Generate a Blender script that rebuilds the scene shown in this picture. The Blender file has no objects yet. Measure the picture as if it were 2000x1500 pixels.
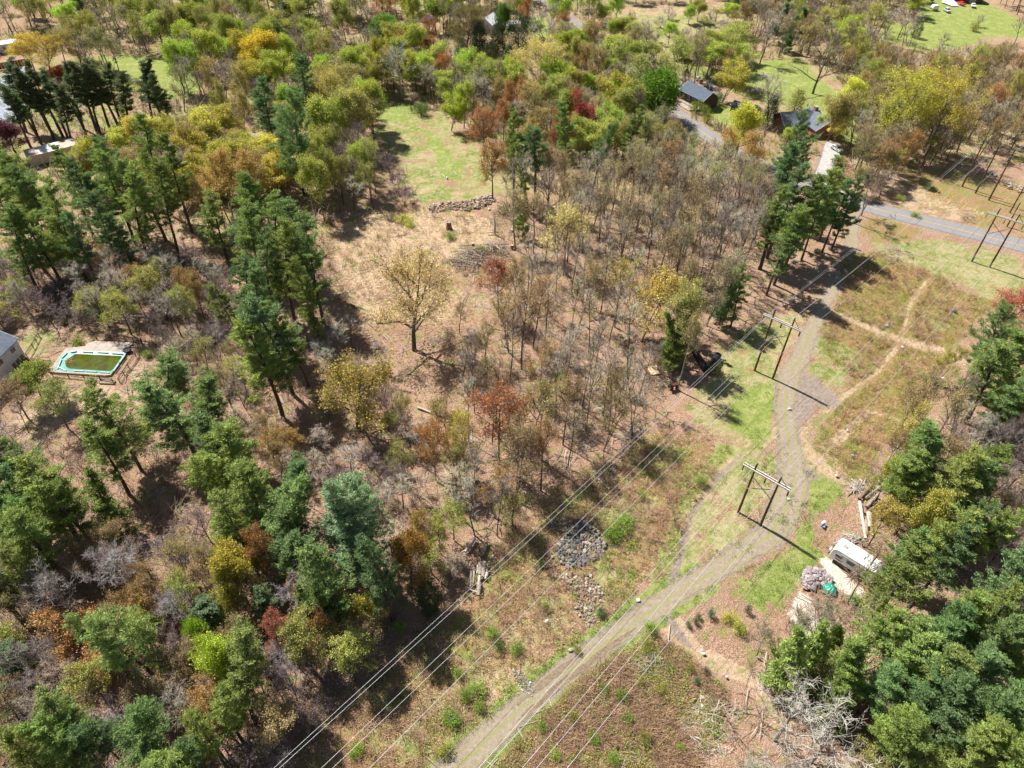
import bpy, math, random, numpy as np
from mathutils import Vector, Matrix
random.seed(7); RNG = np.random.default_rng(11)
S = bpy.context.scene
COL = S.collection
R = math.radians
# ------------------------------------------------------------------ camera, sky, sun, exposure
FPX, CAM_H, PITCH, ROLL = 1388.0, 100.0, 43.0, 1.7
p_, a_ = R(PITCH), R(ROLL)
FWD = Vector((0, math.cos(p_), -math.sin(p_)))
_r = Vector((1, 0, 0)); _u = Vector((0, math.sin(p_), math.cos(p_)))
RIGHT = _r*math.cos(a_) + _u*math.sin(a_); UP = -_r*math.sin(a_) + _u*math.cos(a_)
cam = bpy.data.cameras.new('camera'); camo = bpy.data.objects.new('camera', cam); COL.objects.link(camo)
camo.matrix_world = Matrix(((RIGHT.x, UP.x, -FWD.x, 0), (RIGHT.y, UP.y, -FWD.y, 0), (RIGHT.z, UP.z, -FWD.z, CAM_H), (0, 0, 0, 1)))
cam.sensor_fit = 'HORIZONTAL'; cam.sensor_width = 36; cam.lens = FPX/2000*36
cam.clip_start = 1; cam.clip_end = 12000
S.camera = camo

def at(x, y, z=0.0):
    """point of the photograph (2000 px wide) on the level z"""
    d = FWD + RIGHT*((x-1000)/FPX) + UP*(-(y-750)/FPX)
    t = (z-CAM_H)/d.z
    return Vector((d.x*t, d.y*t, z))
def proj(p):
    q = Vector(p) - Vector((0, 0, CAM_H)); D = q.dot(FWD)
    return 1000+FPX*q.dot(RIGHT)/D, 750-FPX*q.dot(UP)/D, D

SUN_EL, SUN_AZ = 54.0, -51.0          # azimuth clockwise from +Y, direction the sun stands in
world = bpy.data.worlds.new("World"); S.world = world; world.use_nodes = True
wn = world.node_tree.nodes; bg = wn['Background']
sky = wn.new('ShaderNodeTexSky'); sky.sky_type = 'NISHITA'; sky.sun_disc = False
sky.sun_elevation = R(SUN_EL); sky.sun_rotation = R(SUN_AZ); sky.air_density = 1.0; sky.dust_density = 1.0
world.node_tree.links.new(sky.outputs[0], bg.inputs[0]); bg.inputs[1].default_value = 0.052
sun = bpy.data.lights.new('sun', 'SUN'); sun.energy = 5.0; sun.angle = R(0.55); sun.color = (1.0, 0.965, 0.90)
suno = bpy.data.objects.new('sun', sun); COL.objects.link(suno)
sd = Vector((math.sin(R(SUN_AZ))*math.cos(R(SUN_EL)), math.cos(R(SUN_AZ))*math.cos(R(SUN_EL)), math.sin(R(SUN_EL))))
suno.rotation_euler = (-sd).to_track_quat('-Z', 'Y').to_euler()
S.view_settings.view_transform = 'Standard'; S.view_settings.look = 'None'
S.view_settings.gamma = 1; S.view_settings.use_curve_mapping = False; S.view_settings.exposure = 0.78
S.render.engine = 'CYCLES'
S.cycles.max_bounces = 6; S.cycles.diffuse_bounces = 3; S.cycles.transmission_bounces = 4

# ------------------------------------------------------------------ helpers
def tag(o, label=None, cat=None, group=None, kind=None):
    if label: o['label'] = label
    if cat: o['category'] = cat
    if group: o['group'] = group
    if kind: o['kind'] = kind
    return o
def empty(name, loc, rz=0, label=None, cat=None, group=None, kind=None):
    o = bpy.data.objects.new(name, None); COL.objects.link(o)
    o.location = loc; o.rotation_euler = (0, 0, rz); o.empty_display_size = .5
    return tag(o, label, cat, group, kind)
def link(name, mesh, parent=None, mats=(), loc=None):
    for m in mats: mesh.materials.append(m)
    o = bpy.data.objects.new(name, mesh); COL.objects.link(o)
    if parent is not None: o.parent = parent
    if loc is not None: o.location = loc
    return o
def np_mesh(name, V, F, mat_idx=None, smooth=False, attrs=None):
    """V (n,3), F list of (k,m) int arrays with m corners"""
    if not isinstance(F, (list, tuple)): F = [F]
    F = [f for f in F if len(f)]
    me = bpy.data.meshes.new(name)
    me.vertices.add(len(V)); me.vertices.foreach_set('co', np.asarray(V, np.float32).ravel())
    loops = np.concatenate([f.ravel() for f in F]).astype(np.int32)
    tot = np.concatenate([np.full(len(f), f.shape[1]) for f in F]).astype(np.int32)
    st = np.concatenate([[0], np.cumsum(tot)[:-1]]).astype(np.int32)
    me.loops.add(len(loops)); me.loops.foreach_set('vertex_index', loops)
    me.polygons.add(len(tot)); me.polygons.foreach_set('loop_start', st)
    try: me.polygons.foreach_set('loop_total', tot)
    except Exception: pass
    if mat_idx is not None: me.polygons.foreach_set('material_index', np.asarray(mat_idx, np.int32))
    me.polygons.foreach_set('use_smooth', np.full(len(tot), smooth))
    if attrs:
        for k, (dom, arr) in attrs.items():
            a = me.attributes.new(k, 'FLOAT', dom); a.data.foreach_set('value', np.asarray(arr, np.float32))
    me.update(calc_edges=True)
    return me
class MB:
    """collects boxes, prisms and tubes into ONE mesh object"""
    def __init__(s): s.v = []; s.f = []; s.m = []
    def add(s, vs, fs, mi=0):
        b = len(s.v); s.v += [tuple(v) for v in vs]; s.f += [[b+i for i in f] for f in fs]; s.m += [mi]*len(fs); return s
    def box(s, c, size, rz=0, mi=0, M=None):
        x, y, z = [k/2 for k in size]; cs, sn = math.cos(rz), math.sin(rz)
        P = []
        for dz in (-z, z):
            for dx, dy in ((-x, -y), (x, -y), (x, y), (-x, y)):
                P.append((c[0]+dx*cs-dy*sn, c[1]+dx*sn+dy*cs, c[2]+dz))
        if M is not None: P = [M @ Vector(q) for q in P]
        return s.add(P, [(0, 3, 2, 1), (4, 5, 6, 7), (0, 1, 5, 4), (1, 2, 6, 5), (2, 3, 7, 6), (3, 0, 4, 7)], mi)
    def prism(s, pts, z0, z1, mi=0):
        n = len(pts)
        A = sum(pts[i][0]*pts[(i+1) % n][1]-pts[(i+1) % n][0]*pts[i][1] for i in range(n))
        if A < 0: pts = pts[::-1]
        P = [(p[0], p[1], z0) for p in pts]+[(p[0], p[1], z1) for p in pts]
        return s.add(P, [tuple(range(n-1, -1, -1)), tuple(range(n, 2*n))]+[(i, (i+1) % n, n+(i+1) % n, n+i) for i in range(n)], mi)
    def tube(s, a, b, r0, r1=None, k=8, mi=0, cap=True):
        a, b = Vector(a), Vector(b); r1 = r0 if r1 is None else r1
        d = (b-a).normalized(); u = d.orthogonal().normalized(); w = d.cross(u)
        P = [a+(u*math.cos(2*math.pi*i/k)+w*math.sin(2*math.pi*i/k))*r0 for i in range(k)]
        P += [b+(u*math.cos(2*math.pi*i/k)+w*math.sin(2*math.pi*i/k))*r1 for i in range(k)]
        fs = [(i, (i+1) % k, k+(i+1) % k, k+i) for i in range(k)]
        if cap: fs += [tuple(range(k-1, -1, -1)), tuple(range(k, 2*k))]
        return s.add(P, fs, mi)
    def path(s, pts, r, k=6, mi=0):
        for a, b in zip(pts, pts[1:]): s.tube(a, b, r, r, k, mi)
        return s
    def build(s, name, mat, parent=None, bevel=0, smooth=False):
        me = bpy.data.meshes.new(name); me.from_pydata(s.v, [], s.f); me.update()
        mats = mat if isinstance(mat, (list, tuple)) else [mat]
        for m in mats: me.materials.append(m)
        me.polygons.foreach_set('material_index', s.m)
        if smooth: me.polygons.foreach_set('use_smooth', [True]*len(s.f))
        o = bpy.data.objects.new(name, me); COL.objects.link(o)
        if parent is not None: o.parent = parent
        if bevel:
            b = o.modifiers.new('bevel', 'BEVEL'); b.width = bevel; b.segments = 2; b.limit_method = 'ANGLE'
        return o

# ------------------------------------------------------------------ materials
class NT:
    def __init__(s, name, rough=.85):
        s.m = bpy.data.materials.new(name); s.m.use_nodes = True; s.t = s.m.node_tree; s.n = s.t.nodes
        s.b = s.n['Principled BSDF']; s.b.inputs['Roughness'].default_value = rough
        s.b.inputs['Specular IOR Level'].default_value = .25
    def L(s, a, b): s.t.links.new(a, b)
    def new(s, t, **kw):
        n = s.n.new(t)
        for k, v in kw.items():
            if hasattr(n, k): setattr(n, k, v)
            else: n.inputs[k.replace('_', ' ')].default_value = v
        return n
    def co(s):
        if not hasattr(s, '_co'): s._co = s.n.new('ShaderNodeTexCoord')
        return s._co.outputs['Object']
    def noise(s, scale, detail=4, rough=.55, off=0, co=None, dist=0):
        n = s.new('ShaderNodeTexNoise'); n.inputs['Scale'].default_value = scale; n.inputs['Detail'].default_value = detail
        n.inputs['Roughness'].default_value = rough; n.inputs['Distortion'].default_value = dist
        mp = s.new('ShaderNodeMapping'); mp.inputs['Location'].default_value = (off, off*1.7, off*.3)
        s.L(co or s.co(), mp.inputs[0]); s.L(mp.outputs[0], n.inputs['Vector']); return n.outputs['Fac']
    def ramp(s, f, stops):
        r = s.new('ShaderNodeValToRGB'); e = r.color_ramp.elements
        while len(e) < len(stops): e.new(.5)
        for i, (p, c) in enumerate(stops):
            e[i].position = p; e[i].color = (*(c if isinstance(c, tuple) else (c, c, c)), 1)
        s.L(f, r.inputs[0]); return r.outputs[0]
    def math(s, op, a, b=None, c=None, clamp=False):
        n = s.new('ShaderNodeMath'); n.operation = op; n.use_clamp = clamp
        for i, v in enumerate((a, b, c)):
            if v is None: continue
            if isinstance(v, (int, float)): n.inputs[i].default_value = v
            else: s.L(v, n.inputs[i])
        return n.outputs[0]
    def mix(s, f, a, b, blend='MIX'):
        n = s.new('ShaderNodeMix'); n.data_type = 'RGBA'; n.blend_type = blend
        for k, v in ((0, f), (6, a), (7, b)):
            if isinstance(v, (int, float)): n.inputs[k].default_value = v
            elif isinstance(v, tuple): n.inputs[k].default_value = (*v, 1)
            else: s.L(v, n.inputs[k])
        return n.outputs[2]
    def attr(s, name):
        n = s.new('ShaderNodeAttribute'); n.attribute_name = name; return n.outputs['Fac']
    def bump(s, h, strength=.5, dist=.1):
        n = s.new('ShaderNodeBump'); n.inputs['Strength'].default_value = strength; n.inputs['Distance'].default_value = dist
        s.L(h, n.inputs['Height']); s.L(n.outputs[0], s.b.inputs['Normal'])
    def col(s, c): s.L(c, s.b.inputs['Base Color']); return s.m
def simple(name, c, rough=.8, var=.25, scale=3, metal=0, bump=0, spec=.25):
    t = NT(name, rough); n = t.noise(scale, 5, .6)
    lo = tuple(k*(1-var) for k in c); hi = tuple(min(1, k*(1+var)) for k in c)
    t.b.inputs['Metallic'].default_value = metal; t.b.inputs['Specular IOR Level'].default_value = spec
    if bump: t.bump(n, bump, .05)
    return t.col(t.ramp(n, [(.3, lo), (.7, hi)]))

def leaf_material(name, trans=.35):
    t = NT(name, .7)
    oi = t.new('ShaderNodeObjectInfo'); tint = t.attr('tint')
    h = t.new('ShaderNodeHueSaturation')
    t.L(oi.outputs['Color'], h.inputs['Color'])
    t.L(t.math('MULTIPLY_ADD', tint, 1.05, .60), h.inputs['Value'])
    t.L(t.math('MULTIPLY_ADD', t.attr('hue'), .05, .475), h.inputs['Hue'])
    t.L(h.outputs[0], t.b.inputs['Base Color']); t.b.inputs['Specular IOR Level'].default_value = .15
    tr = t.new('ShaderNodeBsdfTranslucent'); t.L(h.outputs[0], tr.inputs[0])
    mx = t.new('ShaderNodeMixShader'); mx.inputs[0].default_value = trans
    t.L(t.b.outputs[0], mx.inputs[1]); t.L(tr.outputs[0], mx.inputs[2])
    t.L(mx.outputs[0], t.n['Material Output'].inputs['Surface'])
    return t.m
M_LEAF = leaf_material('leaves', .3)
M_NEEDLE = leaf_material('needles', .32)
t = NT('bark', .9); oi = t.new('ShaderNodeObjectInfo')
n1 = t.noise(1.6, 6, .65)
mw = t.new('ShaderNodeMapping'); mw.inputs['Scale'].default_value = (6, 6, .7); t.L(t.co(), mw.inputs[0])
n2 = t.new('ShaderNodeTexNoise'); n2.inputs['Scale'].default_value = 3; t.L(mw.outputs[0], n2.inputs['Vector'])
c = t.mix(1.0, oi.outputs['Color'], t.ramp(n2.outputs['Fac'], [(.3, .55), (.7, 1.25)]), 'MULTIPLY')
c = t.mix(t.ramp(n1, [(.5, 0.0), (.7, .45)]), c, (.17, .17, .12))
t.bump(n2.outputs['Fac'], .6, .06); M_BARK = t.col(c)
t = NT('twigs', .85); oi = t.new('ShaderNodeObjectInfo')
c = t.mix(1.0, oi.outputs['Color'], t.ramp(t.noise(.7, 3), [(.3, .7), (.7, 1.3)]), 'MULTIPLY'); M_TWIG = t.col(c)
M_TWIGB = simple('bud_twigs', (.20, .15, .105), .85, .3, .8)

# ground -----------------------------------------------------------
def ground_material():
    t = NT('forest_floor', .95); t.b.inputs['Specular IOR Level'].default_value = .08
    nb = t.noise(.05, 5, .65); nm = t.noise(.22, 5, .65, 5); nf = t.noise(1.3, 5, .7, 9); nx = t.noise(6, 4, .75, 2); nn = t.noise(.09, 4, .6, 31)
    vo = t.new('ShaderNodeTexVoronoi'); vo.inputs['Scale'].default_value = 4.5; t.L(t.co(), vo.inputs['Vector'])
    # leaf litter
    lit = t.ramp(nm, [(.3, (.36, .20, .125)), (.5, (.52, .335, .235)), (.7, (.65, .455, .34))])
    lit = t.mix(t.ramp(nf, [(.35, .0), (.65, .8)]), lit, (.60, .40, .29))
    lit = t.mix(t.ramp(nx, [(.44, .9), (.58, 0.0)]), lit, (.19, .105, .06))
    lit = t.mix(t.ramp(nb, [(.48, 0.0), (.66, .4)]), lit, (.44, .32, .22))
    straw = t.ramp(nf, [(.3, (.40, .27, .15)), (.5, (.56, .405, .285)), (.72, (.67, .52, .38))])
    straw = t.mix(t.ramp(nx, [(.4, .6), (.58, 0.0)]), straw, (.33, .23, .12))
    grass = t.ramp(nf, [(.3, (.18, .205, .05)), (.5, (.27, .29, .08)), (.72, (.40, .36, .15))])
    grass = t.mix(t.ramp(nm, [(.46, 0.0), (.6, .8)]), grass, (.155, .225, .045)); grass = t.mix(t.ramp(nn, [(.46, 0.0), (.60, .6)]), grass, (.50, .40, .24)); grass = t.mix(t.ramp(t.noise(.7, 5, .75, 91), [(.48, 0.0), (.56, .7)]), grass, (.50, .41, .24)); grass = t.mix(t.ramp(t.noise(.12, 4, .7, 17), [(.50, 0.0), (.60, .6)]), grass, (.52, .42, .25))
    grass = t.mix(t.ramp(nx, [(.4, .45), (.58, 0.0)]), grass, (.12, .15, .035))
    lawn = t.ramp(nf, [(.3, (.145, .205, .04)), (.5, (.225, .285, .065)), (.72, (.34, .36, .11))])
    lawn = t.mix(t.ramp(t.noise(.35, 5, .7, 23), [(.50, 0.0), (.62, .6)]), lawn, (.42, .40, .17)); grass = t.mix(t.ramp(t.math('ADD', t.attr('z_lawn'), t.math('MULTIPLY', t.math('SUBTRACT', nm, .5), .8)), [(.4, 0.0), (.6, .9)]), grass, lawn)
    heath = t.ramp(nm, [(.36, (.46, .26, .15)), (.5, (.42, .27, .11)), (.58, (.32, .32, .075)), (.70, (.24, .32, .045))])
    heath = t.mix(t.ramp(nf, [(.4, .0), (.62, .6)]), heath, (.48, .34, .20))
    heath = t.mix(t.ramp(nx, [(.42, .8), (.6, 0.0)]), heath, (.17, .11, .05))
    dirt = t.ramp(nf, [(.3, (.24, .185, .15)), (.7, (.37, .30, .25))])
    sand = t.ramp(nf, [(.3, (.58, .50, .40)), (.7, (.78, .70, .60))])
    def edge(nm_, wid=.5, nz=None):
        a = t.attr(nm_)
        e = t.math('ADD', a, t.math('MULTIPLY', t.math('SUBTRACT', nz or nf, .5), wid))
        e = t.math('ADD', e, t.math('MULTIPLY', t.math('SUBTRACT', nm, .5), wid*1.8))
        return t.ramp(e, [(.40, 0.0), (.58, 1.0)])
    c = lit
    c = t.mix(edge('z_heath'), c, heath)
    c = t.mix(edge('z_straw', .8), c, straw)
    c = t.mix(edge('z_grass', 1.1), c, grass)
    # scattered green in the litter
    c = t.mix(t.math('MULTIPLY', t.ramp(t.noise(.5, 5, .7, 44), [(.54, 0.0), (.62, .75)]), t.math('SUBTRACT', 1.0, t.attr('z_bare'))), c, (.21, .25, .055))
    c = t.mix(edge('z_dirt', .7), c, dirt)
    c = t.mix(edge('z_sand', .6), c, sand)
    c = t.mix(t.ramp(vo.outputs['Distance'], [(.06, .22), (.12, 0.0)]), c, (.75, .62, .48))
    t.bump(t.math('ADD', nx, t.math('MULTIPLY', nf, 2.0)), .9, .22)
    c = t.mix(t.ramp(t.noise(2.6, 3, .8, 61), [(.60, 0.0), (.68, .5)]), c, (.66, .53, .40))
    return t.col(c)
M_GROUND = ground_material()

def poly_sd(P, poly):
    """signed distance (inside positive) of points P (n,2) to a polygon"""
    poly = np.array(poly, float); n = len(poly); d2 = np.full(len(P), 1e18); ins = np.zeros(len(P), bool)
    for i in range(n):
        a = poly[i]; b = poly[(i+1) % n]; e = b-a; w = P-a
        tt = np.clip((w@e)/max(e@e, 1e-9), 0, 1); q = w-tt[:, None]*e; d2 = np.minimum(d2, (q**2).sum(1))
        c = ((a[1] > P[:, 1]) != (b[1] > P[:, 1]))
        with np.errstate(divide='ignore', invalid='ignore'):
            xi = (b[0]-a[0])*(P[:, 1]-a[1])/(b[1]-a[1])+a[0]
        ins ^= c & (P[:, 0] < xi)
    d = np.sqrt(d2); return np.where(ins, d, -d)
def line_d(P, pts, W):
    """distance to a polyline minus its (interpolated) half width; inside positive"""
    best = np.full(len(P), -1e9)
    for i in range(len(pts)-1):
        a = np.array(pts[i][:2]); b = np.array(pts[i+1][:2]); e = b-a; w = P-a
        tt = np.clip((w@e)/max(e@e, 1e-9), 0, 1); q = w-tt[:, None]*e
        hw = W[i]*(1-tt)+W[i+1]*tt
        best = np.maximum(best, hw-np.sqrt((q**2).sum(1)))
    return best
def W2(pxs): return [tuple(at(x, y)[:2]) for x, y in pxs]
def smooth(d, w): return np.clip(d/(2*w)+.5, 0, 1)

ROAD = [(1040, -20), (1085, 18), (1130, 55), (1185, 100), (1250, 160), (1312, 215), (1355, 247), (1410, 283), (1470, 318), (1550, 352), (1630, 382), (1700, 405), (1770, 423), (1850, 443), (1925, 462), (2010, 484), (2120, 512), (2300, 560)]
TRACK = [(820, 1590, 2.6), (880, 1510, 2.5), (940, 1455, 2.4), (1000, 1400, 2.3), (1060, 1350, 2.2), (1120, 1303, 2.1), (1200, 1243, 2.1), (1290, 1180, 2.2), (1370, 1130, 2.2), (1440, 1088, 2.4), (1500, 1045, 3.0), (1535, 990, 3.4), (1550, 930, 3.2), (1540, 860, 2.5), (1533, 800, 2.5), (1543, 740, 2.8), (1566, 690, 2.4), (1592, 630, 2.0), (1620, 575, 1.9), (1645, 530, 1.9), (1662, 485, 1.9), (1668, 440, 1.9), (1662, 398, 2.1)]
CORR0 = [(1270, 840), (1400, 845), (1425, 880), (1345, 1000), (1320, 1100), (1240, 1165), (1080, 1290), (990, 1370), (900, 1480), (840, 1600), (450, 1600), (640, 1400), (780, 1250), (900, 1160), (1000, 1020), (1120, 930)]
LOWR0 = [(1270, 1240), (1330, 1270), (1420, 1350), (1400, 1450), (1330, 1540), (940, 1600), (960, 1500), (1060, 1400), (1160, 1310)]
# zone -> list of (kind, pixel outline or line, edge softness)
ZONES = [
 ('z_grass', 'p', [(722, 238), (745, 205), (800, 198), (850, 212), (905, 250), (960, 300), (1010, 345), (1000, 378), (950, 384), (830, 397), (795, 388), (775, 340), (742, 290)], 2.2, .62),
 ('z_grass', 'p', [(735, 205), (800, 196), (822, 222), (790, 236), (728, 232)], 1.5, .95),
 ('z_grass', 'p', [(820, 248), (838, 250), (880, 290), (905, 325), (900, 355), (860, 350), (850, 300)], 1.2, .9),
 ('z_straw', 'p', [(728, 240), (780, 238), (815, 262), (805, 290), (770, 300), (745, 285)], 1.5, .8),
 ('z_straw', 'p', [(775, 335), (835, 330), (850, 358), (900, 372), (970, 372), (960, 388), (850, 392), (800, 388)], 1.5, .75),
 ('z_straw', 'p', [(870, 262), (915, 290), (960, 330), (930, 335), (890, 300)], 1.5, .7),
 ('z_straw', 'p', [(640, 440), (700, 420), (840, 405), (930, 410), (985, 440), (1000, 480), (900, 500), (830, 540), (760, 560), (690, 560), (640, 520)], 3, .62),
 ('z_straw', 'p', [(640, 560), (760, 540), (900, 560), (930, 600), (840, 640), (780, 640), (700, 640)], 3, .55),
 # power line corridor
 ('z_grass', 'p', [(1395, 690), (1450, 640), (1540, 600), (1590, 610), (1560, 650), (1530, 700), (1525, 790), (1520, 860), (1500, 890), (1440, 880), (1390, 850), (1330, 800), (1370, 740)], 2, .72),
 ('z_grass', 'p', [(1430, 770), (1500, 745), (1515, 770), (1510, 850), (1470, 860), (1420, 830)], 1.5, .95),
 ('z_grass', 'p', [(1400, 900), (1500, 870), (1530, 900), (1525, 960), (1480, 1040), (1420, 1090), (1350, 1120), (1330, 1100), (1360, 1000)], 2, .66),
 ('z_grass', 'p', [(1565, 890), (1610, 920), (1650, 950), (1650, 985), (1590, 1010), (1600, 1060), (1615, 1085), (1570, 1130), (1530, 1190), (1480, 1190), (1430, 1150), (1470, 1105), (1550, 1060), (1580, 980)], 1.6, .8),
 ('z_grass', 'p', [(1600, 930), (1640, 950), (1640, 980), (1590, 1000), (1580, 960)], 1.2, 1.0),
 ('z_grass', 'p', [(1440, 1130), (1470, 1125), (1500, 1165), (1490, 1190), (1470, 1180)], 1.2, 1.0),
 ('z_grass', 'p', [(1690, 470), (1800, 462), (1870, 468), (1990, 500), (2010, 560), (1960, 590), (1880, 560), (1820, 535), (1740, 510)], 2, .74),
 ('z_grass', 'p', [(1800, 440), (1900, 445), (2020, 470), (2020, 484), (1900, 455)], 1, .8),
 ('z_heath', 'p', [(1630, 500), (1720, 490), (1815, 530), (1900, 575), (1955, 590), (1890, 640), (1850, 690), (1810, 760), (1780, 830), (1720, 880), (1690, 960), (1640, 930), (1580, 870), (1620, 800), (1660, 740), (1610, 690), (1600, 640), (1650, 560)], 2, .8),
 ('z_grass', 'p', [(1590, 640), (1640, 640), (1690, 700), (1660, 760), (1620, 790), (1570, 800), (1560, 740)], 2, .62),
 ('z_grass', 'p', [(1780, 600), (1840, 610), (1880, 660), (1800, 650)], 2, .55),
 ('z_heath', 'p', [(1270, 840), (1400, 845), (1430, 880), (1350, 1000), (1320, 1100), (1240, 1170), (1080, 1290), (1000, 1370), (900, 1490), (880, 1600), (450, 1600), (640, 1400), (780, 1250), (900, 1160), (1080, 960)], 3, .60),
 ('z_straw', 'p', [(960, 1200), (1100, 1080), (1230, 1140), (1180, 1220), (1080, 1290), (980, 1360), (860, 1480), (700, 1500), (780, 1370), (900, 1270)], 3, .50),
 ('z_straw', 'p', [(940, 1310), (1000, 1290), (1040, 1330), (1010, 1380), (960, 1400)], 1.5, .9),
 ('z_heath', 'p', [(1270, 1240), (1330, 1270), (1420, 1350), (1380, 1430), (1330, 1520), (950, 1600), (960, 1500), (1060, 1400), (1160, 1310)], 2.5, .85),
 ('z_grass', 'p', [(1120, 940), (1260, 930), (1290, 960), (1240, 1060), (1190, 1070), (1170, 1010)], 2, .5),
 ('z_straw', 'l', [(1300, 1175, 2.4), (1330, 1080, 1.6), (1350, 1000, 1.5), (1400, 930, 1.6), (1450, 885, 1.4), (1520, 840, 1.2)], .7, 1.1),
 ('z_dirt', 'l', [(1310, 1150, 1.0), (1335, 1060, .8), (1352, 1000, .8), (1402, 930, .9), (1450, 885, .7)], .7, .62),
 ('z_grass', 'l', [(1285, 1140, 1.2), (1308, 1060, 1.2), (1325, 1000, 1.2), (1375, 925, 1.2), (1420, 875, 1.6)], .8, .85),
 ('z_straw', 'l', [(1530, 880, 1.2), (1600, 810, .9), (1660, 765, .7), (1715, 725, .7), (1750, 680, .7), (1765, 640, .6), (1783, 585, .6), (1812, 545, .6)], .4, .58),
 ('z_straw', 'l', [(1600, 600, 1.2), (1680, 630, 1.8), (1750, 660, 1.8), (1830, 680, 2.2), (1890, 700, 2)], .8, .7),
 ('z_straw', 'l', [(1560, 890, 2), (1620, 870, 1.2), (1700, 800, .6), (1760, 820, .6)], .5, .8),
 ('z_straw', 'l', [(1300, 1190, 2.2), (1320, 1240, 1.8), (1370, 1280, 1.4), (1430, 1305, 1.3), (1490, 1330, 1.4), (1520, 1400, 2)], .7, .95),
 ('z_dirt', 'l', [(1305, 1205, 1.0), (1330, 1245, .8), (1360, 1270, .2)], .5, .7),
 ('z_grass', 'l', [(x, y, w+1.1) for x, y, w in TRACK[:9]], .6, .8),
 ('z_dirt', 'l', [(x, y, w-.25) for x, y, w in TRACK], .8, .95),
 ('z_dirt', 'p', [(1560, 720), (1600, 735), (1640, 770), (1650, 800), (1600, 800), (1560, 850), (1570, 900), (1620, 930), (1560, 960), (1525, 930), (1530, 830)], 1.6, .72),
 ('z_straw', 'p', [(1570, 860), (1640, 890), (1660, 950), (1600, 930), (1560, 920)], 1.6, .8),
 ('z_sand', 'p', [(1600, 1090), (1618, 1086), (1660, 1125), (1690, 1150), (1690, 1170), (1640, 1150), (1610, 1110)], .6, .9),
 ('z_sand', 'p', [(1548, 1165), (1565, 1150), (1590, 1165), (1600, 1200), (1650, 1220), (1640, 1260), (1560, 1235), (1540, 1200)], 1.0, .8),
 # yards and lawns up the hill
 ('z_grass', 'p', [(1330, 185), (1345, 178), (1360, 190), (1335, 203)], .8, 1.0),
 ('z_grass', 'p', [(1375, 210), (1400, 198), (1445, 208), (1470, 230), (1440, 260), (1400, 240)], 1.2, .85),
 ('z_grass', 'p', [(1290, 125), (1360, 115), (1390, 140), (1470, 120), (1560, 110), (1600, 150), (1650, 190), (1690, 240), (1680, 290), (1650, 280), (1620, 240), (1560, 205), (1500, 200), (1450, 185), (1400, 165), (1330, 140)], 2, .95),
 ('z_grass', 'p', [(1715, 45), (1790, 40), (1800, -10), (1880, -20), (1960, 20), (2030, 50), (2030, 75), (1930, 70), (1880, 95), (1800, 100), (1720, 75)], 2.5, .9),
 ('z_grass', 'p', [(1035, 30), (1060, 32), (1085, 60), (1070, 82), (1042, 85)], 1.5, 1.0),
 ('z_grass', 'p', [(165, 108), (250, 105), (370, 120), (400, 170), (350, 200), (250, 175), (180, 150)], 2.5, .8),
 ('z_grass', 'p', [(20, 190), (120, 200), (240, 230), (400, 200), (470, 200), (480, 215), (300, 260), (100, 250), (0, 240)], 3, .7),
 ('z_straw', 'p', [(200, 120), (260, 118), (330, 150), (280, 155), (220, 140)], 2, .75),
 ('z_straw', 'p', [(1160, 10), (1400, 10), (1500, 30), (1480, 60), (1330, 110), (1250, 80)], 5, .56),
 ('z_grass', 'p', [(1200, 25), (1390, 30), (1460, 50), (1420, 80), (1330, 120), (1290, 100), (1250, 60)], 4, .7),
 ('z_dirt', 'p', [(1320, 150), (1340, 145), (1390, 158), (1425, 195), (1410, 200), (1370, 170), (1320, 165)], 1.5, .8),
 ('z_straw', 'p', [(1720, 330), (1760, 340), (1870, 390), (1930, 415), (1900, 440), (1800, 420), (1740, 400)], 3, .5),
 ('z_heath', 'p', [(1760, 320), (1900, 330), (2050, 380), (2050, 460), (1900, 440), (1770, 390)], 2, .6),
 ('z_heath', 'p', [(1700, 420), (1800, 445), (1780, 480), (1700, 475), (1680, 440)], 2, .8),
 ('z_dirt', 'p', [(1590, 320), (1605, 285), (1625, 270), (1640, 278), (1645, 320), (1635, 345), (1600, 350)], 1.5, .9),
 ('z_straw', 'p', [(-40, 60), (600, -40), (1900, -20), (2060, 320), (1690, 330), (1500, 380), (960, 380), (720, 180), (640, 480), (-40, 480)], 6, .44),
 ('z_grass', 'p', [(-40, 60), (600, -40), (1900, -20), (2060, 320), (1690, 330), (1500, 380), (960, 380), (720, 180), (640, 480), (-40, 480)], 6, .40),
 ('z_grass', 'p', [(1395, 850), (1460, 800), (1520, 860), (1500, 960), (1420, 1060), (1340, 1130), (1300, 1160), (1240, 1180), (1300, 1080), (1330, 980)], 2, .6),
 ('z_grass', 'p', CORR0, 3, .40), ('z_grass', 'p', LOWR0, 3, .38),
 # pool yard
 ('z_grass', 'p', [(40, 655), (60, 640), (120, 655), (125, 685), (85, 700), (50, 690)], 1.5, .62),
 ('z_straw', 'p', [(20, 800), (150, 745), (240, 740), (290, 660), (330, 650), (350, 720), (280, 800), (150, 830), (20, 900)], 2.5, .55),
]
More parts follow.
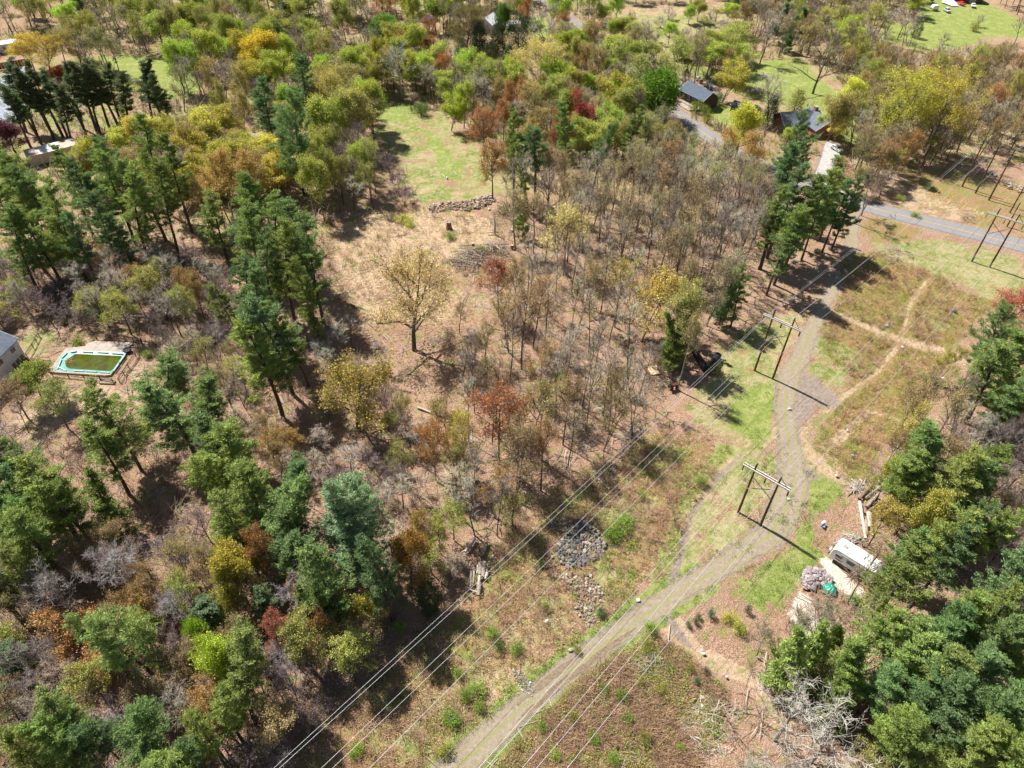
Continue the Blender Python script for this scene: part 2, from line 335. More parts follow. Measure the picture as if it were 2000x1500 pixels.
def build_ground():
    ys = [-600, -200, -60, 0, 12]
    y = 20.0
    while y < 470: ys.append(y); y += .38*(1+y/130.)
    ys += [480, 500, 540, 600, 750, 1000, 1600, 3000, 9000]
    ys = np.array(ys); us = np.concatenate([[-60, -12, -5, -2.4, -1.6, -1.25], np.linspace(-1.1, 1.1, 381), [1.25, 1.6, 2.4, 5, 12, 60]])
    wd = 45+.86*np.clip(ys, 0, 1e5)
    X = us[None, :]*wd[:, None]; Y = np.repeat(ys[:, None], len(us), 1)
    P = np.stack([X.ravel(), Y.ravel()], 1)
    attrs = {k: np.zeros(len(P)) for k in ('z_grass', 'z_straw', 'z_heath', 'z_dirt', 'z_sand', 'z_lawn')}
    fade = np.ones(len(P))
    core = (np.abs(P[:, 0]) < 600) & (P[:, 1] > 0) & (P[:, 1] < 620)
    C = P[core]
    flat = np.zeros(len(C))
    for z, kind, pts, w, amt in ZONES:
        if kind == 'p': d = poly_sd(C, W2(pts))
        else: d = line_d(C, W2([(a, b) for a, b, _ in pts]), [q[2] for q in pts])
        m = smooth(d, w)*amt
        attrs[z][core] = np.maximum(attrs[z][core], m)
        if z == 'z_grass' and amt >= .8: attrs['z_lawn'][core] = np.maximum(attrs['z_lawn'][core], m)
    rd = line_d(C, W2(ROAD), [3.4]*len(ROAD)); td = line_d(C, W2([(a, b) for a, b, _ in TRACK]), [q[2] for q in TRACK])
    attrs['z_dirt'][core] = np.maximum(attrs['z_dirt'][core], smooth(rd+.8, .6)*.9)
    flat = np.clip(np.maximum(smooth(rd+2.5, 1.5), smooth(td+2.0, 1.5)), 0, 1)
    pool = poly_sd(C, W2([(80, 640), (270, 650), (250, 780), (60, 770)])); flat = np.maximum(flat, smooth(pool, 2))
    x, yy = C[:, 0], C[:, 1]
    z = (.5*np.sin(x*.11+1.3*np.sin(yy*.07))*np.sin(yy*.13+.9*np.sin(x*.05))+.22*np.sin(x*.43+yy*.21)*np.sin(yy*.37-x*.17)+.09*np.sin(x*1.3+2*np.sin(yy*.4))*np.sin(yy*1.1))*.45
    z = (z-.28)*(1-flat)-.03
    Z = np.full(len(P), -.03); Z[core] = z
    bare = np.zeros(len(P)); bare[core] = np.clip(np.maximum(attrs['z_dirt'][core], attrs['z_sand'][core]), 0, 1)
    attrs['z_bare'] = bare
    ny, nx = X.shape; idx = np.arange(ny*nx).reshape(ny, nx)
    F = np.stack([idx[:-1, :-1].ravel(), idx[:-1, 1:].ravel(), idx[1:, 1:].ravel(), idx[1:, :-1].ravel()], 1)
    me = np_mesh('ground', np.column_stack([P, Z]), F, smooth=True, attrs={k: ('POINT', v) for k, v in attrs.items()})
    tag(link('ground', me, None, [M_GROUND]), kind='structure')
build_ground()

# road and track ---------------------------------------------------
def spline(pts, step=2.0):
    P = [np.array(p, float) for p in pts]; out = []
    for i in range(len(P)-1):
        p0 = P[max(i-1, 0)]; p1 = P[i]; p2 = P[i+1]; p3 = P[min(i+2, len(P)-1)]
        n = max(2, int(np.linalg.norm((p2-p1)[:2])/step))
        for k in range(n):
            s = k/n
            out.append(.5*((2*p1)+(-p0+p2)*s+(2*p0-5*p1+4*p2-p3)*s*s+(-p0+3*p1-3*p2+p3)*s**3))
    out.append(P[-1]); return out
def ribbon(name, cl, mat, z, jit=0, off=(0, 0), parent=None, cross=2, z1=None):
    """cl: list of (x,y,halfwidth)"""
    V = []; n = len(cl)
    rl = rr = 0
    for i, q in enumerate(cl):
        a = cl[max(i-1, 0)]; b = cl[min(i+1, n-1)]; d = np.array(b[:2])-np.array(a[:2]); d /= np.linalg.norm(d)+1e-9; nn = np.array([-d[1], d[0]])
        rl = rl*.6+random.uniform(-jit, jit); rr = rr*.6+random.uniform(-jit, jit)
        l = -(q[2]+rl)+off[0]; r = (q[2]+rr)+off[1]
        for c in range(cross+1):
            f = c/cross; w = l*(1-f)+r*f; V.append((*(np.array(q[:2])+nn*w), z))
    idx = np.arange(n*(cross+1)).reshape(n, cross+1)
    F = np.stack([idx[:-1, :-1].ravel(), idx[:-1, 1:].ravel(), idx[1:, 1:].ravel(), idx[1:, :-1].ravel()], 1)[:, ::-1]
    me = np_mesh(name, np.array(V), F, attrs={'across': ('POINT', np.tile(np.linspace(-1, 1, cross+1), n))})
    return link(name, me, parent, [mat])
t = NT('asphalt', .85); nf = t.noise(3, 6, .7); nb = t.noise(.25, 4, .6)
c = t.ramp(nf, [(.3, (.19, .185, .185)), (.7, (.29, .28, .28))]); c = t.mix(t.ramp(nb, [(.4, 0.0), (.6, .35)]), c, (.22, .21, .205))
cr = t.new('ShaderNodeTexVoronoi', feature='DISTANCE_TO_EDGE'); cr.inputs['Scale'].default_value = .18; t.L(t.co(), cr.inputs['Vector'])
c = t.mix(t.ramp(cr.outputs['Distance'], [(.004, .7), (.012, 0.0)]), c, (.10, .10, .10)); t.bump(nf, .3, .02); M_ASPH = t.col(c)
M_YEL = simple('yellow_paint', (.62, .36, .05), .6, .2, 4)
t = NT('track_dirt', .95); nf = t.noise(1.6, 5, .7); nx = t.noise(7, 4, .75); nb = t.noise(.16, 4, .6, 3); nbb = t.noise(.3, 3, .6, 13)
ac = t.math('ABSOLUTE', t.attr('across')); acn = t.math('ADD', ac, t.math('MULTIPLY', t.math('SUBTRACT', nf, .5), .45))
c = t.ramp(nf, [(.3, (.22, .165, .125)), (.52, (.33, .265, .205)), (.72, (.43, .35, .28))])
c = t.mix(t.ramp(nbb, [(.56, 0.0), (.68, .5)]), c, (.23, .175, .125))
vg = t.mix(t.ramp(nx, [(.4, 0.0), (.6, 1.0)]), (.17, .20, .05), (.37, .32, .16))
mid = t.ramp(acn, [(.10, 1.0), (.34, 0.0)]); edg = t.ramp(acn, [(.66, 0.0), (.92, 1.0)])
c = t.mix(t.math('MULTIPLY', mid, t.ramp(nb, [(.38, .25), (.52, .95)])), c, vg); c = t.mix(t.math('MULTIPLY', edg, .85), c, vg)
c = t.mix(t.ramp(nx, [(.4, .5), (.56, 0.0)]), c, (.22, .175, .13))
t.bump(nx, .8, .1); M_TRACK = t.col(c)
rc = [(p[0], p[1], 3.3) for p in spline(W2(ROAD), 2.5)]
road = tag(ribbon('road', rc, M_ASPH, .03, .06), kind='structure')
ribbon('centre_line', [(p[0], p[1], .11) for p in rc], M_YEL, .05, 0, parent=road)
tc = spline([(*at(x, y)[:2], w*.68) for x, y, w in TRACK], .5)
tag(ribbon('dirt_track', tc, M_TRACK, .0, .26, cross=8), kind='structure')
ruts = simple('rut_soil', (.205, .155, .105), .95, .4, 2.5)
i0 = len([1 for q in tc if q[1] < at(1050, 1360).y]); 
def sub(cl, y0, y1, off, hw):
    o = []; n = len(cl)
    for i, q in enumerate(cl):
        if not (y0 < q[1] < y1): continue
        a = cl[max(i-1, 0)]; b = cl[min(i+1, n-1)]; d = np.array(b[:2])-np.array(a[:2]); d /= np.linalg.norm(d)+1e-9; nn = np.array([-d[1], d[0]])
        p = np.array(q[:2])+nn*off; e = min(1, (q[1]-y0)/3, (y1-q[1])/3); o.append((p[0], p[1], max(.04, hw*e)))
    return o
yA, yB, yC = at(1030, 1375).y, at(1160, 1275).y, at(1245, 1215).y
tr_ = ribbon('wheel_rut', sub(tc, yA-2, yC, -.85, .46), ruts, .012, .10); tag(tr_, kind='structure')
tr_ = ribbon('wheel_rut', sub(tc, yA-1, yB, .75, .5), ruts, .016, .10); tag(tr_, kind='structure')

# ------------------------------------------------------------------ foliage meshes
def unit(v): return v/np.maximum(np.linalg.norm(v, axis=-1, keepdims=True), 1e-9)
def leaves(C, D, L, Wd, rng):
    """diamond leaves: centres C, directions D, lengths L, widths Wd -> verts, quads"""
    n = len(C); D = unit(D); rv = rng.normal(size=(n, 3)); side = unit(np.cross(D, rv)); nr = np.cross(D, side)
    L = np.broadcast_to(np.asarray(L, float), (n,))[:, None]; Wd = np.broadcast_to(np.asarray(Wd, float), (n,))[:, None]
    a = C-D*L*.45; b = C+side*Wd*.5+nr*Wd*.12; c = C+D*L*.55; d = C-side*Wd*.5+nr*Wd*.12
    V = np.stack([a, b, c, d], 1).reshape(-1, 3); F = np.arange(4*n).reshape(n, 4)
    return V, F
def tubes(seg, k):
    """seg rows: p0(3) p1(3) r0 r1"""
    seg = np.asarray(seg, float)
    if not len(seg): return np.zeros((0, 3)), np.zeros((0, 4), int)
    a, b, r0, r1 = seg[:, :3], seg[:, 3:6], seg[:, 6:7], seg[:, 7:8]
    d = unit(b-a); ref = np.where(np.abs(d[:, 2:3]) < .9, np.array([[0, 0, 1.]]), np.array([[1., 0, 0]])); u = unit(np.cross(d, ref)); w = np.cross(d, u)
    n = len(seg)
    if k == 2:
        V = np.stack([a-u*r0, a+u*r0, b+u*r1, b-u*r1], 1).reshape(-1, 3); return V, np.arange(4*n).reshape(n, 4)
    an = np.arange(k)*2*np.pi/k
    ring = lambda c, r: c[:, None, :]+(u[:, None, :]*np.cos(an)[None, :, None]+w[:, None, :]*np.sin(an)[None, :, None])*r[:, None, :]
    V = np.concatenate([ring(a-d*r0*.3, r0), ring(b, r1)], 1).reshape(-1, 3)
    i = np.arange(k); j = (i+1) % k; base = (np.arange(n)*2*k)[:, None, None]
    F = (np.stack([i, j, k+j, k+i], 1)[None]+base).reshape(-1, 4); return V, F
def combine(parts):
    """parts: (V,F,mat,tint array or None, hue)"""
    Vs, Fs, ms, ts, hs = [], [], [], [], []; o = 0
    for V, F, m, tint, hue in parts:
        Vs.append(V); Fs.append(F+o); o += len(V); ms.append(np.full(len(F), m))
        ts.append(np.full(len(F), .5) if tint is None else tint); hs.append(np.full(len(F), .5) if hue is None else hue)
    return np.concatenate(Vs), np.concatenate(Fs), np.concatenate(ms), np.concatenate(ts), np.concatenate(hs)
def foliage_mesh(name, parts):
    V, F, m, ti, hu = combine(parts)
    return np_mesh(name, V, F, m, False, {'tint': ('FACE', ti), 'hue': ('FACE', hu)})

def gen_branches(seed, H=18., Rc=5.5, fork=.35, limbs=11, lean=0., up=.9, sub=(6, 5, 5), trunk_r=.24, stems=1, wig=.10):
    rng = np.random.default_rng(seed); S0, S1, S2, S3, S4 = [], [], [], [], []; tips = []
    def walk(p, d, L, r, n, store, trop, wg, endr=.4):
        pts = [p]; dirs = []
        for i in range(n):
            d = unit(d+rng.normal(size=3)*wg+np.array([0, 0, trop])); q = p+d*L/n
            ra = r*(1-(1-endr)*i/n); rb = r*(1-(1-endr)*(i+1)/n)
            store.append([*p, *q, ra, rb]); p = q; pts.append(p); dirs.append(d)
        return pts, dirs
    for s in range(stems):
        ang0 = rng.uniform(0, 6.28)
        d0 = np.array([math.cos(ang0), math.sin(ang0), 0])*(lean+(.22 if stems > 1 else 0))+np.array([0, 0, 1.])
        hh = H*(1 if s == 0 else rng.uniform(.7, .95))
        base = np.array([math.cos(ang0), math.sin(ang0), 0])*(.25 if stems > 1 else 0); base[2] = -.35
        tp, td = walk(base, unit(d0), hh*.80, trunk_r/(1 if stems == 1 else 1.5), 9, S0, .02, .045, .25)
        nl = limbs if stems == 1 else max(4, limbs//stems+1)
        for i in range(nl):
            f = fork+(1-fork)*(i+rng.uniform(0, .8))/nl; f = min(f, .99); k = int(f*9); q = tp[k]+(tp[k+1]-tp[k])*(f*9-k)
            az = i*2.4+rng.uniform(-.5, .5); rel = (f-fork)/(1-fork)
            out = np.array([math.cos(az), math.sin(az), 0]); ang = up*(1.05-.55*rel)
            d = out*math.sin(ang)+np.array([0, 0, math.cos(ang)])
            L = Rc*(1.15-.35*rel)*rng.uniform(.8, 1.15)
            if rel > .85: L *= .8
            lp, ld = walk(q, d, L, trunk_r*(.50-.25*rel)/(1 if stems == 1 else 1.5), 5, S1, .06, wig, .35)
            for j in range(sub[0]):
                g = .25+.75*(j+rng.uniform(0, 1))/sub[0]; kk = min(4, int(g*5)); q2 = lp[kk]+(lp[kk+1]-lp[kk])*(g*5-kk if g < 1 else 1)
                d2 = unit(ld[kk]*1.0+rng.normal(size=3)*.62+np.array([0, 0, .18])); L2 = L*.46*(1.15-.5*g)*rng.uniform(.7, 1.2)
                bp, bd = walk(q2, d2, L2, .055*(H/18), 3, S2, .05, wig, .45)
                for a in range(sub[1]):
                    g2 = .2+.8*(a+rng.uniform(0, 1))/sub[1]; k3 = min(2, int(g2*3)); q3 = bp[k3]+(bp[k3+1]-bp[k3])*min(1, g2*3-k3)
                    d3 = unit(bd[k3]+rng.normal(size=3)*.7+np.array([0, 0, .12])); L3 = L2*.55*rng.uniform(.6, 1.2)
                    cp, cd = walk(q3, d3, L3, .026, 2, S3, .04, wig*1.2, .6)
                    for b in range(sub[2]):
                        q4 = cp[1] if b % 2 else cp[2]; q4 = q4+(cp[1]-q4)*rng.uniform(0, .6)
                        d4 = unit(cd[1]+rng.normal(size=3)*.75+np.array([0, 0, .15])); L4 = rng.uniform(.45, 1.05)*(.6+.4*H/18)
                        S4.append([*q4, *(q4+d4*L4), .016, .008]); tips.append([*(q4+d4*L4*rng.uniform(.55, 1)), *d4])
    return S0, S1, S2, S3, S4, np.array(tips)
def deciduous(name, seed, leaf=0, lsize=.26, per=2, spread=.28, twig_mat=0, drop=0., **kw):
    S0, S1, S2, S3, S4, tips = gen_branches(seed, **kw); rng = np.random.default_rng(seed+500)
    parts = [(*tubes(S0, 7), 0, None, None), (*tubes(S1, 5), 0, None, None), (*tubes(S2, 3), 0, None, None)]
    V, F, m, ti, hu = combine(parts); tr = np_mesh(name+'_trunk', V, F, m, True); tr.materials.append(M_BARK)
    crown = [(*tubes(S3, 3), 0, None, None), (*tubes(S4, 2), 0, None, None)]
    if leaf:
        T = tips[rng.random(len(tips)) > drop]; T = np.repeat(T, per, 0); n = len(T)
        C = T[:, :3]+rng.normal(size=(n, 3))*spread; D = T[:, 3:]+rng.normal(size=(n, 3))*.8
        clump = np.repeat(rng.random(len(T)//per), per)
        sz = lsize*rng.uniform(.6, 1.35, n)
        crown.append((*leaves(C, D, sz, sz*.72, rng), 1, np.clip(clump*.6+rng.random(n)*.4, 0, 1), rng.random(n)))
    cr = foliage_mesh(name+'_crown', crown)
    cr.materials.append(M_TWIG if not leaf else M_TWIGB)
    if leaf: cr.materials.append(M_LEAF)
    return tr, cr

def pine(name, seed, H=24., Rc=4.6, start=.34, whorls=21, dens=1., young=False):
    rng = np.random.default_rng(seed); S0, S1, S2 = [], [], []; C, D, TI = [], [], []
    p = np.array([0, 0, -.4]); n = 12; d = np.array([0, 0, 1.]); tp = [p]; lean = rng.normal(size=2)*.012
    for i in range(n):
        d = unit(d+np.array([*(rng.normal(size=2)*.018+lean), 0])); q = p+d*(H+.4)/n; r = .34*(H/24)
        S0.append([*p, *q, r*(1-i/n)+.03, r*(1-(i+1)/n)+.03]); p = q; tp.append(p)
    lobe = rng.uniform(.55, 1.3, 7); ph = rng.uniform(0, 6.28)
    for w in range(whorls):
        f = start+(1-start)*(w+rng.uniform(-.2, .5))/whorls; f = min(max(f, .05), .985)
        k = int(f*n); c0 = tp[k]+(tp[min(k+1, n)]-tp[k])*(f*n-k); rel = max(0., (f-start)/(1-start))
        prof = (math.sin(min(1, rel*2.2+.5)*math.pi/2))*(1-rel)**.42*(.62+.38*abs(math.sin(w*1.9+ph)))+.12
        if young: prof = (1-rel)**.9+.06
        nb = rng.integers(3, 6)
        for b in range(nb):
            az = rng.uniform(0, 6.28); L = Rc*prof*rng.uniform(.55, 1.12)*lobe[int((az+ph) % 6.28/6.28*7) % 7]
            if rng.random() < .10: L *= .5
            el = .05+.8*rel**1.5+rng.uniform(-.12, .22)
            d = np.array([math.cos(az)*math.cos(el), math.sin(az)*math.cos(el), math.sin(el)]); q = c0; m = 4; pts = [q]
            for i in range(m):
                d = unit(d+np.array([0, 0, .07])+rng.normal(size=3)*.05); q2 = q+d*L/m; S1.append([*q, *q2, max(.02, .075*(1-i/m)*(L/4)), .02]); q = q2; pts.append(q)
            nc = max(3, int(L*4.2*dens)); ctint = rng.random()
            for j in range(nc):
                g = .28+.72*((j+rng.random())/nc)**.8; kk = min(m-1, int(g*m)); q = pts[kk]+(pts[kk+1]-pts[kk])*(g*m-kk)
                hd = unit(np.array([d[0], d[1], 0])); sd_ = np.array([-hd[1], hd[0], 0])
                lat = rng.normal()*.26*L*(1.15-g*.75)+rng.normal()*.12
                pc = q+sd_*lat+np.array([0, 0, .10*abs(lat)+rng.uniform(-.12, .22)])
                if abs(lat) > .3: S2.append([*(q-hd*.3*abs(lat)), *pc, .02, .012])
                fd = unit(hd*.75+sd_*np.sign(lat)*.5+np.array([0, 0, .55]))
                nn = 20
                C.append(pc+rng.normal(size=(nn, 3))*np.array([.20, .20, .12])); D.append(fd+rng.normal(size=(nn, 3))*.6)
                TI.append(np.clip(.25*ctint+.55*rng.random()+rng.random(nn)*.25, 0, 1))
    # leader tuft
    C.append(tp[-1]+rng.normal(size=(30, 3))*np.array([.25, .25, .45])-np.array([0, 0, .2])); D.append(np.array([0, 0, 1.])+rng.normal(size=(30, 3))*.5); TI.append(rng.random(30))
    for _ in range(int(9*(1-young))):      # dead stubs low on the stem
        f = rng.uniform(.12, start+.05); k = int(f*n); q = tp[k]; az = rng.uniform(0, 6.28); L = rng.uniform(.8, 2.4)
        S2.append([*q, q[0]+math.cos(az)*L, q[1]+math.sin(az)*L, q[2]+rng.uniform(-.3, .4), .035, .012])
    V, F, m, ti, hu = combine([(*tubes(S0, 8), 0, None, None), (*tubes(S1, 3), 0, None, None), (*tubes(S2, 3), 0, None, None)])
    tr = np_mesh(name+'_trunk', V, F, m, True); tr.materials.append(M_BARK)
    C = np.concatenate(C); D = np.concatenate(D); TI = np.concatenate(TI); sz = rng.uniform(.32, .62, len(C))
    cr = foliage_mesh(name+'_crown', [(*leaves(C, D, sz, sz*.24, rng), 0, TI, rng.random(len(C)))]); cr.materials.append(M_NEEDLE)
    return tr, cr
def blob_tree(name, seed, H, Rc, z0, n, lsize, shape='round', mat=None, inner=.55):
    """dense evergreen or fully leafed crown built of leaf faces through its volume"""
    rng = np.random.default_rng(seed); S0 = []; zc = (H+z0)/2
    for i in range(6): S0.append([0, 0, H*.9*i/6-.3*(i == 0), 0, 0, H*.9*(i+1)/6, .2*(1-i/7.), .2*(1-(i+1)/7.)])
    S1 = []
    for i in range(14):
        az = i*2.4; z = z0+(H-z0)*rng.uniform(0, .8); L = Rc*.75; S1.append([0, 0, z*.9, math.cos(az)*L, math.sin(az)*L, z*.9+L*.6, .07, .02])
    nclump = n//26; C, D, TI = [], [], []
    for i in range(nclump):
        th = rng.uniform(0, 6.28); u = rng.uniform(-1, 1); rad = (inner+(1-inner)*rng.random()**.5)
        if shape == 'round': pr = math.sqrt(1-u*u); z = zc+u*(H-z0)/2*rad; rr = Rc*pr*rad
        elif shape == 'cone': g = (u+1)/2; g = 1-math.sqrt(g); z = z0+(H-z0)*g; rr = Rc*(1-g)**.8*rad+.12
        else: g = (u+1)/2; z = z0+(H-z0)*g; rr = Rc*min(1, (1-g)*3.0+.15)**.6*min(1, g*6+.4)*rad
        rr *= 1+.13*math.sin(3*th+seed)+.1*math.sin(5*th+z)
        c = np.array([rr*math.cos(th), rr*math.sin(th), z]); k = 26
        cs = .09*Rc+.22; C.append(c+rng.normal(size=(k, 3))*cs); o = unit(np.array([c[0], c[1], (c[2]-zc)*.6+.4])); D.append(o+rng.normal(size=(k, 3))*.7)
        TI.append(np.clip(rng.random()*.6+rng.random(k)*.4, 0, 1))
    C = np.concatenate(C); D = np.concatenate(D); TI = np.concatenate(TI); sz = lsize*rng.uniform(.6, 1.4, len(C))
    V, F, m, _, _ = combine([(*tubes(S0, 7), 0, None, None), (*tubes(S1, 3), 0, None, None)])
    tr = np_mesh(name+'_trunk', V, F, m, True); tr.materials.append(M_BARK)
    cr = foliage_mesh(name+'_crown', [(*leaves(C, D, sz, sz*.62, rng), 0, TI, rng.random(len(C)))]); cr.materials.append(mat or M_LEAF)
    return tr, cr

PROTO = {}
def proto(kind, H, Rc, hc, variants): PROTO[kind] = (H, Rc, hc, variants)
proto('pine', 24., 3.9, .68, [pine('pine', s, start=st, whorls=w, H=24+.0*s) for s, st, w in ((1, .36, 17), (2, .30, 19), (3, .42, 15), (4, .34, 18), (5, .22, 20), (6, .46, 14), (7, .38, 16), (8, .28, 19))])
proto('bigpine', 22., 6.2, .66, [pine('broad_pine', s, H=22, Rc=7.0, start=st, whorls=w) for s, st, w in ((301, .26, 19), (302, .32, 17), (303, .30, 18))])
proto('youngpine', 11., 2.7, .55, [pine('young_pine', s, H=11, Rc=3.0, start=.08, whorls=17, dens=1.1, young=True) for s in (11, 12, 13)])
proto('thinpine', 21., 2.0, .68, [pine('thin_pine', s, H=21, Rc=2.4, start=.40, whorls=18, dens=1.0) for s in (21, 22, 23)])
proto('bare', 18., 5.2, .68, [deciduous('bare', 31, fork=.48), deciduous('bare', 32, fork=.55, limbs=10), deciduous('bare', 33, fork=.38, stems=2, limbs=12), deciduous('bare', 34, fork=.6, limbs=9, Rc=5), deciduous('bare', 35, fork=.44, up=.75)])
proto('thinbare', 17., 2.9, .70, [deciduous('thin_bare', 41, H=17, Rc=2.9, fork=.58, limbs=9, sub=(5, 4, 4), trunk_r=.16), deciduous('thin_bare', 42, H=17, Rc=2.6, fork=.52, limbs=8, sub=(5, 4, 4), trunk_r=.15, lean=.08), deciduous('thin_bare', 43, H=17, Rc=3.2, fork=.6, limbs=8, sub=(5, 4, 4), stems=2, trunk_r=.2)])
proto('snagbare', 15., 7.2, .55, [deciduous('open_bare', 51, H=15, Rc=7.5, fork=.22, limbs=9, up=1.15, sub=(6, 5, 4), trunk_r=.36, wig=.2), deciduous('open_bare', 52, H=15, Rc=7.5, fork=.28, limbs=8, up=1.2, sub=(6, 5, 4), trunk_r=.34, wig=.2)])
proto('thicket', 6., 3.2, .55, [deciduous('thicket', 61, H=6, Rc=3.0, fork=.12, limbs=15, stems=5, up=1.0, sub=(5, 4, 4), trunk_r=.09), deciduous('thicket', 62, H=6, Rc=3.4, fork=.10, limbs=15, stems=5, up=1.1, sub=(5, 4, 4), trunk_r=.09)])
proto('bud', 18., 4.6, .68, [deciduous('bud', 71, 1, .26, 4, fork=.36), deciduous('bud', 72, 1, .26, 4, fork=.42, limbs=10), deciduous('bud', 73, 1, .26, 4, fork=.32, stems=2, limbs=12), deciduous('bud', 74, 1, .26, 4, fork=.45, limbs=9, up=.75)])
proto('budlight', 18., 4.4, .68, [deciduous('sparse_bud', 81, 1, .21, 3, fork=.52, Rc=4.4, limbs=10, sub=(5, 5, 4)), deciduous('sparse_bud', 82, 1, .21, 3, fork=.58, limbs=9, Rc=4.2, sub=(5, 5, 4)), deciduous('sparse_bud', 83, 1, .21, 3, fork=.38, stems=2, limbs=10, Rc=4.6, sub=(5, 5, 4))])
proto('leafy', 17., 4.5, .66, [deciduous('leafing', 91, 1, .32, 7, .45, fork=.30), deciduous('leafing', 92, 1, .32, 7, .45, fork=.36, limbs=12), deciduous('leafing', 93, 1, .32, 7, .45, fork=.28, stems=2, limbs=13)])
proto('bigleafy', 22., 7.4, .66, [deciduous('tall_leafing', s, 1, .27, 5, .42, H=22, Rc=9.2, fork=.30, limbs=14, up=1.0, sub=(7, 6, 5), trunk_r=.4) for s in (311, 312)])
proto('broad', 15., 8.0, .62, [deciduous('broad_oak', 101, 1, .34, 3, .36, H=15, Rc=7.6, fork=.25, limbs=12, up=1.1, sub=(7, 6, 5), trunk_r=.42, wig=.16), deciduous('broad_oak', 102, 1, .27, 4, .5, H=16, Rc=8, fork=.22, limbs=10, up=.95, sub=(7, 6, 5), trunk_r=.45, wig=.13)])
proto('full', 13., 5.0, .58, [blob_tree('full_leaf', 111, 13, 5, 1.8, 17000, .42), blob_tree('full_leaf', 112, 13, 4.7, 2.2, 16000, .42)])
proto('round_evergreen', 9., 3.4, .5, [blob_tree('evergreen', 121, 9, 3.2, .3, 6500, .26, 'col', M_NEEDLE), blob_tree('evergreen', 122, 9, 3.0, .2, 6000, .26, 'cone', M_NEEDLE)])
proto('column', 9., 1.5, .5, [blob_tree('columnar', 131, 9, 1.5, .4, 4500, .24, 'col')])
proto('shrub', 2.4, 1.7, .5, [blob_tree('shrub', 141, 2.4, 1.7, .1, 1500, .20, 'round', None, .3), blob_tree('shrub', 142, 2.2, 1.8, .1, 1300, .20, 'round', None, .2)])
USED = {}
HIDE = []
TREES = []     # records for labelling
NAME = {'pine': 'pine_tree', 'bigpine': 'pine_tree', 'bigleafy': 'leafing_tree', 'youngpine': 'pine_tree', 'thinpine': 'pine_tree', 'bare': 'bare_tree', 'thinbare': 'slender_tree', 'snagbare': 'bare_tree', 'thicket': 'bare_shrub',
        'bud': 'budding_tree', 'budlight': 'sprouting_tree', 'leafy': 'leafing_tree', 'broad': 'oak_tree', 'full': 'maple_tree', 'round_evergreen': 'evergreen_tree', 'column': 'evergreen_tree', 'shrub': 'shrub'}
C_PINE = [(.22, .30, .085), (.19, .28, .095), (.27, .33, .085), (.17, .26, .10), (.23, .295, .075)]
BARKC = {'pine': (.105, .085, .07), 'dark': (.13, .105, .085), 'grey': (.26, .23, .20), 'pale': (.42, .39, .34)}
def place(kind, xy, h, r, col=None, bark=None, look=None, variant=None, rz=None, px=None):
    if kind == 'pine' and r > 5.3: kind = 'bigpine'
    if kind == 'leafy' and r > 6.6: kind = 'bigleafy'
    H, Rc, hc, vs = PROTO[kind]
    tm, cm = vs[random.randrange(len(vs)) if variant is None else variant]
    root = empty(NAME[kind], (xy[0], xy[1], -.05), random.uniform(0, 6.28) if rz is None else rz)
    sx = r/Rc; sz = h/H; root.scale = (sx, sx*random.uniform(.92, 1.08), sz)
    tr = link('stem' if kind in ('shrub', 'thicket') else 'trunk', tm, root); cr = link('foliage' if kind == 'shrub' else 'crown', cm, root)
    if bark is None: bark = 'pine' if 'pine' in kind or kind in ('round_evergreen', 'column') else random.choice(['dark', 'dark', 'grey'])
    b = BARKC[bark] if isinstance(bark, str) else bark; b = tuple(k*random.uniform(.85, 1.15) for k in b)
    if col is None: col = random.choice(C_PINE)
    j = random.uniform(.85, 1.15); col = tuple(k*j*random.uniform(.94, 1.06) for k in col)
    tr.color = (*b, 1); cr.color = (*col, 1)
    TREES.append(dict(o=root, kind=kind, xy=(xy[0], xy[1]), h=h, r=r, col=col, look=look))
    return root
def treepx(kind, cx, cy, rpx, h, **kw):
    H, Rc, hc, vs = PROTO[kind]; q = at(cx, cy, h*hc); D = proj(q)[2]
    return place(kind, (q.x, q.y), h, rpx*D/FPX, **kw)
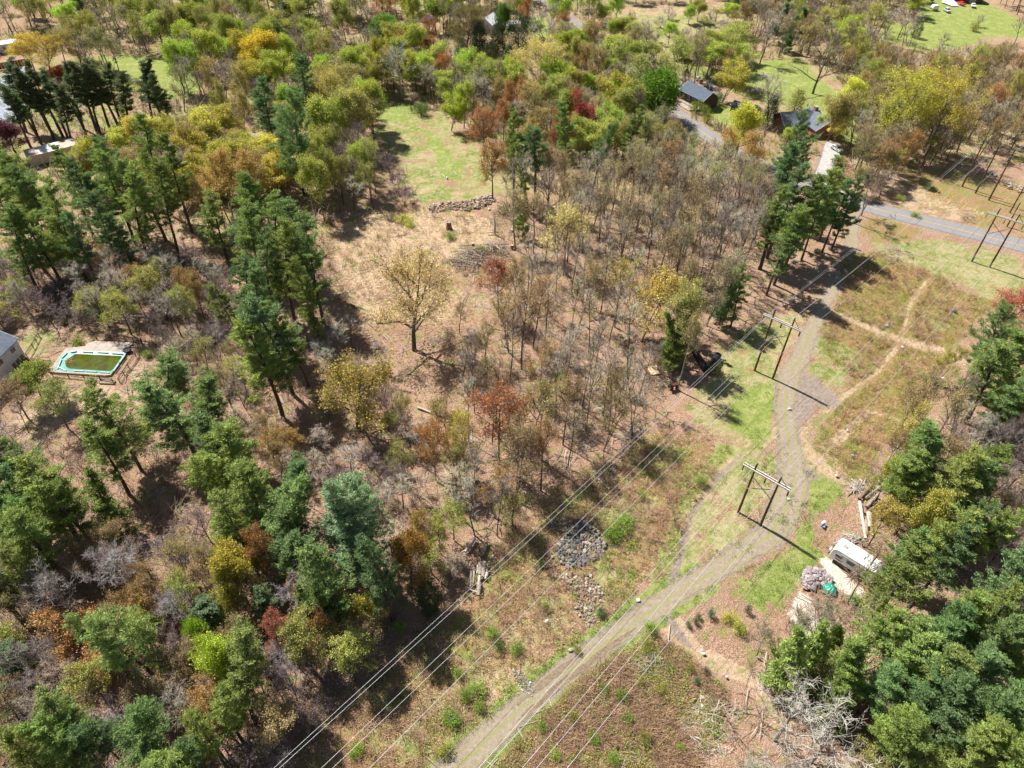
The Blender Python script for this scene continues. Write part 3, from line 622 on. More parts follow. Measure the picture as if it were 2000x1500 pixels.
# ------------------------------------------------------------------ trees read off the photograph: crown centre, crown radius (px), height (m)
OL, YE, GO, YG, GR, OR, RD, PG, BR, LG = (.42, .44, .10), (.60, .54, .12), (.60, .43, .12), (.42, .54, .08), (.15, .27, .035), (.42, .20, .075), (.44, .085, .06), (.58, .48, .22), (.30, .20, .11), (.36, .38, .16)
TW_P, TW_G, TW_B, TW_L = (.22, .165, .15), (.43, .385, .30), (.41, .33, .24), (.36, .325, .28)
DP = (.13, .18, .09); BG = (.14, .22, .13); YP = (.30, .37, .11)
PINES = [  # stand in the upper left
 (18,325,40,25),(20,352,36,24),(52,338,30,22),(22,400,42,26),(72,372,40,24),(112,425,38,25),(70,450,38,22),(20,468,38,22),(133,348,34,23),(205,315,38,26),(168,375,38,24),(218,358,36,25),(250,400,36,24),(290,292,36,27),(335,330,36,26),(282,350,36,25),(312,388,34,24),(150,465,30,20),(200,440,30,22),(238,465,26,18),
 # stand in the middle left
 (420,425,32,17),(482,398,36,21),(462,440,34,19),(520,385,30,20),(488,462,36,22),(528,425,36,22),(590,440,38,25),(605,500,38,26),(545,500,40,25),(508,515,38,24),(470,560,38,22),(598,560,26,24),(490,600,40,22),(538,640,54,25),(520,700,48,22),(575,640,34,22),(450,600,26,17),
 (568,248,44,29),(520,202,34,25),(592,168,30,25),(557,60,22,18),(600,8,32,20),(240,240,22,10),(545,275,30,20),(610,600,18,20),
 # round the meadow and the wood behind it
 (1006,277,28,24),(1050,285,34,24),(1033,320,22,20),(1110,248,24,24),(1167,282,24,22),(1225,250,24,20),(1023,408,17,15),(1000,250,16,20),
 # stand beside the track
 (1560,288,40,25),(1548,330,34,22),(1535,385,38,25),(1572,405,34,24),(1602,375,34,24),(1640,360,28,24),(1662,388,24,22),(1550,440,34,24),(1518,420,30,22),(1528,480,28,20),(1598,415,28,20),(1508,440,22,18),(1640,400,24,20),(1350,640,30,17),(1325,655,26,15),(1450,560,22,16),(1420,575,20,15),(1355,610,20,15),
 # right edge
 (1957,660,52,20),(1950,725,48,20),(1990,690,46,20),(1990,760,40,19),(1965,770,34,18),(1820,910,46,19),(1855,945,50,20),(1893,905,42,19),(1770,930,40,17),(1905,950,38,18),(1800,965,36,16),
 # lower right wood
 (1817,1062,52,20),(1768,1090,42,19),(1752,1150,52,19),(1925,1030,38,18),(1880,1010,36,18),(1845,1100,40,19),(1966,1162,48,20),(1895,1187,44,19),(1940,1215,48,20),(1988,1240,46,20),(1770,1268,46,17),(1551,1285,44,15),(1590,1272,38,14),(1655,1285,40,14),(1695,1325,44,16),(1645,1350,38,15),(1735,1325,38,16),(1865,1315,52,19),(1915,1270,46,19),(1955,1322,48,20),(1815,1335,44,18),(1850,1370,48,19),(1785,1385,42,17),(1915,1400,50,19),(1970,1385,46,20),(1835,1430,46,18),(1750,1420,38,16),(1885,1465,48,19),(1950,1465,46,20),(1790,1470,40,17),(1885,1235,40,19),(1990,1440,46,20),(1640,1232,24,11),
 # lower left
 (312,735,42,17),(340,790,50,19),(385,825,46,19),(228,825,62,18),(205,880,40,17),(430,872,46,19),(400,905,40,19),(455,915,48,20),(490,960,50,20),(520,1005,52,20),(465,1030,42,19),(560,985,40,18),(545,1030,38,18),
 (48,925,52,19),(92,965,56,20),(35,1010,52,20),(130,985,46,19),(60,1050,46,19),(15,960,46,18),(205,988,34,14),(562,1075,46,17),(640,1125,46,22),(598,1180,26,14),(750,1115,38,20),(700,978,70,23),(712,1040,58,22),(655,1020,40,17),
 (245,1238,72,20),(455,1328,50,19),(110,1420,46,18),(155,1465,48,18),(260,1450,50,18),(300,1478,46,18),(395,1430,34,17),(60,1470,44,18),(215,1415,34,16),(345,1460,34,16),(15,1100,40,18),(430,1375,34,17),(640,1190,26,13),
]
YELLOWISH = {(1770,930),(1655,1285),(1770,1268),(1640,1350),(245,1238),(228,825),(1968,1162),(455,1328),(1551,1285),(1590,1272)}
for (x, y, r_, h) in PINES:
    far = y < 300
    c = random.choice(C_PINE)
    if (x, y) in YELLOWISH: c = YP
    if 600 < x < 760 and 950 < y < 1100: c = (.27, .36, .19)
    kd = 'youngpine' if h < 16 else 'pine'
    near = 1.02 if y < 700 else 1.13
    treepx(kd, x, y, r_*near, h, col=c, look='pine')
for (x, y, r_, h) in [(9,165,15,22),(31,172,14,22),(57,160,15,22),(83,172,14,22),(97,185,13,20),(127,160,14,22),(151,158,15,23),(161,170,13,21),(180,160,14,22),(199,158,14,22),(212,172,13,20),(229,178,13,20),(70,190,13,19),(140,190,12,19),(45,200,12,19),(20,200,12,20),(272,160,14,22),(297,172,14,21),(318,185,12,19),(110,205,12,18)]:
    treepx('thinpine', x, y, r_*1.35, h, col=random.choice([(.14,.17,.07), (.15, .19, .08), (.12, .17, .08)]), look='thin')
HERO = [ # kind, x, y, r, h, colour, bark, look
 ('broad',800,590,92,20,(.56,.44,.18),'dark','tall spreading tree hazed with pale yellow buds'),
 ('broad',688,775,92,14,(.38,.30,.07),'dark','broad low oak with olive yellow buds'),
 ('leafy',1055,125,50,19,(.66,.50,.18),'pale','round pale gold tree on pale stems'),
 ('full',1288,180,38,17,(.16,.30,.035),'dark','round bright green tree in full leaf'),
 ('bud',1145,213,34,17,RD,'dark','red budding tree'),
 ('leafy',1197,188,38,17,(.38,.34,.07),'dark','round olive yellow tree'),
 ('leafy',1085,118,20,15,OL,'dark',None),
 ('bud',945,245,30,16,OR,'dark','rusty red budding tree'),('bud',962,315,32,17,(.44,.24,.09),'dark','rust brown budding tree'),('bud',1085,272,18,15,OR,'dark','orange red budding tree'),
 ('leafy',1775,205,58,24,(.52,.45,.08),'grey','tall round yellow green tree'),('leafy',1848,212,54,24,(.52,.44,.08),'grey','tall round olive yellow tree'),('leafy',1735,235,26,16,(.36,.31,.10),'grey',None),
 ('leafy',1420,145,28,15,(.38,.32,.07),'dark','round olive yellow tree'),('leafy',1452,243,36,17,(.42,.38,.06),'dark','bright yellow tree'),('bud',1425,285,26,15,(.42,.26,.10),'dark','orange budding tree'),('bud',1480,295,30,15,(.40,.24,.09),'dark','orange brown budding tree'),
 ('column',1553,208,13,11,(.36,.38,.11),None,'narrow pale green column shaped tree'),('round_evergreen',1508,213,19,12,(.045,.085,.04),None,'dark evergreen tree'),('round_evergreen',1535,252,12,6,(.05,.075,.035),None,'low dark evergreen'),
 ('bare',1515,175,36,17,TW_L,'pale','silver grey leafless tree'),('snagbare',1605,125,50,19,TW_B,'dark','spreading dark leafless tree'),('bare',1500,60,30,18,TW_G,'dark',None),
 ('bud',1640,318,18,6,(.46,.10,.09),'dark','small pinkish red blossoming tree'),('leafy',1640,205,28,18,(.42,.34,.14),'dark','slim tree with pale yellow buds'),('leafy',1670,185,22,15,YE,'dark',None),
 ('bud',430,350,50,20,(.50,.31,.11),'grey','golden brown budding tree'),('bud',485,345,40,19,(.50,.32,.11),'grey','golden brown budding tree'),('bud',395,395,28,16,(.48,.30,.12),'grey','golden brown budding tree'),
 ('bud',975,808,52,19,(.42,.17,.07),'grey','orange red budding tree'),('bud',845,862,32,15,(.46,.23,.07),'grey','orange budding tree'),('bud',905,848,30,16,(.48,.40,.08),'grey','yellow budding tree'),('budlight',1060,790,56,20,(.42,.32,.10),'grey',None),('budlight',1010,880,50,20,(.36,.27,.11),'grey',None),
 ('bud',1108,450,42,18,(.58,.44,.22),'grey','pale gold budding oak'),('bud',1270,570,48,19,(.52,.38,.13),'grey','gold budding tree'),('bud',1335,600,40,20,(.48,.40,.14),'grey','pale yellow green budding tree'),('budlight',1215,545,40,19,YE,'grey',None),
 ('budlight',1435,520,42,18,(.40,.36,.22),'grey',None),('budlight',1400,550,36,18,(.38,.34,.20),'grey',None),
 ('leafy',82,100,40,13,(.50,.34,.06),'dark','round golden yellow tree'),('leafy',50,95,26,12,(.48,.34,.07),'dark',None),('full',118,138,15,4,(.42,.10,.05),'dark','low rusty red bush'),
 ('leafy',14,262,30,11,(.14,.045,.06),'dark','dark purple leaved tree'),
 ('leafy',502,105,34,19,(.50,.36,.05),'dark','golden yellow tree'),('leafy',465,95,24,17,(.40,.34,.07),'dark',None),('leafy',505,150,26,16,(.40,.36,.06),'dark',None),
 ('full',752,58,27,13,(.17,.30,.04),'dark','round bright green tree in full leaf'),('leafy',850,20,26,13,(.28,.32,.06),'dark',None),('leafy',910,45,36,17,(.26,.22,.05),'dark','broad dark olive tree'),('leafy',1108,75,24,14,(.36,.38,.06),'dark',None),('full',1150,70,16,12,(.40,.44,.05),'dark','bright yellow green tree'),('leafy',1128,85,20,13,(.30,.34,.06),'dark',None),
 ('round_evergreen',937,72,21,15,(.045,.075,.045),None,'dark blue green cedar'),('round_evergreen',973,66,20,14,(.055,.085,.035),None,'dark green cedar'),('round_evergreen',1013,66,21,14,(.045,.085,.035),None,'dark green dome shaped cedar'),('round_evergreen',958,105,14,9,(.06,.085,.03),None,'olive green cedar'),('round_evergreen',992,105,12,7,(.06,.10,.045),None,'small grey green cedar'),('round_evergreen',1026,37,9,4,(.045,.065,.03),None,'clipped dark bush'),('round_evergreen',978,20,10,5,(.06,.08,.03),None,'dark rounded bush'),('round_evergreen',900,88,16,9,(.14,.22,.12),None,'pale green rounded evergreen'),('round_evergreen',960,0,14,10,(.05,.08,.03),None,None),
 ('bare',1080,40,36,20,TW_G,'grey','large leafless tree'),('bare',780,120,40,19,(.36,.36,.26),'pale','pale stemmed tree with a white trunk'),
 ('round_evergreen',1793,58,9,6,(.045,.085,.04),None,'small dark evergreen'),('round_evergreen',1428,12,13,7,(.05,.09,.035),None,'round dark evergreen bush'),('round_evergreen',1470,8,12,6,(.05,.09,.04),None,'dark evergreen bush'),
 ('thicket',1847,74,11,4,TW_P,'grey','purple grey leafless bush'),('thicket',1915,38,10,5,TW_G,'grey','thin grey leafless bush'),('shrub',1905,52,10,3,(.28,.28,.05),'dark','low yellow green bush'),
 ('bud',1985,585,46,13,(.42,.15,.08),'grey','rusty red budding tree'),('leafy',650,190,46,21,(.48,.40,.12),'grey','large pale yellow tree'),('leafy',690,215,34,19,(.40,.36,.12),'grey',None),('leafy',640,240,38,19,(.42,.38,.10),'grey',None),('leafy',680,150,30,17,(.40,.30,.14),'grey',None),
 ('leafy',60,745,36,9,(.26,.29,.06),'dark','yellow green tree leaning over the yard'),('bud',100,780,36,11,(.24,.26,.08),'dark','small olive green tree'),('bud',25,770,34,9,(.30,.22,.12),'dark','brown budding tree'),
 ('round_evergreen',838,1165,24,7,(.06,.09,.035),None,'dark evergreen bush in deep shade'),('leafy',1604,238,15,6,OL,'dark',None),('leafy',1630,250,14,6,YE,'dark',None),('leafy',1540,262,14,6,OL,'dark',None),('full',388,1245,26,10,(.30,.40,.04),'pale','small bright yellow green tree'),('leafy',425,1290,44,15,(.38,.42,.05),'dark','bright yellow green tree'),('leafy',490,1300,26,12,(.36,.38,.06),'dark',None),
 ('leafy',455,1110,44,15,(.40,.31,.06),'grey','olive gold tree'),('bud',500,1075,34,15,(.44,.22,.07),'grey','orange budding tree'),('leafy',450,1160,32,13,(.34,.31,.07),'grey',None),
 ('leafy',795,1085,36,14,(.38,.22,.05),'dark','orange brown leafing tree'),('leafy',725,1185,36,7,(.28,.24,.04),'dark','low olive yellow tree'),('bud',545,1230,34,13,(.42,.14,.09),'grey','pinkish red budding tree'),
 ('bare',560,1155,48,15,(.40,.38,.38),'pale','silver grey leafless tree'),('bare',100,1150,52,16,TW_L,'pale','pale branched leafless tree'),('bare',75,1265,48,14,TW_P,'pale','purple grey leafless tree with white branches'),('bare',220,1120,52,14,(.34,.30,.30),'pale','pale grey leafless tree'),('bare',350,1190,42,13,(.34,.31,.31),'pale','silvery leafless tree'),('bare',335,1385,44,13,TW_L,'pale','pale grey leafless tree'),
 ('snagbare',1548,1395,95,15,(.44,.41,.34),'pale','bleached leafless tree with wide limbs'),('snagbare',1605,1460,130,14,(.44,.41,.34),'pale','bleached wide leafless tree'),('bare',1700,1110,36,14,(.32,.24,.12),'dark','thin leafless tree in front of the trailer'),('bare',1610,1215,44,13,(.28,.26,.16),'grey','grey leafless tree'),
 ('budlight',1560,1225,30,10,(.30,.28,.17),'grey',None),('budlight',1500,1240,28,9,(.30,.26,.17),'grey',None),
 ('bud',1730,1010,30,12,(.44,.33,.09),'dark','golden budding tree'),('leafy',1810,1010,34,14,(.40,.32,.08),'dark','golden budding tree'),('leafy',1740,925,20,12,(.36,.34,.08),'dark',None),
 ('bud',1800,840,40,14,(.46,.34,.12),'grey','pale gold budding tree'),('budlight',1860,800,44,16,(.44,.34,.15),'grey',None),('budlight',1755,870,32,13,(.42,.32,.12),'grey',None),('bud',1855,700,24,10,(.50,.38,.12),'grey','pale gold budding tree'),
 ('bare',1900,800,44,15,TW_G,'grey',None),('bare',1950,850,40,16,TW_P,'grey',None),('snagbare',1950,1100,44,13,TW_P,'grey','tangled purple grey leafless tree'),
 ('bud',975,545,40,15,(.44,.19,.10),'grey','rusty orange budding tree'),
 ('budlight',1725,300,26,16,(.44,.28,.11),'grey','orange brown budding tree'),('thinbare',1715,340,26,18,(.27,.17,.13),'grey','clump of thin leaning leafless trees'),('thinbare',1700,350,22,19,(.27,.17,.13),'grey',None),
 ('shrub',965,215,11,3,(.06,.12,.03),'dark','rounded dark green bush'),('shrub',745,195,14,3,(.20,.34,.04),'dark','bright green bush'),('shrub',822,212,15,3.5,(.11,.21,.04),'dark','dark green rounded bush'),
 ('leafy',878,205,22,13,(.36,.38,.05),'dark','bright yellow green tree'),('leafy',920,150,34,15,(.32,.33,.08),'grey',None),('leafy',905,195,24,14,(.34,.34,.09),'grey',None),
 ('thicket',780,345,26,6,TW_P,'grey','grey brown leafless bush'),('thicket',790,380,24,5,TW_P,'grey','grey brown leafless bush'),('thicket',760,315,22,6,TW_P,'grey',None),
 ('shrub',1362,208,12,4,(.22,.30,.04),'dark','bright green bush'),('shrub',1383,230,11,4,(.24,.30,.04),'dark','yellow green bush'),('shrub',1402,193,12,4,(.10,.17,.03),'dark','dark green bush'),('shrub',1378,215,9,3,(.20,.28,.05),'dark','bright green bush'),
 ('youngpine',1585,40,20,14,(.13,.22,.07),None,'light green pine'),('youngpine',1530,25,18,16,(.12,.20,.07),None,'light green pine'),('youngpine',1543,62,16,14,(.12,.19,.07),None,'light green pine'),
]
HERO = [h for h in HERO]
for kind, x, y, r_, h, col, bark, look in HERO:
    if kind in ('leafy', 'bud') and col[1] > .22: col = tuple(min(.72, k*f) for k, f in zip(col, (1.18, 1.28, 1.1)))
    if kind == 'thinpine': r_ *= 1.3
    treepx(kind, x, y, r_, h, col=col, bark=bark, look=look or 'auto', **({'variant': 1 if y < 650 else 0} if kind == 'broad' else {}))
# small conifers and bushes out in the corridor
for x, y, r_, h, c_ in [(1174,1195,9,1.6,(.13,.22,.14)),(1345,1219,6,1.1,BG),(1360,1213,6,1.1,(.13,.17,.08)),(1365,1203,5,.9,(.13,.17,.08)),(1462,1190,7,1.4,(.12,.17,.10)),(1280,1241,6,1.0,(.15,.19,.06)),(1380,1310,6,1.2,BG),(1390,1198,8,1.6,BG),(1362,1330,7,1.3,BG)]:
    treepx('shrub', x, y, r_, h*1.1, col=c_, look='tiny round blue green conifer')
NT0 = len(TREES)
_free = []
def inside(p, poly): return bool(poly_sd(np.array([p[:2]]), poly)[0] > 0)
CLEARPX = [[(722,238),(745,205),(800,198),(850,212),(905,250),(960,300),(985,345),(985,378),(950,384),(830,397),(795,388),(775,340),(742,290)],
 [(640,430),(760,405),(985,400),(1000,500),(930,560),(860,560),(700,560),(650,600),(640,520)],
 [(1270,840),(1330,780),(1400,700),(1470,640),(1600,560),(1650,470),(1700,440),(2100,500),(2020,600),(1890,660),(1840,760),(1700,900),(1680,960),(1700,1060),(1560,1180),(1500,1220),(1480,1340),(1330,1520),(1250,1700),(450,1700),(640,1400),(790,1240),(930,1130),(1080,960)],
 [(1690,420),(1760,340),(1900,300),(2100,330),(2100,480)],
 [(1330,185),(1400,150),(1440,190),(1500,205),(1640,215),(1650,290),(1620,350),(1590,350),(1600,270),(1520,250),(1400,240),(1340,215)],
 [(1420,160),(1450,120),(1560,110),(1620,150),(1690,220),(1640,215),(1560,200)],
 [(1715,45),(1790,40),(1800,-10),(1880,-20),(2030,50),(2030,75),(1880,95),(1800,100)],[(1160,10),(1400,5),(1500,30),(1450,60),(1330,110),(1250,80)],
 [(20,650),(120,640),(290,660),(330,650),(350,720),(270,790),(150,830),(20,800)],[(160,105),(350,110),(400,170),(300,175)],[(0,75),(160,90),(60,200),(0,200)],[(40,275),(150,265),(150,300),(60,310)],[(1035,30),(1060,32),(1085,60),(1070,82),(1042,85)],
 [(812,25),(852,25),(852,85),(812,85)],[(945,40),(1005,40),(1005,62),(945,62)],[(985,440),(1060,440),(1060,475),(985,475)],[(38,262),(150,255),(155,318),(40,325)],[(470,285),(530,285),(530,315),(470,315)]]
CLEAR = [W2(c_) for c_ in CLEARPX]
_rd = W2(ROAD)
def blocked(p, r_):
    P = np.array([p[:2]])
    if any(poly_sd(P, c_)[0] > -.3 for c_ in CLEAR): return True
    return line_d(P, _rd, [3.4]*len(_rd))[0] > -2.0
GRID = {}
def near(p, r_, own=.62):
    gx, gy = int(p[0]//8), int(p[1]//8)
    for i in range(-2, 3):
        for j in range(-2, 3):
            for (x, y, rr) in GRID.get((gx+i, gy+j), ()):
                if (x-p[0])**2+(y-p[1])**2 < (own*(rr+r_))**2: return True
    return False
def reg(x, y, r_): GRID.setdefault((int(x//8), int(y//8)), []).append((x, y, r_))
for T in TREES: reg(*T['xy'], min(T['r'], 6))
def fill(poly, n, mix, rr, hh, own=.62, clear=True, look='auto', lvl=.65):
    """up to n trees with crown centres inside a pixel outline"""
    pol = [tuple(at(x, y, hh[1]*lvl)[:2]) for x, y in poly]
    xs = [q[0] for q in pol]; ys = [q[1] for q in pol]; got = 0; pa = np.array(pol); tries = 0
    ws = [m[1] for m in mix]
    while got < n and tries < n*14:
        tries += 1
        c = (random.uniform(min(xs), max(xs)), random.uniform(min(ys), max(ys)))
        if not inside(c, pol): continue
        r_ = random.uniform(*rr)
        if near(c, r_, own) or (clear and blocked(c, r_)): continue
        k = random.choices(mix, ws)[0]; h = random.uniform(*hh)
        if k[0] == 'thicket': h = random.uniform(3.5, 6.5)
        if k[0] in ('thinbare',): r_ *= .75
        place(k[0], c, h, r_, col=random.choice(k[2]), look=look, bark=(random.choice(k[3]) if len(k) > 3 else None))
        reg(c[0], c[1], r_); got += 1
MIXY = [OL, YE, YG, (.38, .33, .10), (.42, .36, .14)]
BT = [TW_G, TW_B, (.28, .22, .18)]
# the wood right of the meadow
fill([(960,330),(1100,300),(1250,290),(1420,320),(1500,360),(1480,430),(1420,500),(1300,470),(1180,430),(1050,420),(990,400)], 68, [('bare',3,BT),('budlight',3,[(.48,.38,.20),(.46,.42,.22),(.44,.36,.18)]),('thinbare',4,BT)], (3.2,4.8), (17,22), .54)
fill([(1270,220),(1400,290),(1500,330),(1520,400),(1460,420),(1300,330),(1240,280)], 30, [('budlight',4,[(.46,.44,.22),(.44,.46,.20)]),('bare',2,BT),('bud',1,[OL,(.42,.30,.12)])], (3.2,4.8), (13,17), .5)
fill([(960,470),(1100,470),(1300,500),(1470,500),(1500,540),(1380,640),(1290,690),(1100,720),(950,640)], 32, [('thinbare',5,BT),('budlight',3,[(.46,.34,.14),(.42,.32,.16),(.44,.26,.13)]),('bare',1,BT)], (3.0,4.2), (17,22), .66)
fill([(900,690),(1100,700),(1240,740),(1290,780),(1180,900),(1080,950),(930,960),(860,900),(880,780)], 32, [('thinbare',5,BT),('budlight',4,[(.40,.30,.11),(.36,.28,.12),(.42,.24,.09)]),('bare',1,BT)], (2.8,4.0), (15,20), .62)
fill([(860,560),(960,640),(960,760),(860,760),(820,700)], 5, [('thinbare',3,[TW_L,TW_G]),('budlight',3,[(.36,.32,.14)])], (2,3), (9,13), .8)
fill([(880,900),(1080,900),(1060,980),(960,1010),(880,990)], 9, [('bud',3,[OL,(.30,.26,.06)]),('budlight',2,[OL])], (2.5,3.5), (9,14), .55)
fill([(720,400),(640,330),(640,260),(700,240),(740,300),(780,380)], 18, [('bare',3,[TW_P,TW_B]),('budlight',2,[OL,(0.46,0.47,0.12)]),('thinbare',1,BT)], (2.8,4.2), (12,17), .52)
fill([(600,290),(660,250),(720,280),(760,360),(740,420),(640,420)], 12, [('leafy',2,[(0.44,0.47,0.10),(0.39,0.43,0.09)]),('budlight',3,[OL,(0.46,0.47,0.12)])], (2.8,4.2), (14,19), .5)
# belt of yellow green in the upper left and top
fill([(150,300),(260,245),(420,215),(520,240),(560,300),(520,340),(380,330),(250,310),(140,330)], 55, [('leafy',4,[YE,(0.49,0.51,0.09),(0.54,0.48,0.10)]),('bud',4,[(.42,.34,.12),(.38,.30,.12),(.44,.30,.12)]),('bare',1,BT),('budlight',2,[(.36,.30,.16)])], (3.4,5.2), (9,15), .5)
fill([(150,300),(230,290),(240,330),(160,335)], 7, [('leafy',4,[(.46,.36,.07),YE])], (3,4.5), (8,11), .5)
fill([(330,60),(480,40),(620,60),(720,110),(760,190),(700,240),(600,220),(500,200),(380,190),(320,130)], 62, [('leafy',4,[OL,YG,(0.44,0.47,0.08)]),('bud',4,[(0.44,0.38,0.12),(0.41,0.43,0.10),(.42,.26,.11)]),('bare',3,[TW_G,TW_B,TW_P]),('budlight',2,[(.38,.34,.16)])], (3.4,5.2), (13,18), .52)
fill([(-20,20),(-20,-40),(400,-60),(620,-60),(620,60),(330,80),(200,90),(60,70)], 110, [('bare',3,[TW_G,TW_P,TW_B]),('budlight',2,[(.46,.44,.20)]),('leafy',3,[YG,OL,(0.37,0.40,0.07)]),('bud',3,[(0.41,0.38,0.11),OL]),('pine',1,[DP])], (3.6,5.4), (14,19), .52)
fill([(600,-40),(820,-60),(1100,-60),(1100,40),(1040,20),(900,60),(760,100),(640,70)], 62, [('leafy',4,[OL,YG,GR,(0.41,0.43,0.08)]),('bud',3,[(0.44,0.43,0.11),OR,OL]),('bare',4,[TW_G,TW_B])], (3.6,5.4), (13,18), .5)
fill([(760,60),(900,100),(1050,150),(1200,140),(1260,200),(1300,250),(1200,270),(1050,240),(930,220),(880,190),(760,190),(700,150)], 78, [('leafy',5,[OL,YG,(0.49,0.51,0.08),(0.44,0.48,0.12)]),('bud',3,[(.42,.34,.12),(0.46,0.40,0.13),OR]),('bare',2,[TW_G,TW_P]),('budlight',2,[(.38,.34,.16)])], (3.2,4.9), (11,17), .5)
fill([(1090,40),(1250,60),(1300,110),(1420,60),(1500,60),(1530,110),(1420,150),(1330,150),(1240,150),(1160,130)], 40, [('leafy',3,[OL,(0.44,0.48,0.10)]),('bud',3,[(0.46,0.48,0.13),(.42,.32,.12)]),('bare',3,[TW_G,TW_P]),('budlight',3,[(.38,.34,.16)])], (3.8,5.6), (12,17), .48)
fill([(1100,-50),(1800,-60),(1800,40),(1700,40),(1620,110),(1540,90),(1500,30),(1400,0),(1160,0)], 110, [('bare',2,[TW_G,TW_P,TW_B]),('thinbare',2,[TW_G]),('leafy',1,[OL,YG]),('budlight',3,[(.38,.33,.17)]),('bud',2,[OL,(.40,.31,.13)])], (3.6,5.4), (11,17), .6)
fill([(1160,10),(1400,5),(1500,30),(1450,70),(1330,110),(1250,80)], 34, [('leafy',4,[YG,OL]),('thicket',3,[TW_P,TW_G]),('budlight',2,[OL])], (3,5), (5,10), .6, clear=False)
fill([(1900,-40),(2060,-60),(2060,60),(1960,30)], 16, [('bare',4,[TW_G,TW_B]),('bud',1,[OL])], (3.6,5.4), (12,17), .55)
fill([(1560,100),(1700,60),(1800,110),(2040,90),(2060,330),(1900,290),(1860,230),(1750,300),(1690,290),(1680,180),(1620,140)], 130, [('bare',3,[TW_G,TW_B,TW_P]),('thinbare',2,[TW_G,TW_B]),('budlight',4,[(.42,.34,.15),(.40,.32,.17),(.46,.28,.12)]),('bud',3,[(.42,.33,.11),(.46,.28,.10),OL])], (3.2,5.0), (12,18), .52)
fill([(1680,240),(1760,290),(1850,260),(1920,260),(1900,330),(1820,330),(1740,340),(1690,330)], 20, [('bud',3,[OL,(.22,.22,.06)]),('bare',2,[TW_B])], (2.6,4), (7,13), .5)
# left wood, understorey
fill([(-30,480),(200,480),(330,480),(420,500),(440,600),(330,640),(290,600),(180,600),(-30,560)], 70, [('thicket',5,[TW_P,(.17,.135,.13)]),('bare',3,[TW_P,TW_G]),('bud',2,[(.34,.24,.08),OL])], (2.6,4.2), (8,13), .48)
fill([(330,560),(440,600),(470,700),(460,800),(380,780),(340,690),(310,620)], 24, [('thinbare',4,[TW_B,TW_P]),('budlight',3,[OL,(.36,.27,.11)]),('thicket',2,[TW_P])], (2.2,3.4), (8,12), .6)
fill([(440,780),(560,830),(650,900),(640,960),(580,960),(500,860)], 14, [('thinbare',3,[TW_B]),('bud',3,[(.38,.25,.07),OL]),('budlight',3,[(.36,.25,.09)])], (2.2,3.4), (8,12), .62)
fill([(600,580),(680,620),(760,700),(740,760),(660,720),(610,680)], 10, [('thinbare',3,[TW_L,TW_G]),('bare',3,[TW_L]),('thicket',1,[TW_P])], (2.2,3.4), (7,11), .62)
fill([(610,840),(760,860),(800,960),(760,960),(620,900)], 8, [('thicket',3,[TW_P,(.2,.16,.15)]),('bare',2,[TW_G])], (2.4,3.6), (7,10), .55)
fill([(780,760),(870,790),(880,900),(900,960),(820,950),(780,850)], 6, [('thinbare',3,[TW_G]),('budlight',3,[OL])], (2,3), (10,14), .7)
fill([(-20,760),(40,800),(60,870),(-20,880)], 4, [('thinbare',3,[TW_P])], (2,3), (7,9), .7)
fill([(-30,1080),(240,1040),(420,1000),(600,1100),(700,1200),(760,1270),(700,1350),(600,1440),(500,1500),(450,1560),(-40,1560)], 210, [('bare',3,[TW_P,(.28,.235,.22),TW_B]),('thicket',4,[TW_P,(.17,.135,.13)]),('bud',2,[OL,(.42,.24,.08)]),('budlight',3,[(.36,.30,.10),(.34,.24,.10)]),('pine',.5,[DP])], (2.6,4.2), (9,13), .47)
fill([(760,1000),(860,1020),(880,1080),(830,1150),(770,1140)], 6, [('bud',2,[(.36,.23,.06),OL]),('thicket',2,[TW_B])], (2,3.2), (7,11), .6)
fill([(-30,560),(80,560),(110,610),(60,640),(-30,620)], 8, [('leafy',2,[(.26,.27,.06),OL]),('thicket',2,[TW_P])], (2.4,3.6), (4,7), .6)
# right edge, lower right
fill([(1760,760),(1830,740),(1920,780),(2040,760),(2040,1010),(1960,980),(1930,900),(1850,860),(1770,880)], 30, [('bare',4,[TW_G,TW_P]),('budlight',4,[(.44,.34,.15),(.40,.30,.12)]),('thinbare',3,[TW_G,TW_P])], (2.6,4), (12,16), .55)
fill([(1890,980),(2040,1000),(2040,1150),(1930,1130)], 8, [('bare',2,[TW_P,TW_B]),('thinbare',2,[TW_B]),('thicket',2,[TW_P])], (2.4,3.8), (9,13), .6)
fill([(1560,1330),(1660,1380),(1740,1440),(1780,1540),(1480,1560),(1500,1420)], 12, [('bare',3,[(.40,.37,.30),TW_G]),('budlight',2,[OL])], (2.6,3.8), (8,11), .62)
fill([(1700,1200),(2040,1200),(2040,1540),(1760,1520),(1680,1400)], 22, [('pine',1,C_PINE)], (2.8,3.8), (15,19), .55)
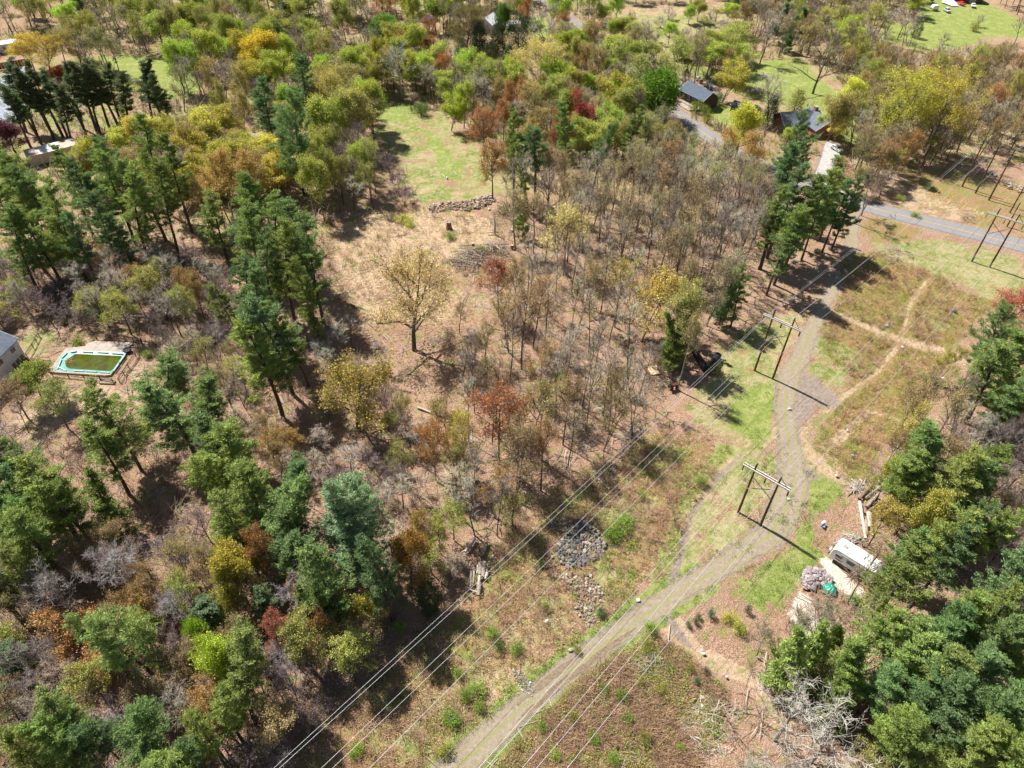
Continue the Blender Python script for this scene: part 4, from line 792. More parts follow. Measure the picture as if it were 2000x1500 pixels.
# ------------------------------------------------------------------ power line
M_POLE = simple('pole_wood', (.115, .065, .038), .85, .3, 2.5); M_ARM = simple('weathered_timber', (.70, .64, .58), .85, .2, 3)
M_BRACE = simple('grey_brace', (.34, .33, .32), .8, .2, 3); M_INS = simple('brown_porcelain', (.11, .03, .02), .35, .2, 3, spec=.5)
M_WIRE = simple('aluminium_wire', (.62, .62, .64), .45, .08, 1, metal=.25); M_STEEL = simple('galvanised_steel', (.45, .46, .47), .5, .12, 4, metal=.5)
M_GUARD = simple('yellow_guard', (.75, .45, .03), .6, .1, 2)
def lerp(a, b, f): return Vector(a)*(1-f)+Vector(b)*f
def hframe(b1, b2, h, label, arm_frac=.87):
    b1, b2 = Vector(b1), Vector(b2); e = b2-b1; s = e.length; d = e.normalized(); c = (b1+b2)/2; f = Vector((-d.y, d.x, 0))
    root = empty('power_pole_frame', c, 0, label, 'power pole', 'timber H frames carrying the power lines')
    L = lambda p: Vector(p)-c
    P1, P2 = L(b1), L(b2)
    for q in (P1, P2): MB().tube(q-Vector((0, 0, .3)), q+Vector((0, 0, h)), .23, .15, 12).build('pole', M_POLE, root, smooth=False)
    za = h*arm_frac; a0 = -d*s*.98; a1 = d*s*.98
    for sgn in (-1, 1):
        ang = math.atan2(d.y, d.x); MB().box((f.x*.245*sgn, f.y*.245*sgn, za), (s*1.96, .13, .26), ang).build('crossarm', M_ARM, root)
    for (u, w) in ((P1, P2), (P2, P1)):
        MB().tube(u+Vector((0, 0, h*.73))+f*.2, w+Vector((0, 0, h*.52))+f*.2*(1 if u is P1 else -1.0), .075, k=6).build('cross_brace', M_BRACE, root)
    for (u, a) in ((P1, a0), (P2, a1)):
        MB().tube(u+Vector((0, 0, h-.25)), a*.85+Vector((0, 0, za+.15)), .06, k=6).build('knee_brace', M_BRACE, root)
    MB().path([P1+Vector((0, 0, h-.1)), lerp(P1, P2, .5)+Vector((0, 0, h-.6)), P2+Vector((0, 0, h-.1))], .02, 5).build('shield_tie', M_STEEL, root)
    pts = []
    for a in (a0*.97, Vector((0, 0, 0)), a1*.97):
        top = a+Vector((0, 0, za-.15)); m = MB(); m.tube(top, top-Vector((0, 0, 1.35)), .03, k=5)
        for k in range(8):
            zc = top-Vector((0, 0, .2+k*.14)); m.tube(zc, zc-Vector((0, 0, .07)), .05, .15, 10)
        m.build('insulator', M_INS, root); pts.append(c+top-Vector((0, 0, 1.4)))
    for u in (P1, P2): MB().tube(u+Vector((0, 0, h)), u+Vector((0, 0, h+.35)), .05, k=6).build('pole_cap', M_STEEL, root)
    return pts, [b1+Vector((0, 0, h+.25)), b2+Vector((0, 0, h+.25))]
def fit_h(b, tp):
    return min((math.dist(proj((b.x, b.y, h/10))[:2], tp), h/10) for h in range(60, 260))[1]
g = lambda x, y: at(x, y, -.05)
hA = fit_h(g(1509, 740), (1551, 620)); hB = fit_h(g(1485, 1026), (1527, 931)); hC = fit_h(g(1899, 508), (1957, 408))
FA, SA = hframe(g(1474, 723), g(1509, 740), hA, 'two legged timber power pole with white crossarm beside the dirt track, left of the bend')
FB, SB = hframe(g(1442, 1000), g(1485, 1026), hB, 'nearest timber power pole frame, standing by the fork of the dirt track')
FC, SC = hframe(g(1899, 508), g(1934, 520), hC, 'farthest two legged power pole frame, below the paved road at the right edge')
def wire(p, q, sag, label, group, ext=None, r=.020):
    N = 28; pts = []
    for i in range(N+1):
        s = i/N; v = lerp(p, q, s); v.z -= 4*sag*s*(1-s); pts.append(v)
    o = MB().path(pts, r, 5).build('power_wire', M_WIRE); tag(o, label, 'power line', group)
def down(p, px, z, label, sag=1.5):
    P = at(*px, z); e = Vector(p)+(P-Vector(p))*1.9; e.z = p.z
    # sag chosen so that the wire passes the pixel at height z
    s = 1/1.9; sg = (p.z-z)/(4*s*(1-s)); wire(Vector(p), e, sg, label, 'power wires running down to the lower left')
nm3 = ['left', 'middle', 'right']
for i, px in enumerate(((535, 1500), (628, 1500), (722, 1500))):
    down(FA[i], px, 11.5, f'{nm3[i]} conductor wire from the far side power pole frame down over the dark wood edge')
for i, px in enumerate(((546, 1500), (650, 1500))):
    down(SA[i], px, 12.6, f'thin {["left", "right"][i]} shield wire from the pole tops beside the track, running lower left')
for i, px in enumerate(((935, 1500), (1020, 1500), (1108, 1500))):
    down(FB[i], px, 9.5, f'{nm3[i]} conductor wire from the nearest power pole frame down over the dirt track')
for i, px in enumerate(((949, 1500), (1048, 1500))):
    down(SB[i], px, 10.5, f'thin {["left", "right"][i]} shield wire from the nearest pole tops over the dirt track')
for i in range(3): wire(FB[i], FC[i], 1.6, f'{nm3[i]} conductor wire over the brown heath between the nearest and farthest frames', 'power wires over the heath')
for i in range(2): wire(SB[i], SC[i], 1.2, f'thin {["left", "right"][i]} shield wire over the brown heath on the right', 'power wires over the heath', r=.013)
# three guyed poles by the road
TP = []
PB = [((1880, 362), (1933, 268)), ((1906, 375), (1960, 280)), ((1932, 389), (1990, 294))]
words = ['leftmost', 'middle', 'rightmost']
hT = fit_h(g(1906, 375), (1960, 280))
for i, (b, tp) in enumerate(PB):
    q = g(*b); root = empty('utility_pole', q, 0, f'{words[i]} of the three guyed dark poles above the paved road', 'power pole', 'three guyed poles in a row')
    MB().tube((0, 0, -.3), (0, 0, hT), .25, .16, 12).build('pole', M_POLE, root)
    MB().tube((0, 0, hT), (0, 0, hT+.4), .06, k=6).build('pole_cap', M_STEEL, root)
    top = Vector((0, 0, hT)); TP.append(q+Vector((0, 0, hT-1.5)))
    for k, (gx, gy) in enumerate(((-14, -5.5), (-11, -6.5), (-8, -7.5))):
        a = Vector((0, 0, hT-2-k*1.2)); e = Vector((gx, gy, .05))
        MB().tube(a, e, .012, k=4).build('guy_wire', M_BRACE, root)
        if k > 0: MB().tube(e, lerp(e, a, .14), .06, k=6).build('guy_guard', M_GUARD, root)
    for k in range(3):
        a = Vector((0, 0, hT-1.4-k*.9)); m = MB(); dd = Vector((-.8, -.45, -.25)).normalized()
        for j in range(6): m.tube(a+dd*(.25+j*.16), a+dd*(.32+j*.16), .06, .14, 8)
        m.build('insulator', M_INS, root)
for i in range(3): wire(FA[i], TP[i]+Vector((-.6, -.4, 0)), 1.8, f'{nm3[i]} conductor wire over the track between the middle frame and the guyed poles', 'power wires above the track')
for i in range(2): wire(SA[i], TP[i]+Vector((0, 0, 1.3)), 1.4, f'thin {["left", "right"][i]} shield wire up to the three guyed poles', 'power wires above the track', r=.013)
for i in range(3):
    e = TP[i]+(TP[i]-FA[i])*.9; e.z = hT; wire(TP[i], e, 2.0, f'{nm3[i]} conductor wire leaving the guyed poles over the upper right woods', 'power wires leaving to the upper right')
for i in range(3):
    e = FC[i]+(FC[i]-FB[i])*.8; e.z = FC[i].z; wire(FC[i], e, 2.0, f'{nm3[i]} conductor wire leaving the farthest frame towards the right edge', 'power wires leaving to the upper right')
for (b, tp, lab) in (((1973, 414), (2003, 355), 'short dark pole beyond the farthest power frame at the right edge'), ((1968, 440), (1994, 397), 'thin pole with white top between road and farthest power frame')):
    q = g(*b); h = fit_h(q, tp); root = empty('utility_pole', q, 0, lab, 'power pole'); MB().tube((0, 0, -.3), (0, 0, h), .2, .14, 10).build('pole', M_POLE, root)
    MB().tube((0, 0, h), (0, 0, h+.3), .1, k=6).build('pole_cap', M_STEEL, root)
q = g(1381, 196); root = empty('utility_pole', q, 0, 'grey roadside utility pole in front of the dark roofed garage', 'power pole')
MB().tube((0, 0, -.3), (0, 0, 9), .15, .10, 8).build('pole', M_BRACE, root); MB().box((0, 0, 8.4), (1.8, .1, .12), .6).build('crossarm', M_ARM, root)
MB().tube((.35, 0, 7.0), (.35, 0, 7.9), .2, k=10).build('transformer', M_STEEL, root)

# ------------------------------------------------------------------ stones and logs
def rock_mesh(seed, sub=1):
    import bmesh
    rng = np.random.default_rng(seed); bm = bmesh.new(); bmesh.ops.create_icosphere(bm, subdivisions=sub, radius=.5)
    ax = [Vector(rng.normal(size=3)).normalized() for _ in range(5)]; of = rng.uniform(.28, .42, 5)
    for v in bm.verts:
        for a, o_ in zip(ax, of):
            k = v.co.dot(a)
            if k > o_: v.co -= a*(k-o_)
        v.co *= 1+rng.uniform(-.08, .08); v.co.z *= .78
    me = bpy.data.meshes.new('rock'); bm.to_mesh(me); bm.free()
    me.polygons.foreach_set('use_smooth', [False]*len(me.polygons)); return me
t = NT('stone', .9); oi = t.new('ShaderNodeObjectInfo'); n1 = t.noise(3, 5, .7)
c = t.mix(1.0, oi.outputs['Color'], t.ramp(n1, [(.3, .7), (.7, 1.25)]), 'MULTIPLY'); c = t.mix(t.ramp(t.noise(1.3, 4), [(.55, 0.0), (.7, .4)]), c, (.24, .25, .16)); t.bump(n1, .5, .05); M_STONE = t.col(c)
ROCKS = [rock_mesh(s) for s in range(8)]
for m in ROCKS: m.materials.append(M_STONE)
def stone(parent, loc, s, col, name='stone', z=None):
    o = bpy.data.objects.new(name, random.choice(ROCKS)); COL.objects.link(o); o.parent = parent
    o.location = loc; o.rotation_euler = (random.uniform(-.4, .4), random.uniform(-.4, .4), random.uniform(0, 6.28))
    o.scale = (s*random.uniform(.8, 1.35), s*random.uniform(.8, 1.1), s*random.uniform(.75, 1.05))
    j = random.uniform(.7, 1.2); o.color = (col[0]*j, col[1]*j, col[2]*j, 1); return o
def stones_in(label, cat, px, n, sz, col, name='rock_spread', heap=0, group=None):
    poly = W2(px); c = Vector((sum(p[0] for p in poly)/len(poly), sum(p[1] for p in poly)/len(poly), 0))
    root = empty(name, c, 0, label, cat, group); xs = [p[0] for p in poly]; ys = [p[1] for p in poly]; k = 0; pa = poly; done = []
    rmax = max(math.dist(c[:2], p) for p in poly); tries = 0
    while k < n and tries < n*30:
        tries += 1
        p = (random.uniform(min(xs), max(xs)), random.uniform(min(ys), max(ys)))
        if not inside(p, pa): continue
        s = random.choice(sz)*random.uniform(.8, 1.2)
        if any((p[0]-q[0])**2+(p[1]-q[1])**2 < (.36*(s+q[2]))**2 for q in done) and not heap: continue
        done.append((p[0], p[1], s)); z = s*.12
        if heap: z += heap*max(0, float(poly_sd(np.array([p]), poly)[0]))*random.uniform(.5, 1)
        stone(root, (p[0]-c.x, p[1]-c.y, z), s, random.choice(col)); k += 1
    return root
GREYS = [(.21, .20, .19), (.26, .245, .22), (.17, .17, .175), (.33, .30, .26), (.14, .155, .17)]
PALE = [(.42, .36, .30), (.34, .30, .26), (.48, .43, .37), (.28, .25, .22)]
WARM = [(.38, .28, .22), (.32, .22, .17), (.46, .36, .29), (.24, .17, .13), (.52, .43, .36)]
stones_in('dense spread of grey boulders in the brush left of the track fork', 'rocks', [(1100, 1045), (1130, 1020), (1165, 1030), (1182, 1065), (1178, 1085), (1140, 1105), (1105, 1110), (1085, 1085)], 260, (.5, .65, .85, 1.1), GREYS)
stones_in('dark boulders along the shaded upper edge of the boulder spread', 'rocks', [(1075, 1010), (1110, 1005), (1170, 1018), (1165, 1030), (1120, 1030), (1080, 1050), (1068, 1035)], 60, (.35, .5, .7), GREYS)
stones_in('loose pale stones trailing down below the dense boulder spread', 'rocks', [(1105, 1118), (1150, 1120), (1180, 1150), (1170, 1210), (1150, 1222), (1120, 1190), (1135, 1165), (1105, 1150)], 150, (.34, .48, .65), PALE)
stones_in('sparse stones scattered in straw left of the boulder spread', 'rocks', [(1060, 1060), (1085, 1095), (1105, 1130), (1085, 1130), (1060, 1100)], 24, (.3, .4, .5), PALE)
stones_in('heap of purple grey boulders between the white trailer and the grass', 'rocks', [(1568, 1118), (1580, 1108), (1605, 1113), (1628, 1130), (1624, 1140), (1600, 1142), (1590, 1152), (1570, 1150), (1566, 1135)], 200, (.5, .65, .8), [(.30, .25, .25), (.26, .21, .21), (.36, .31, .30), (.40, .35, .33)], 'rock_pile', .45)
stones_in('small heap of stones and wood behind the white trailer', 'rocks', [(1645, 1045), (1665, 1040), (1682, 1048), (1670, 1062), (1650, 1063)], 70, (.35, .5), [(.34, .28, .24), (.24, .18, .15), (.48, .43, .38)], 'rock_pile', .35)
stones_in('long rubble stone wall along the lower edge of the green meadow', 'stone wall', [(832, 404), (860, 396), (900, 393), (935, 385), (965, 380), (968, 392), (945, 406), (910, 412), (880, 408), (840, 414)], 290, (.5, .7, .9), WARM, 'stone_wall', .35)
stones_in('patch of broken stones at the left end of the rubble wall', 'rocks', [(700, 408), (740, 402), (760, 408), (740, 416), (705, 418)], 50, (.4, .6), WARM)
stones_in('strip of loose stones beside the foot of the tall spreading tree', 'rocks', [(812, 670), (835, 655), (850, 680), (835, 705), (820, 712)], 60, (.25, .35, .5), WARM)
stones_in('loose stones below the foot of the tall spreading tree', 'rocks', [(800, 745), (835, 750), (840, 775), (815, 785), (800, 770)], 40, (.25, .35, .45), WARM)
stones_in('stones in the shaded gully above the boulder spread', 'rocks', [(1235, 810), (1262, 830), (1240, 870), (1215, 900), (1190, 945), (1175, 940), (1205, 890), (1225, 850)], 75, (.35, .5, .7), GREYS)
stones_in('pale rocks in the dry stream bed near the dark wood edge', 'rocks', [(1160, 920), (1195, 915), (1215, 935), (1200, 950), (1165, 945)], 36, (.4, .6), PALE)
stones_in('old stone wall across the slope above the guyed poles', 'stone wall', [(1905, 322), (1925, 330), (1960, 350), (2010, 372), (2010, 380), (1955, 362), (1905, 335)], 70, (.6, .9), PALE, 'stone_wall', .3)
stones_in('low grey stone wall above the lawn of the dark roofed garage', 'stone wall', [(1300, 122), (1325, 116), (1345, 112), (1346, 120), (1320, 125), (1302, 130)], 60, (.7, 1.0), GREYS, 'stone_wall', .5)
stones_in('grey gravel spill where the side path meets the lower dirt track', 'rocks', [(1000, 1305), (1018, 1310), (1045, 1345), (1040, 1360), (1020, 1350), (1005, 1325)], 90, (.2, .3, .4), PALE)
stones_in('stone rubble strewn through the leafless wood at the far right', 'rocks', [(1905, 245), (1935, 250), (1985, 280), (2000, 300), (1960, 300), (1925, 275)], 60, (.7, 1.0), WARM)
BOULD = [(1115, 1270, .95, 'large pale boulder beside the lower dirt track'), (1068, 1213, 1.0, 'pale flat boulder in the straw left of the stone trail'), (1246, 1172, .8, 'white stone at the junction of the dirt track'), (1099, 1257, .45, 'small dark stone above the large pale boulder'), (1110, 1444, .6, 'small white stone in the brush below the dirt track'), (1372, 1270, .6, 'white stone on the tan side path'), (1375, 1276, .6, 'white stone just below another on the tan side path'), (1420, 1322, .6, 'white stone right of the side path end'), (1369, 1350, .6, 'upper stone of the pale row below the side path'), (1371, 1362, .7, 'pale angular stone in the row below the side path'), (1372, 1380, .8, 'lowest pale stone of the row below the side path'), (1733, 636, 1.0, 'white flat rock beside the crossing of the heath trails'), (1763, 678, .8, 'white rock just below the crossing of the heath trails'), (1840, 739, .9, 'pale pointed rock on the right side of the heath'), (1865, 607, 1.1, 'dark rounded rock on the upper heath'), (1906, 715, .9, 'white flat stone next to the large right pine'), (1542, 799, .9, 'white round stone on the dirt track below the pole shadow'), (1656, 840, .6, 'small white stone in the lower heath'), (1666, 889, .6, 'white stone at the lower tip of the heath'), (1635, 929, .7, 'white stone at the edge of the bright grass'), (1718, 942, .9, 'round white boulder at the head of the log pile'), (1717, 952, .9, 'second white boulder at the head of the log pile'), (1541, 975, .7, 'small white stone on the track right of the nearest pole frame'), (1000, 449, .9, 'white boulder at the right of the clearing'), (907, 1256, .7, 'pale stone under the wires in the dark shade'), (955, 408, .7, 'white rock at the right end of the rubble wall'), (1620, 537, .8, 'pale stone left of the upper dirt track')]
for x, y, s, lab in BOULD:
    q = at(x, y, s*.15); r_ = stone(None, q, s, random.choice([(.62, .60, .57), (.55, .52, .48)]) if 'dark' not in lab else (.14, .15, .16), 'boulder'); tag(r_, lab, 'rock')
M_LOG = simple('log_bark', (.30, .245, .20), .9, .35, 2, bump=.4); M_LOGP = simple('bare_log', (.50, .44, .38), .85, .25, 2, bump=.3); M_LOGB = simple('brown_log', (.19, .12, .08), .9, .3, 2, bump=.4); M_CUT = simple('cut_wood', (.58, .46, .32), .8, .15, 5)
def log(a, b, r, mat, label, z=0, group=None, name='log'):
    a = at(*a, r+z); b = at(*b, r*.8+z); c = (a+b)/2; root = empty(name, (c.x, c.y, 0), 0, label, 'log', group); o = Vector((c.x, c.y, 0))
    N = 5; m = MB(); side = Vector((-(b-a).y, (b-a).x, 0)).normalized(); pts = [lerp(a, b, i/N)-o+side*random.uniform(-.06, .06)*(0 < i < N) for i in range(N+1)]
    k = 9
    V = []; d = (b-a).normalized(); u = d.orthogonal().normalized(); w = d.cross(u)
    for i, p in enumerate(pts):
        rr = r*(1-.25*i/N); V += [p+(u*math.cos(2*math.pi*j/k)+w*math.sin(2*math.pi*j/k))*rr for j in range(k)]
    m.add(V, [(i*k+j, i*k+(j+1) % k, (i+1)*k+(j+1) % k, (i+1)*k+j) for i in range(N) for j in range(k)])
    m.build('bark', mat, root, smooth=True)
    e = MB()
    for p, rr, s in ((pts[0], r, -1), (pts[-1], r*.75, 1)): e.tube(p-d*.02*(-s), p+d*.02*s, rr*.97, rr*.97, 9)
    e.build('cut_end', M_CUT, root)
G1 = 'logs stacked at the edge of the dark wood'; G2 = 'logs piled beside the pines above the trailer'
LOGL = [((927, 1051), (909, 1078), .3, M_LOGP, 'pale split log, upper left of the long stack at the dark wood edge'), ((921, 1066), (899, 1081), .18, M_LOG, 'thin curved log crossing the pale split log'), ((920, 1115), (919, 1146), .2, M_LOGP, 'leftmost pale pole of the lower log stack'), ((927, 1108), (923, 1144), .2, M_LOG, 'second pole from the left in the lower log stack'), ((947, 1060), (940, 1087), .22, M_LOG, 'upper slanting log of the stack, left of its twin'), ((951, 1060), (944, 1086), .24, M_LOG, 'upper slanting log of the stack, right of its twin'), ((939, 1099), (937, 1123), .42, M_LOG, 'thick grey log left of centre in the stack'), ((946, 1098), (943, 1127), .42, M_LOG, 'thickest grey log in the middle of the stack'), ((933, 1102), (932, 1120), .18, M_LOGP, 'thin pinkish pole left of the thick grey logs'), ((952, 1102), (950, 1124), .24, M_LOG, 'grey log right of the thickest log'), ((951, 1119), (948, 1131), .28, M_LOGP, 'short pale log under the wires'), ((937, 1124), (935, 1142), .24, M_LOGP, 'pale log below the thick grey logs'), ((936, 1138), (935, 1163), .36, M_LOG, 'lowest thick log ending the stack'), ((910, 1147), (935, 1158), .14, M_LOGP, 'thin pale pole lying across the stack foot'), ((948, 1115), (960, 1117), .16, M_LOGB, 'short dark log across the right side of the stack'), ((965, 1084), (957, 1091), .15, M_LOGP, 'short pale stick right of the upper stack'), ((967, 1091), (963, 1100), .15, M_LOGP, 'second short pale stick right of the stack')]
for a, b, r_, m, lab in LOGL: log(a, b, r_, m, lab, group=G1)
LOGR = [((1679, 980), (1691, 1052), .32, M_LOGP, 'long pale barkless trunk, leftmost of the pile by the pines'), ((1697, 1002), (1699, 1030), .48, M_LOGP, 'thick split pale log in the pile by the pines'), ((1692, 1016), (1693, 1042), .34, M_LOG, 'grey log between the long pale trunk and the thick one'), ((1701, 1024), (1705, 1046), .2, M_LOGP, 'thin pale log at the right foot of the pile'), ((1715, 966), (1692, 990), .34, M_LOG, 'grey slanting log above the thick split log'), ((1725, 978), (1690, 1004), .34, M_LOGB, 'brown slanting log touching the pines'), ((1705, 944), (1678, 975), .34, M_LOGB, 'brown slanting log at the head of the pile'), ((1710, 957), (1690, 973), .18, M_LOG, 'thin slanting log between the two brown ones'), ((1698, 938), (1708, 934), .2, M_LOG, 'short grey log at the very top of the pile')]
for a, b, r_, m, lab in LOGR: log(a, b, r_, m, lab, group=G2)
log((898, 480), (938, 478), .16, M_LOG, 'left half of the long thin trunk fallen across the clearing'); log((938, 478), (994, 476), .22, M_LOG, 'right half of the long fallen trunk in the clearing')
log((660, 583), (700, 602), .3, M_LOGB, 'dark log lying in the shade left of the clearing'); log((64, 620), (98, 607), .22, M_LOGP, 'pale birch log in the brush above the pool')
log((815, 795), (842, 806), .22, M_LOGP, 'pale log on the leaf litter under the broad oak'); log((848, 808), (872, 814), .2, M_LOGP, 'second pale log right of the one under the oak')
log((228, 615), (292, 619), .25, M_LOGP, 'grey log lying in the deep shade above the pool'); log((1168, 935), (1190, 955), .14, M_LOGP, 'thin pale branch lying in the stream bed')
def sticks(name, label, px, n, L, r, mat, cat='brush', heap=.5, kind=None, group=None):
    poly = W2(px); c = Vector((sum(p[0] for p in poly)/len(poly), sum(p[1] for p in poly)/len(poly), 0)); xs = [p[0] for p in poly]; ys = [p[1] for p in poly]; seg = []
    while len(seg) < n:
        p = (random.uniform(min(xs), max(xs)), random.uniform(min(ys), max(ys)))
        if not inside(p, poly): continue
        dd = float(poly_sd(np.array([p]), poly)[0]); z = .05+random.random()*min(1.4, dd*heap); a = random.uniform(0, 6.28); l = random.uniform(*L); tz = random.uniform(-.15, .35)*l*.5
        x, y = p[0]-c.x, p[1]-c.y; kx, ky = math.cos(a)*l/2, math.sin(a)*l/2
        mx = random.uniform(-.12, .12)*l; rr = r*random.uniform(.5, 1.3); mid = (x-ky*.12, y+kx*.12, z+abs(tz)*.3+.05)
        seg.append([x-kx, y-ky, max(.03, z-tz), *mid, rr, rr*.8]); seg.append([*mid, x+kx, y+ky, max(.03, z+tz), rr*.8, rr*.4])
    V, F = tubes(seg, 3); me = np_mesh(name, V, F); o = link(name, me, None, [mat], c); tag(o, label, cat, group, kind); return o
sticks('brush_pile', 'large heap of cut branches below the fallen trunk in the clearing', [(880, 500), (920, 482), (985, 478), (990, 498), (950, 520), (920, 535), (880, 525)], 460, (1.8, 5), .11, M_LOG)
sticks('brush_pile', 'stack of thin grey poles at the head of the log pile', [(1662, 942), (1680, 936), (1690, 945), (1686, 968), (1670, 968), (1662, 955)], 90, (1.5, 3.6), .08, M_LOGP, 'log pile')
sticks('brush_pile', 'scattered pale slash at the foot of the log pile near the trailer', [(1625, 1052), (1655, 1040), (1690, 1045), (1690, 1060), (1650, 1066), (1628, 1064)], 90, (.8, 2.2), .07, M_LOGP)
sticks('brush_pile', 'brush heap right of the rusty orange tree in the clearing', [(970, 590), (1000, 585), (1005, 612), (975, 618)], 90, (1, 2.5), .06, M_LOGP)
sticks('brush_pile', 'heap of grey branches right of the tall spreading tree', [(840, 655), (880, 648), (890, 680), (850, 692)], 140, (1, 2.6), .05, M_LOG)
sticks('brush_pile', 'grey brush heap in the thicket below the dirt track', [(1225, 1285), (1290, 1270), (1300, 1310), (1240, 1340)], 220, (1, 3), .045, M_LOG)
sticks('brush_pile', 'pale twiggy slash on the bare ground at the lower right', [(1320, 1400), (1390, 1350), (1440, 1380), (1430, 1470), (1340, 1490)], 420, (.7, 2.6), .04, M_LOGP)
sticks('brush_pile', 'pinkish slash heap left of the log stack', [(888, 1075), (915, 1085), (920, 1110), (895, 1105)], 110, (.8, 2), .05, M_LOG)
sticks('brush_pile', 'tan brush rows on the heath below the paved road', [(1700, 490), (1750, 480), (1790, 500), (1760, 512), (1710, 505)], 160, (1, 3), .06, M_LOG)
sticks('brush_pile', 'reddish slash strewn below the guyed poles', [(1870, 420), (1900, 416), (1905, 432), (1878, 438)], 70, (1, 3), .06, M_LOG)
q = at(877, 446); root = empty('tree_stump', q, 0, 'tall dark stump with a pale splintered top in the clearing', 'stump')
m = MB(); k = 12; V = []
for i, (z, rr) in enumerate(((-.1, .95), (.3, .75), (1.3, .66), (1.9, .62))):
    V += [(math.cos(6.283*j/k)*rr*random.uniform(.93, 1.07), math.sin(6.283*j/k)*rr*random.uniform(.93, 1.07), z+(random.uniform(-.1, .25) if i == 3 else 0)) for j in range(k)]
m.add(V, [(i*k+j, i*k+(j+1) % k, (i+1)*k+(j+1) % k, (i+1)*k+j) for i in range(3) for j in range(k)]); m.build('bark', M_LOGB, root)
m = MB(); m.add([(v[0]*.97, v[1]*.97, 1.86) for v in V[3*k:]], [tuple(range(k))]); m.build('cut_top', M_LOGP, root)
m = MB(); m.tube((-.8, .2, 2.0), (.9, -.1, 2.15), .12, .05, 6); m.tube((.1, .4, 1.95), (1.3, .5, 1.6), .14, .06, 6); m.build('splinter', M_LOGP, root)
q = at(966, 455); root = empty('broken_snag', q, 0, 'pale broken snag standing at the right of the clearing', 'dead tree')
MB().tube((0, 0, -.2), (.1, 0, 2.6), .4, .28, 9).tube((.1, 0, 2.6), (-.15, .1, 5.0), .28, .1, 9).build('trunk', M_LOGP, root)
MB().tube((-.5, 0, .2), (-2.0, -.3, .25), .22, .1, 7).build('fallen_limb', M_LOGP, root)
for x, y, lab in ((924, 480, 'low cut stump right end of the fallen trunk'), (1000, 484, 'short dark stump beside the right wood')):
    q = at(x, y); root = empty('tree_stump', q, 0, lab, 'stump'); MB().tube((0, 0, -.1), (0, 0, .8), .42, .34, 10).build('bark', M_LOGB, root); MB().tube((0, 0, .8), (0, 0, .83), .31, .3, 10).build('cut_top', M_CUT, root)

# ------------------------------------------------------------------ ground cover
def gfield(x, y, s=1.0):
    return (math.sin(x*.21*s+1.7*math.sin(y*.13*s))*math.sin(y*.19*s+1.3*math.sin(x*.17*s+2))+math.sin(x*.53*s+y*.31*s)*math.sin(y*.47*s-x*.29*s)*.5)
def scatter(px, n, thr=-9, s=1.0):
    poly = W2(px); xs = [p[0] for p in poly]; ys = [p[1] for p in poly]
    P = np.column_stack([RNG.uniform(min(xs), max(xs), n), RNG.uniform(min(ys), max(ys), n)]); P = P[poly_sd(P, poly) > 0]
    x, y = P[:, 0], P[:, 1]
    f = np.sin(x*.21*s+1.7*np.sin(y*.13*s))*np.sin(y*.19*s+1.3*np.sin(x*.17*s+2))+np.sin(x*.53*s+y*.31*s)*np.sin(y*.47*s-x*.29*s)*.5
    P = P[f+RNG.normal(size=len(P))*.25 > thr]
    return P
TRK = [(a, b) for a, b, _ in TRACK]
def keepoff(P, extra=.3):
    P = P[(poly_sd(P, ROCKPX) < 0) | (RNG.random(len(P)) < .38)]
    d = line_d(P, W2(TRK), [q[2]+extra for q in TRACK]); r = line_d(P, W2(ROAD), [3.9]*len(ROAD)); return P[(d < 0) & (r < 0)]
def cover(name, label, P, tmpl, mats, sc, cat, color=(.3, .3, .1), zoff=-.02):
    """stamp the template meshes (V, F, mat, tint) over the points: one joined object"""
    Vs, Fs, Ms, Ts, Hs = [], [], [], [], []; o = 0; n = len(P)
    which = RNG.integers(0, len(tmpl), n)
    for k, (V, F, M_, T) in enumerate(tmpl):
        Q = P[which == k]; m = len(Q)
        if not m: continue
        a = RNG.uniform(0, 6.283, m); s = RNG.uniform(*sc, m); sz = s*RNG.uniform(.7, 1.2, m)
        X = (V[None, :, 0]*np.cos(a)[:, None]-V[None, :, 1]*np.sin(a)[:, None])*s[:, None]+Q[:, :1]
        Y = (V[None, :, 0]*np.sin(a)[:, None]+V[None, :, 1]*np.cos(a)[:, None])*s[:, None]+Q[:, 1:2]
        Z = V[None, :, 2]*sz[:, None]+zoff
        Vs.append(np.stack([X, Y, Z], -1).reshape(-1, 3)); Fs.append((F[None]+(np.arange(m)*len(V))[:, None, None]).reshape(-1, F.shape[1])+o); o += m*len(V)
        Ms.append(np.tile(M_, m)); Ts.append(np.clip(np.repeat(RNG.random(m)*.6, len(F))+np.tile(T, m)*.4, 0, 1)); Hs.append(np.repeat(RNG.random(m), len(F)))
    me = np_mesh(name, np.concatenate(Vs), np.concatenate(Fs), np.concatenate(Ms), False, {'tint': ('FACE', np.concatenate(Ts)), 'hue': ('FACE', np.concatenate(Hs))})
    ob = link(name, me, None, mats); ob.color = (*color, 1); tag(ob, label, cat, kind='stuff'); return ob
def t_tuft(seed, n=9, h=.45, spread=.22, w=.07):
    rng = np.random.default_rng(seed); C = rng.normal(size=(n, 3))*np.array([spread, spread, .03]); C[:, 2] = h*.42; D = np.column_stack([rng.normal(size=(n, 2))*.45, np.ones(n)])
    V, F = leaves(C, D, h*rng.uniform(.7, 1.3, n), w, rng); return V, F, np.zeros(len(F), int), rng.random(len(F))
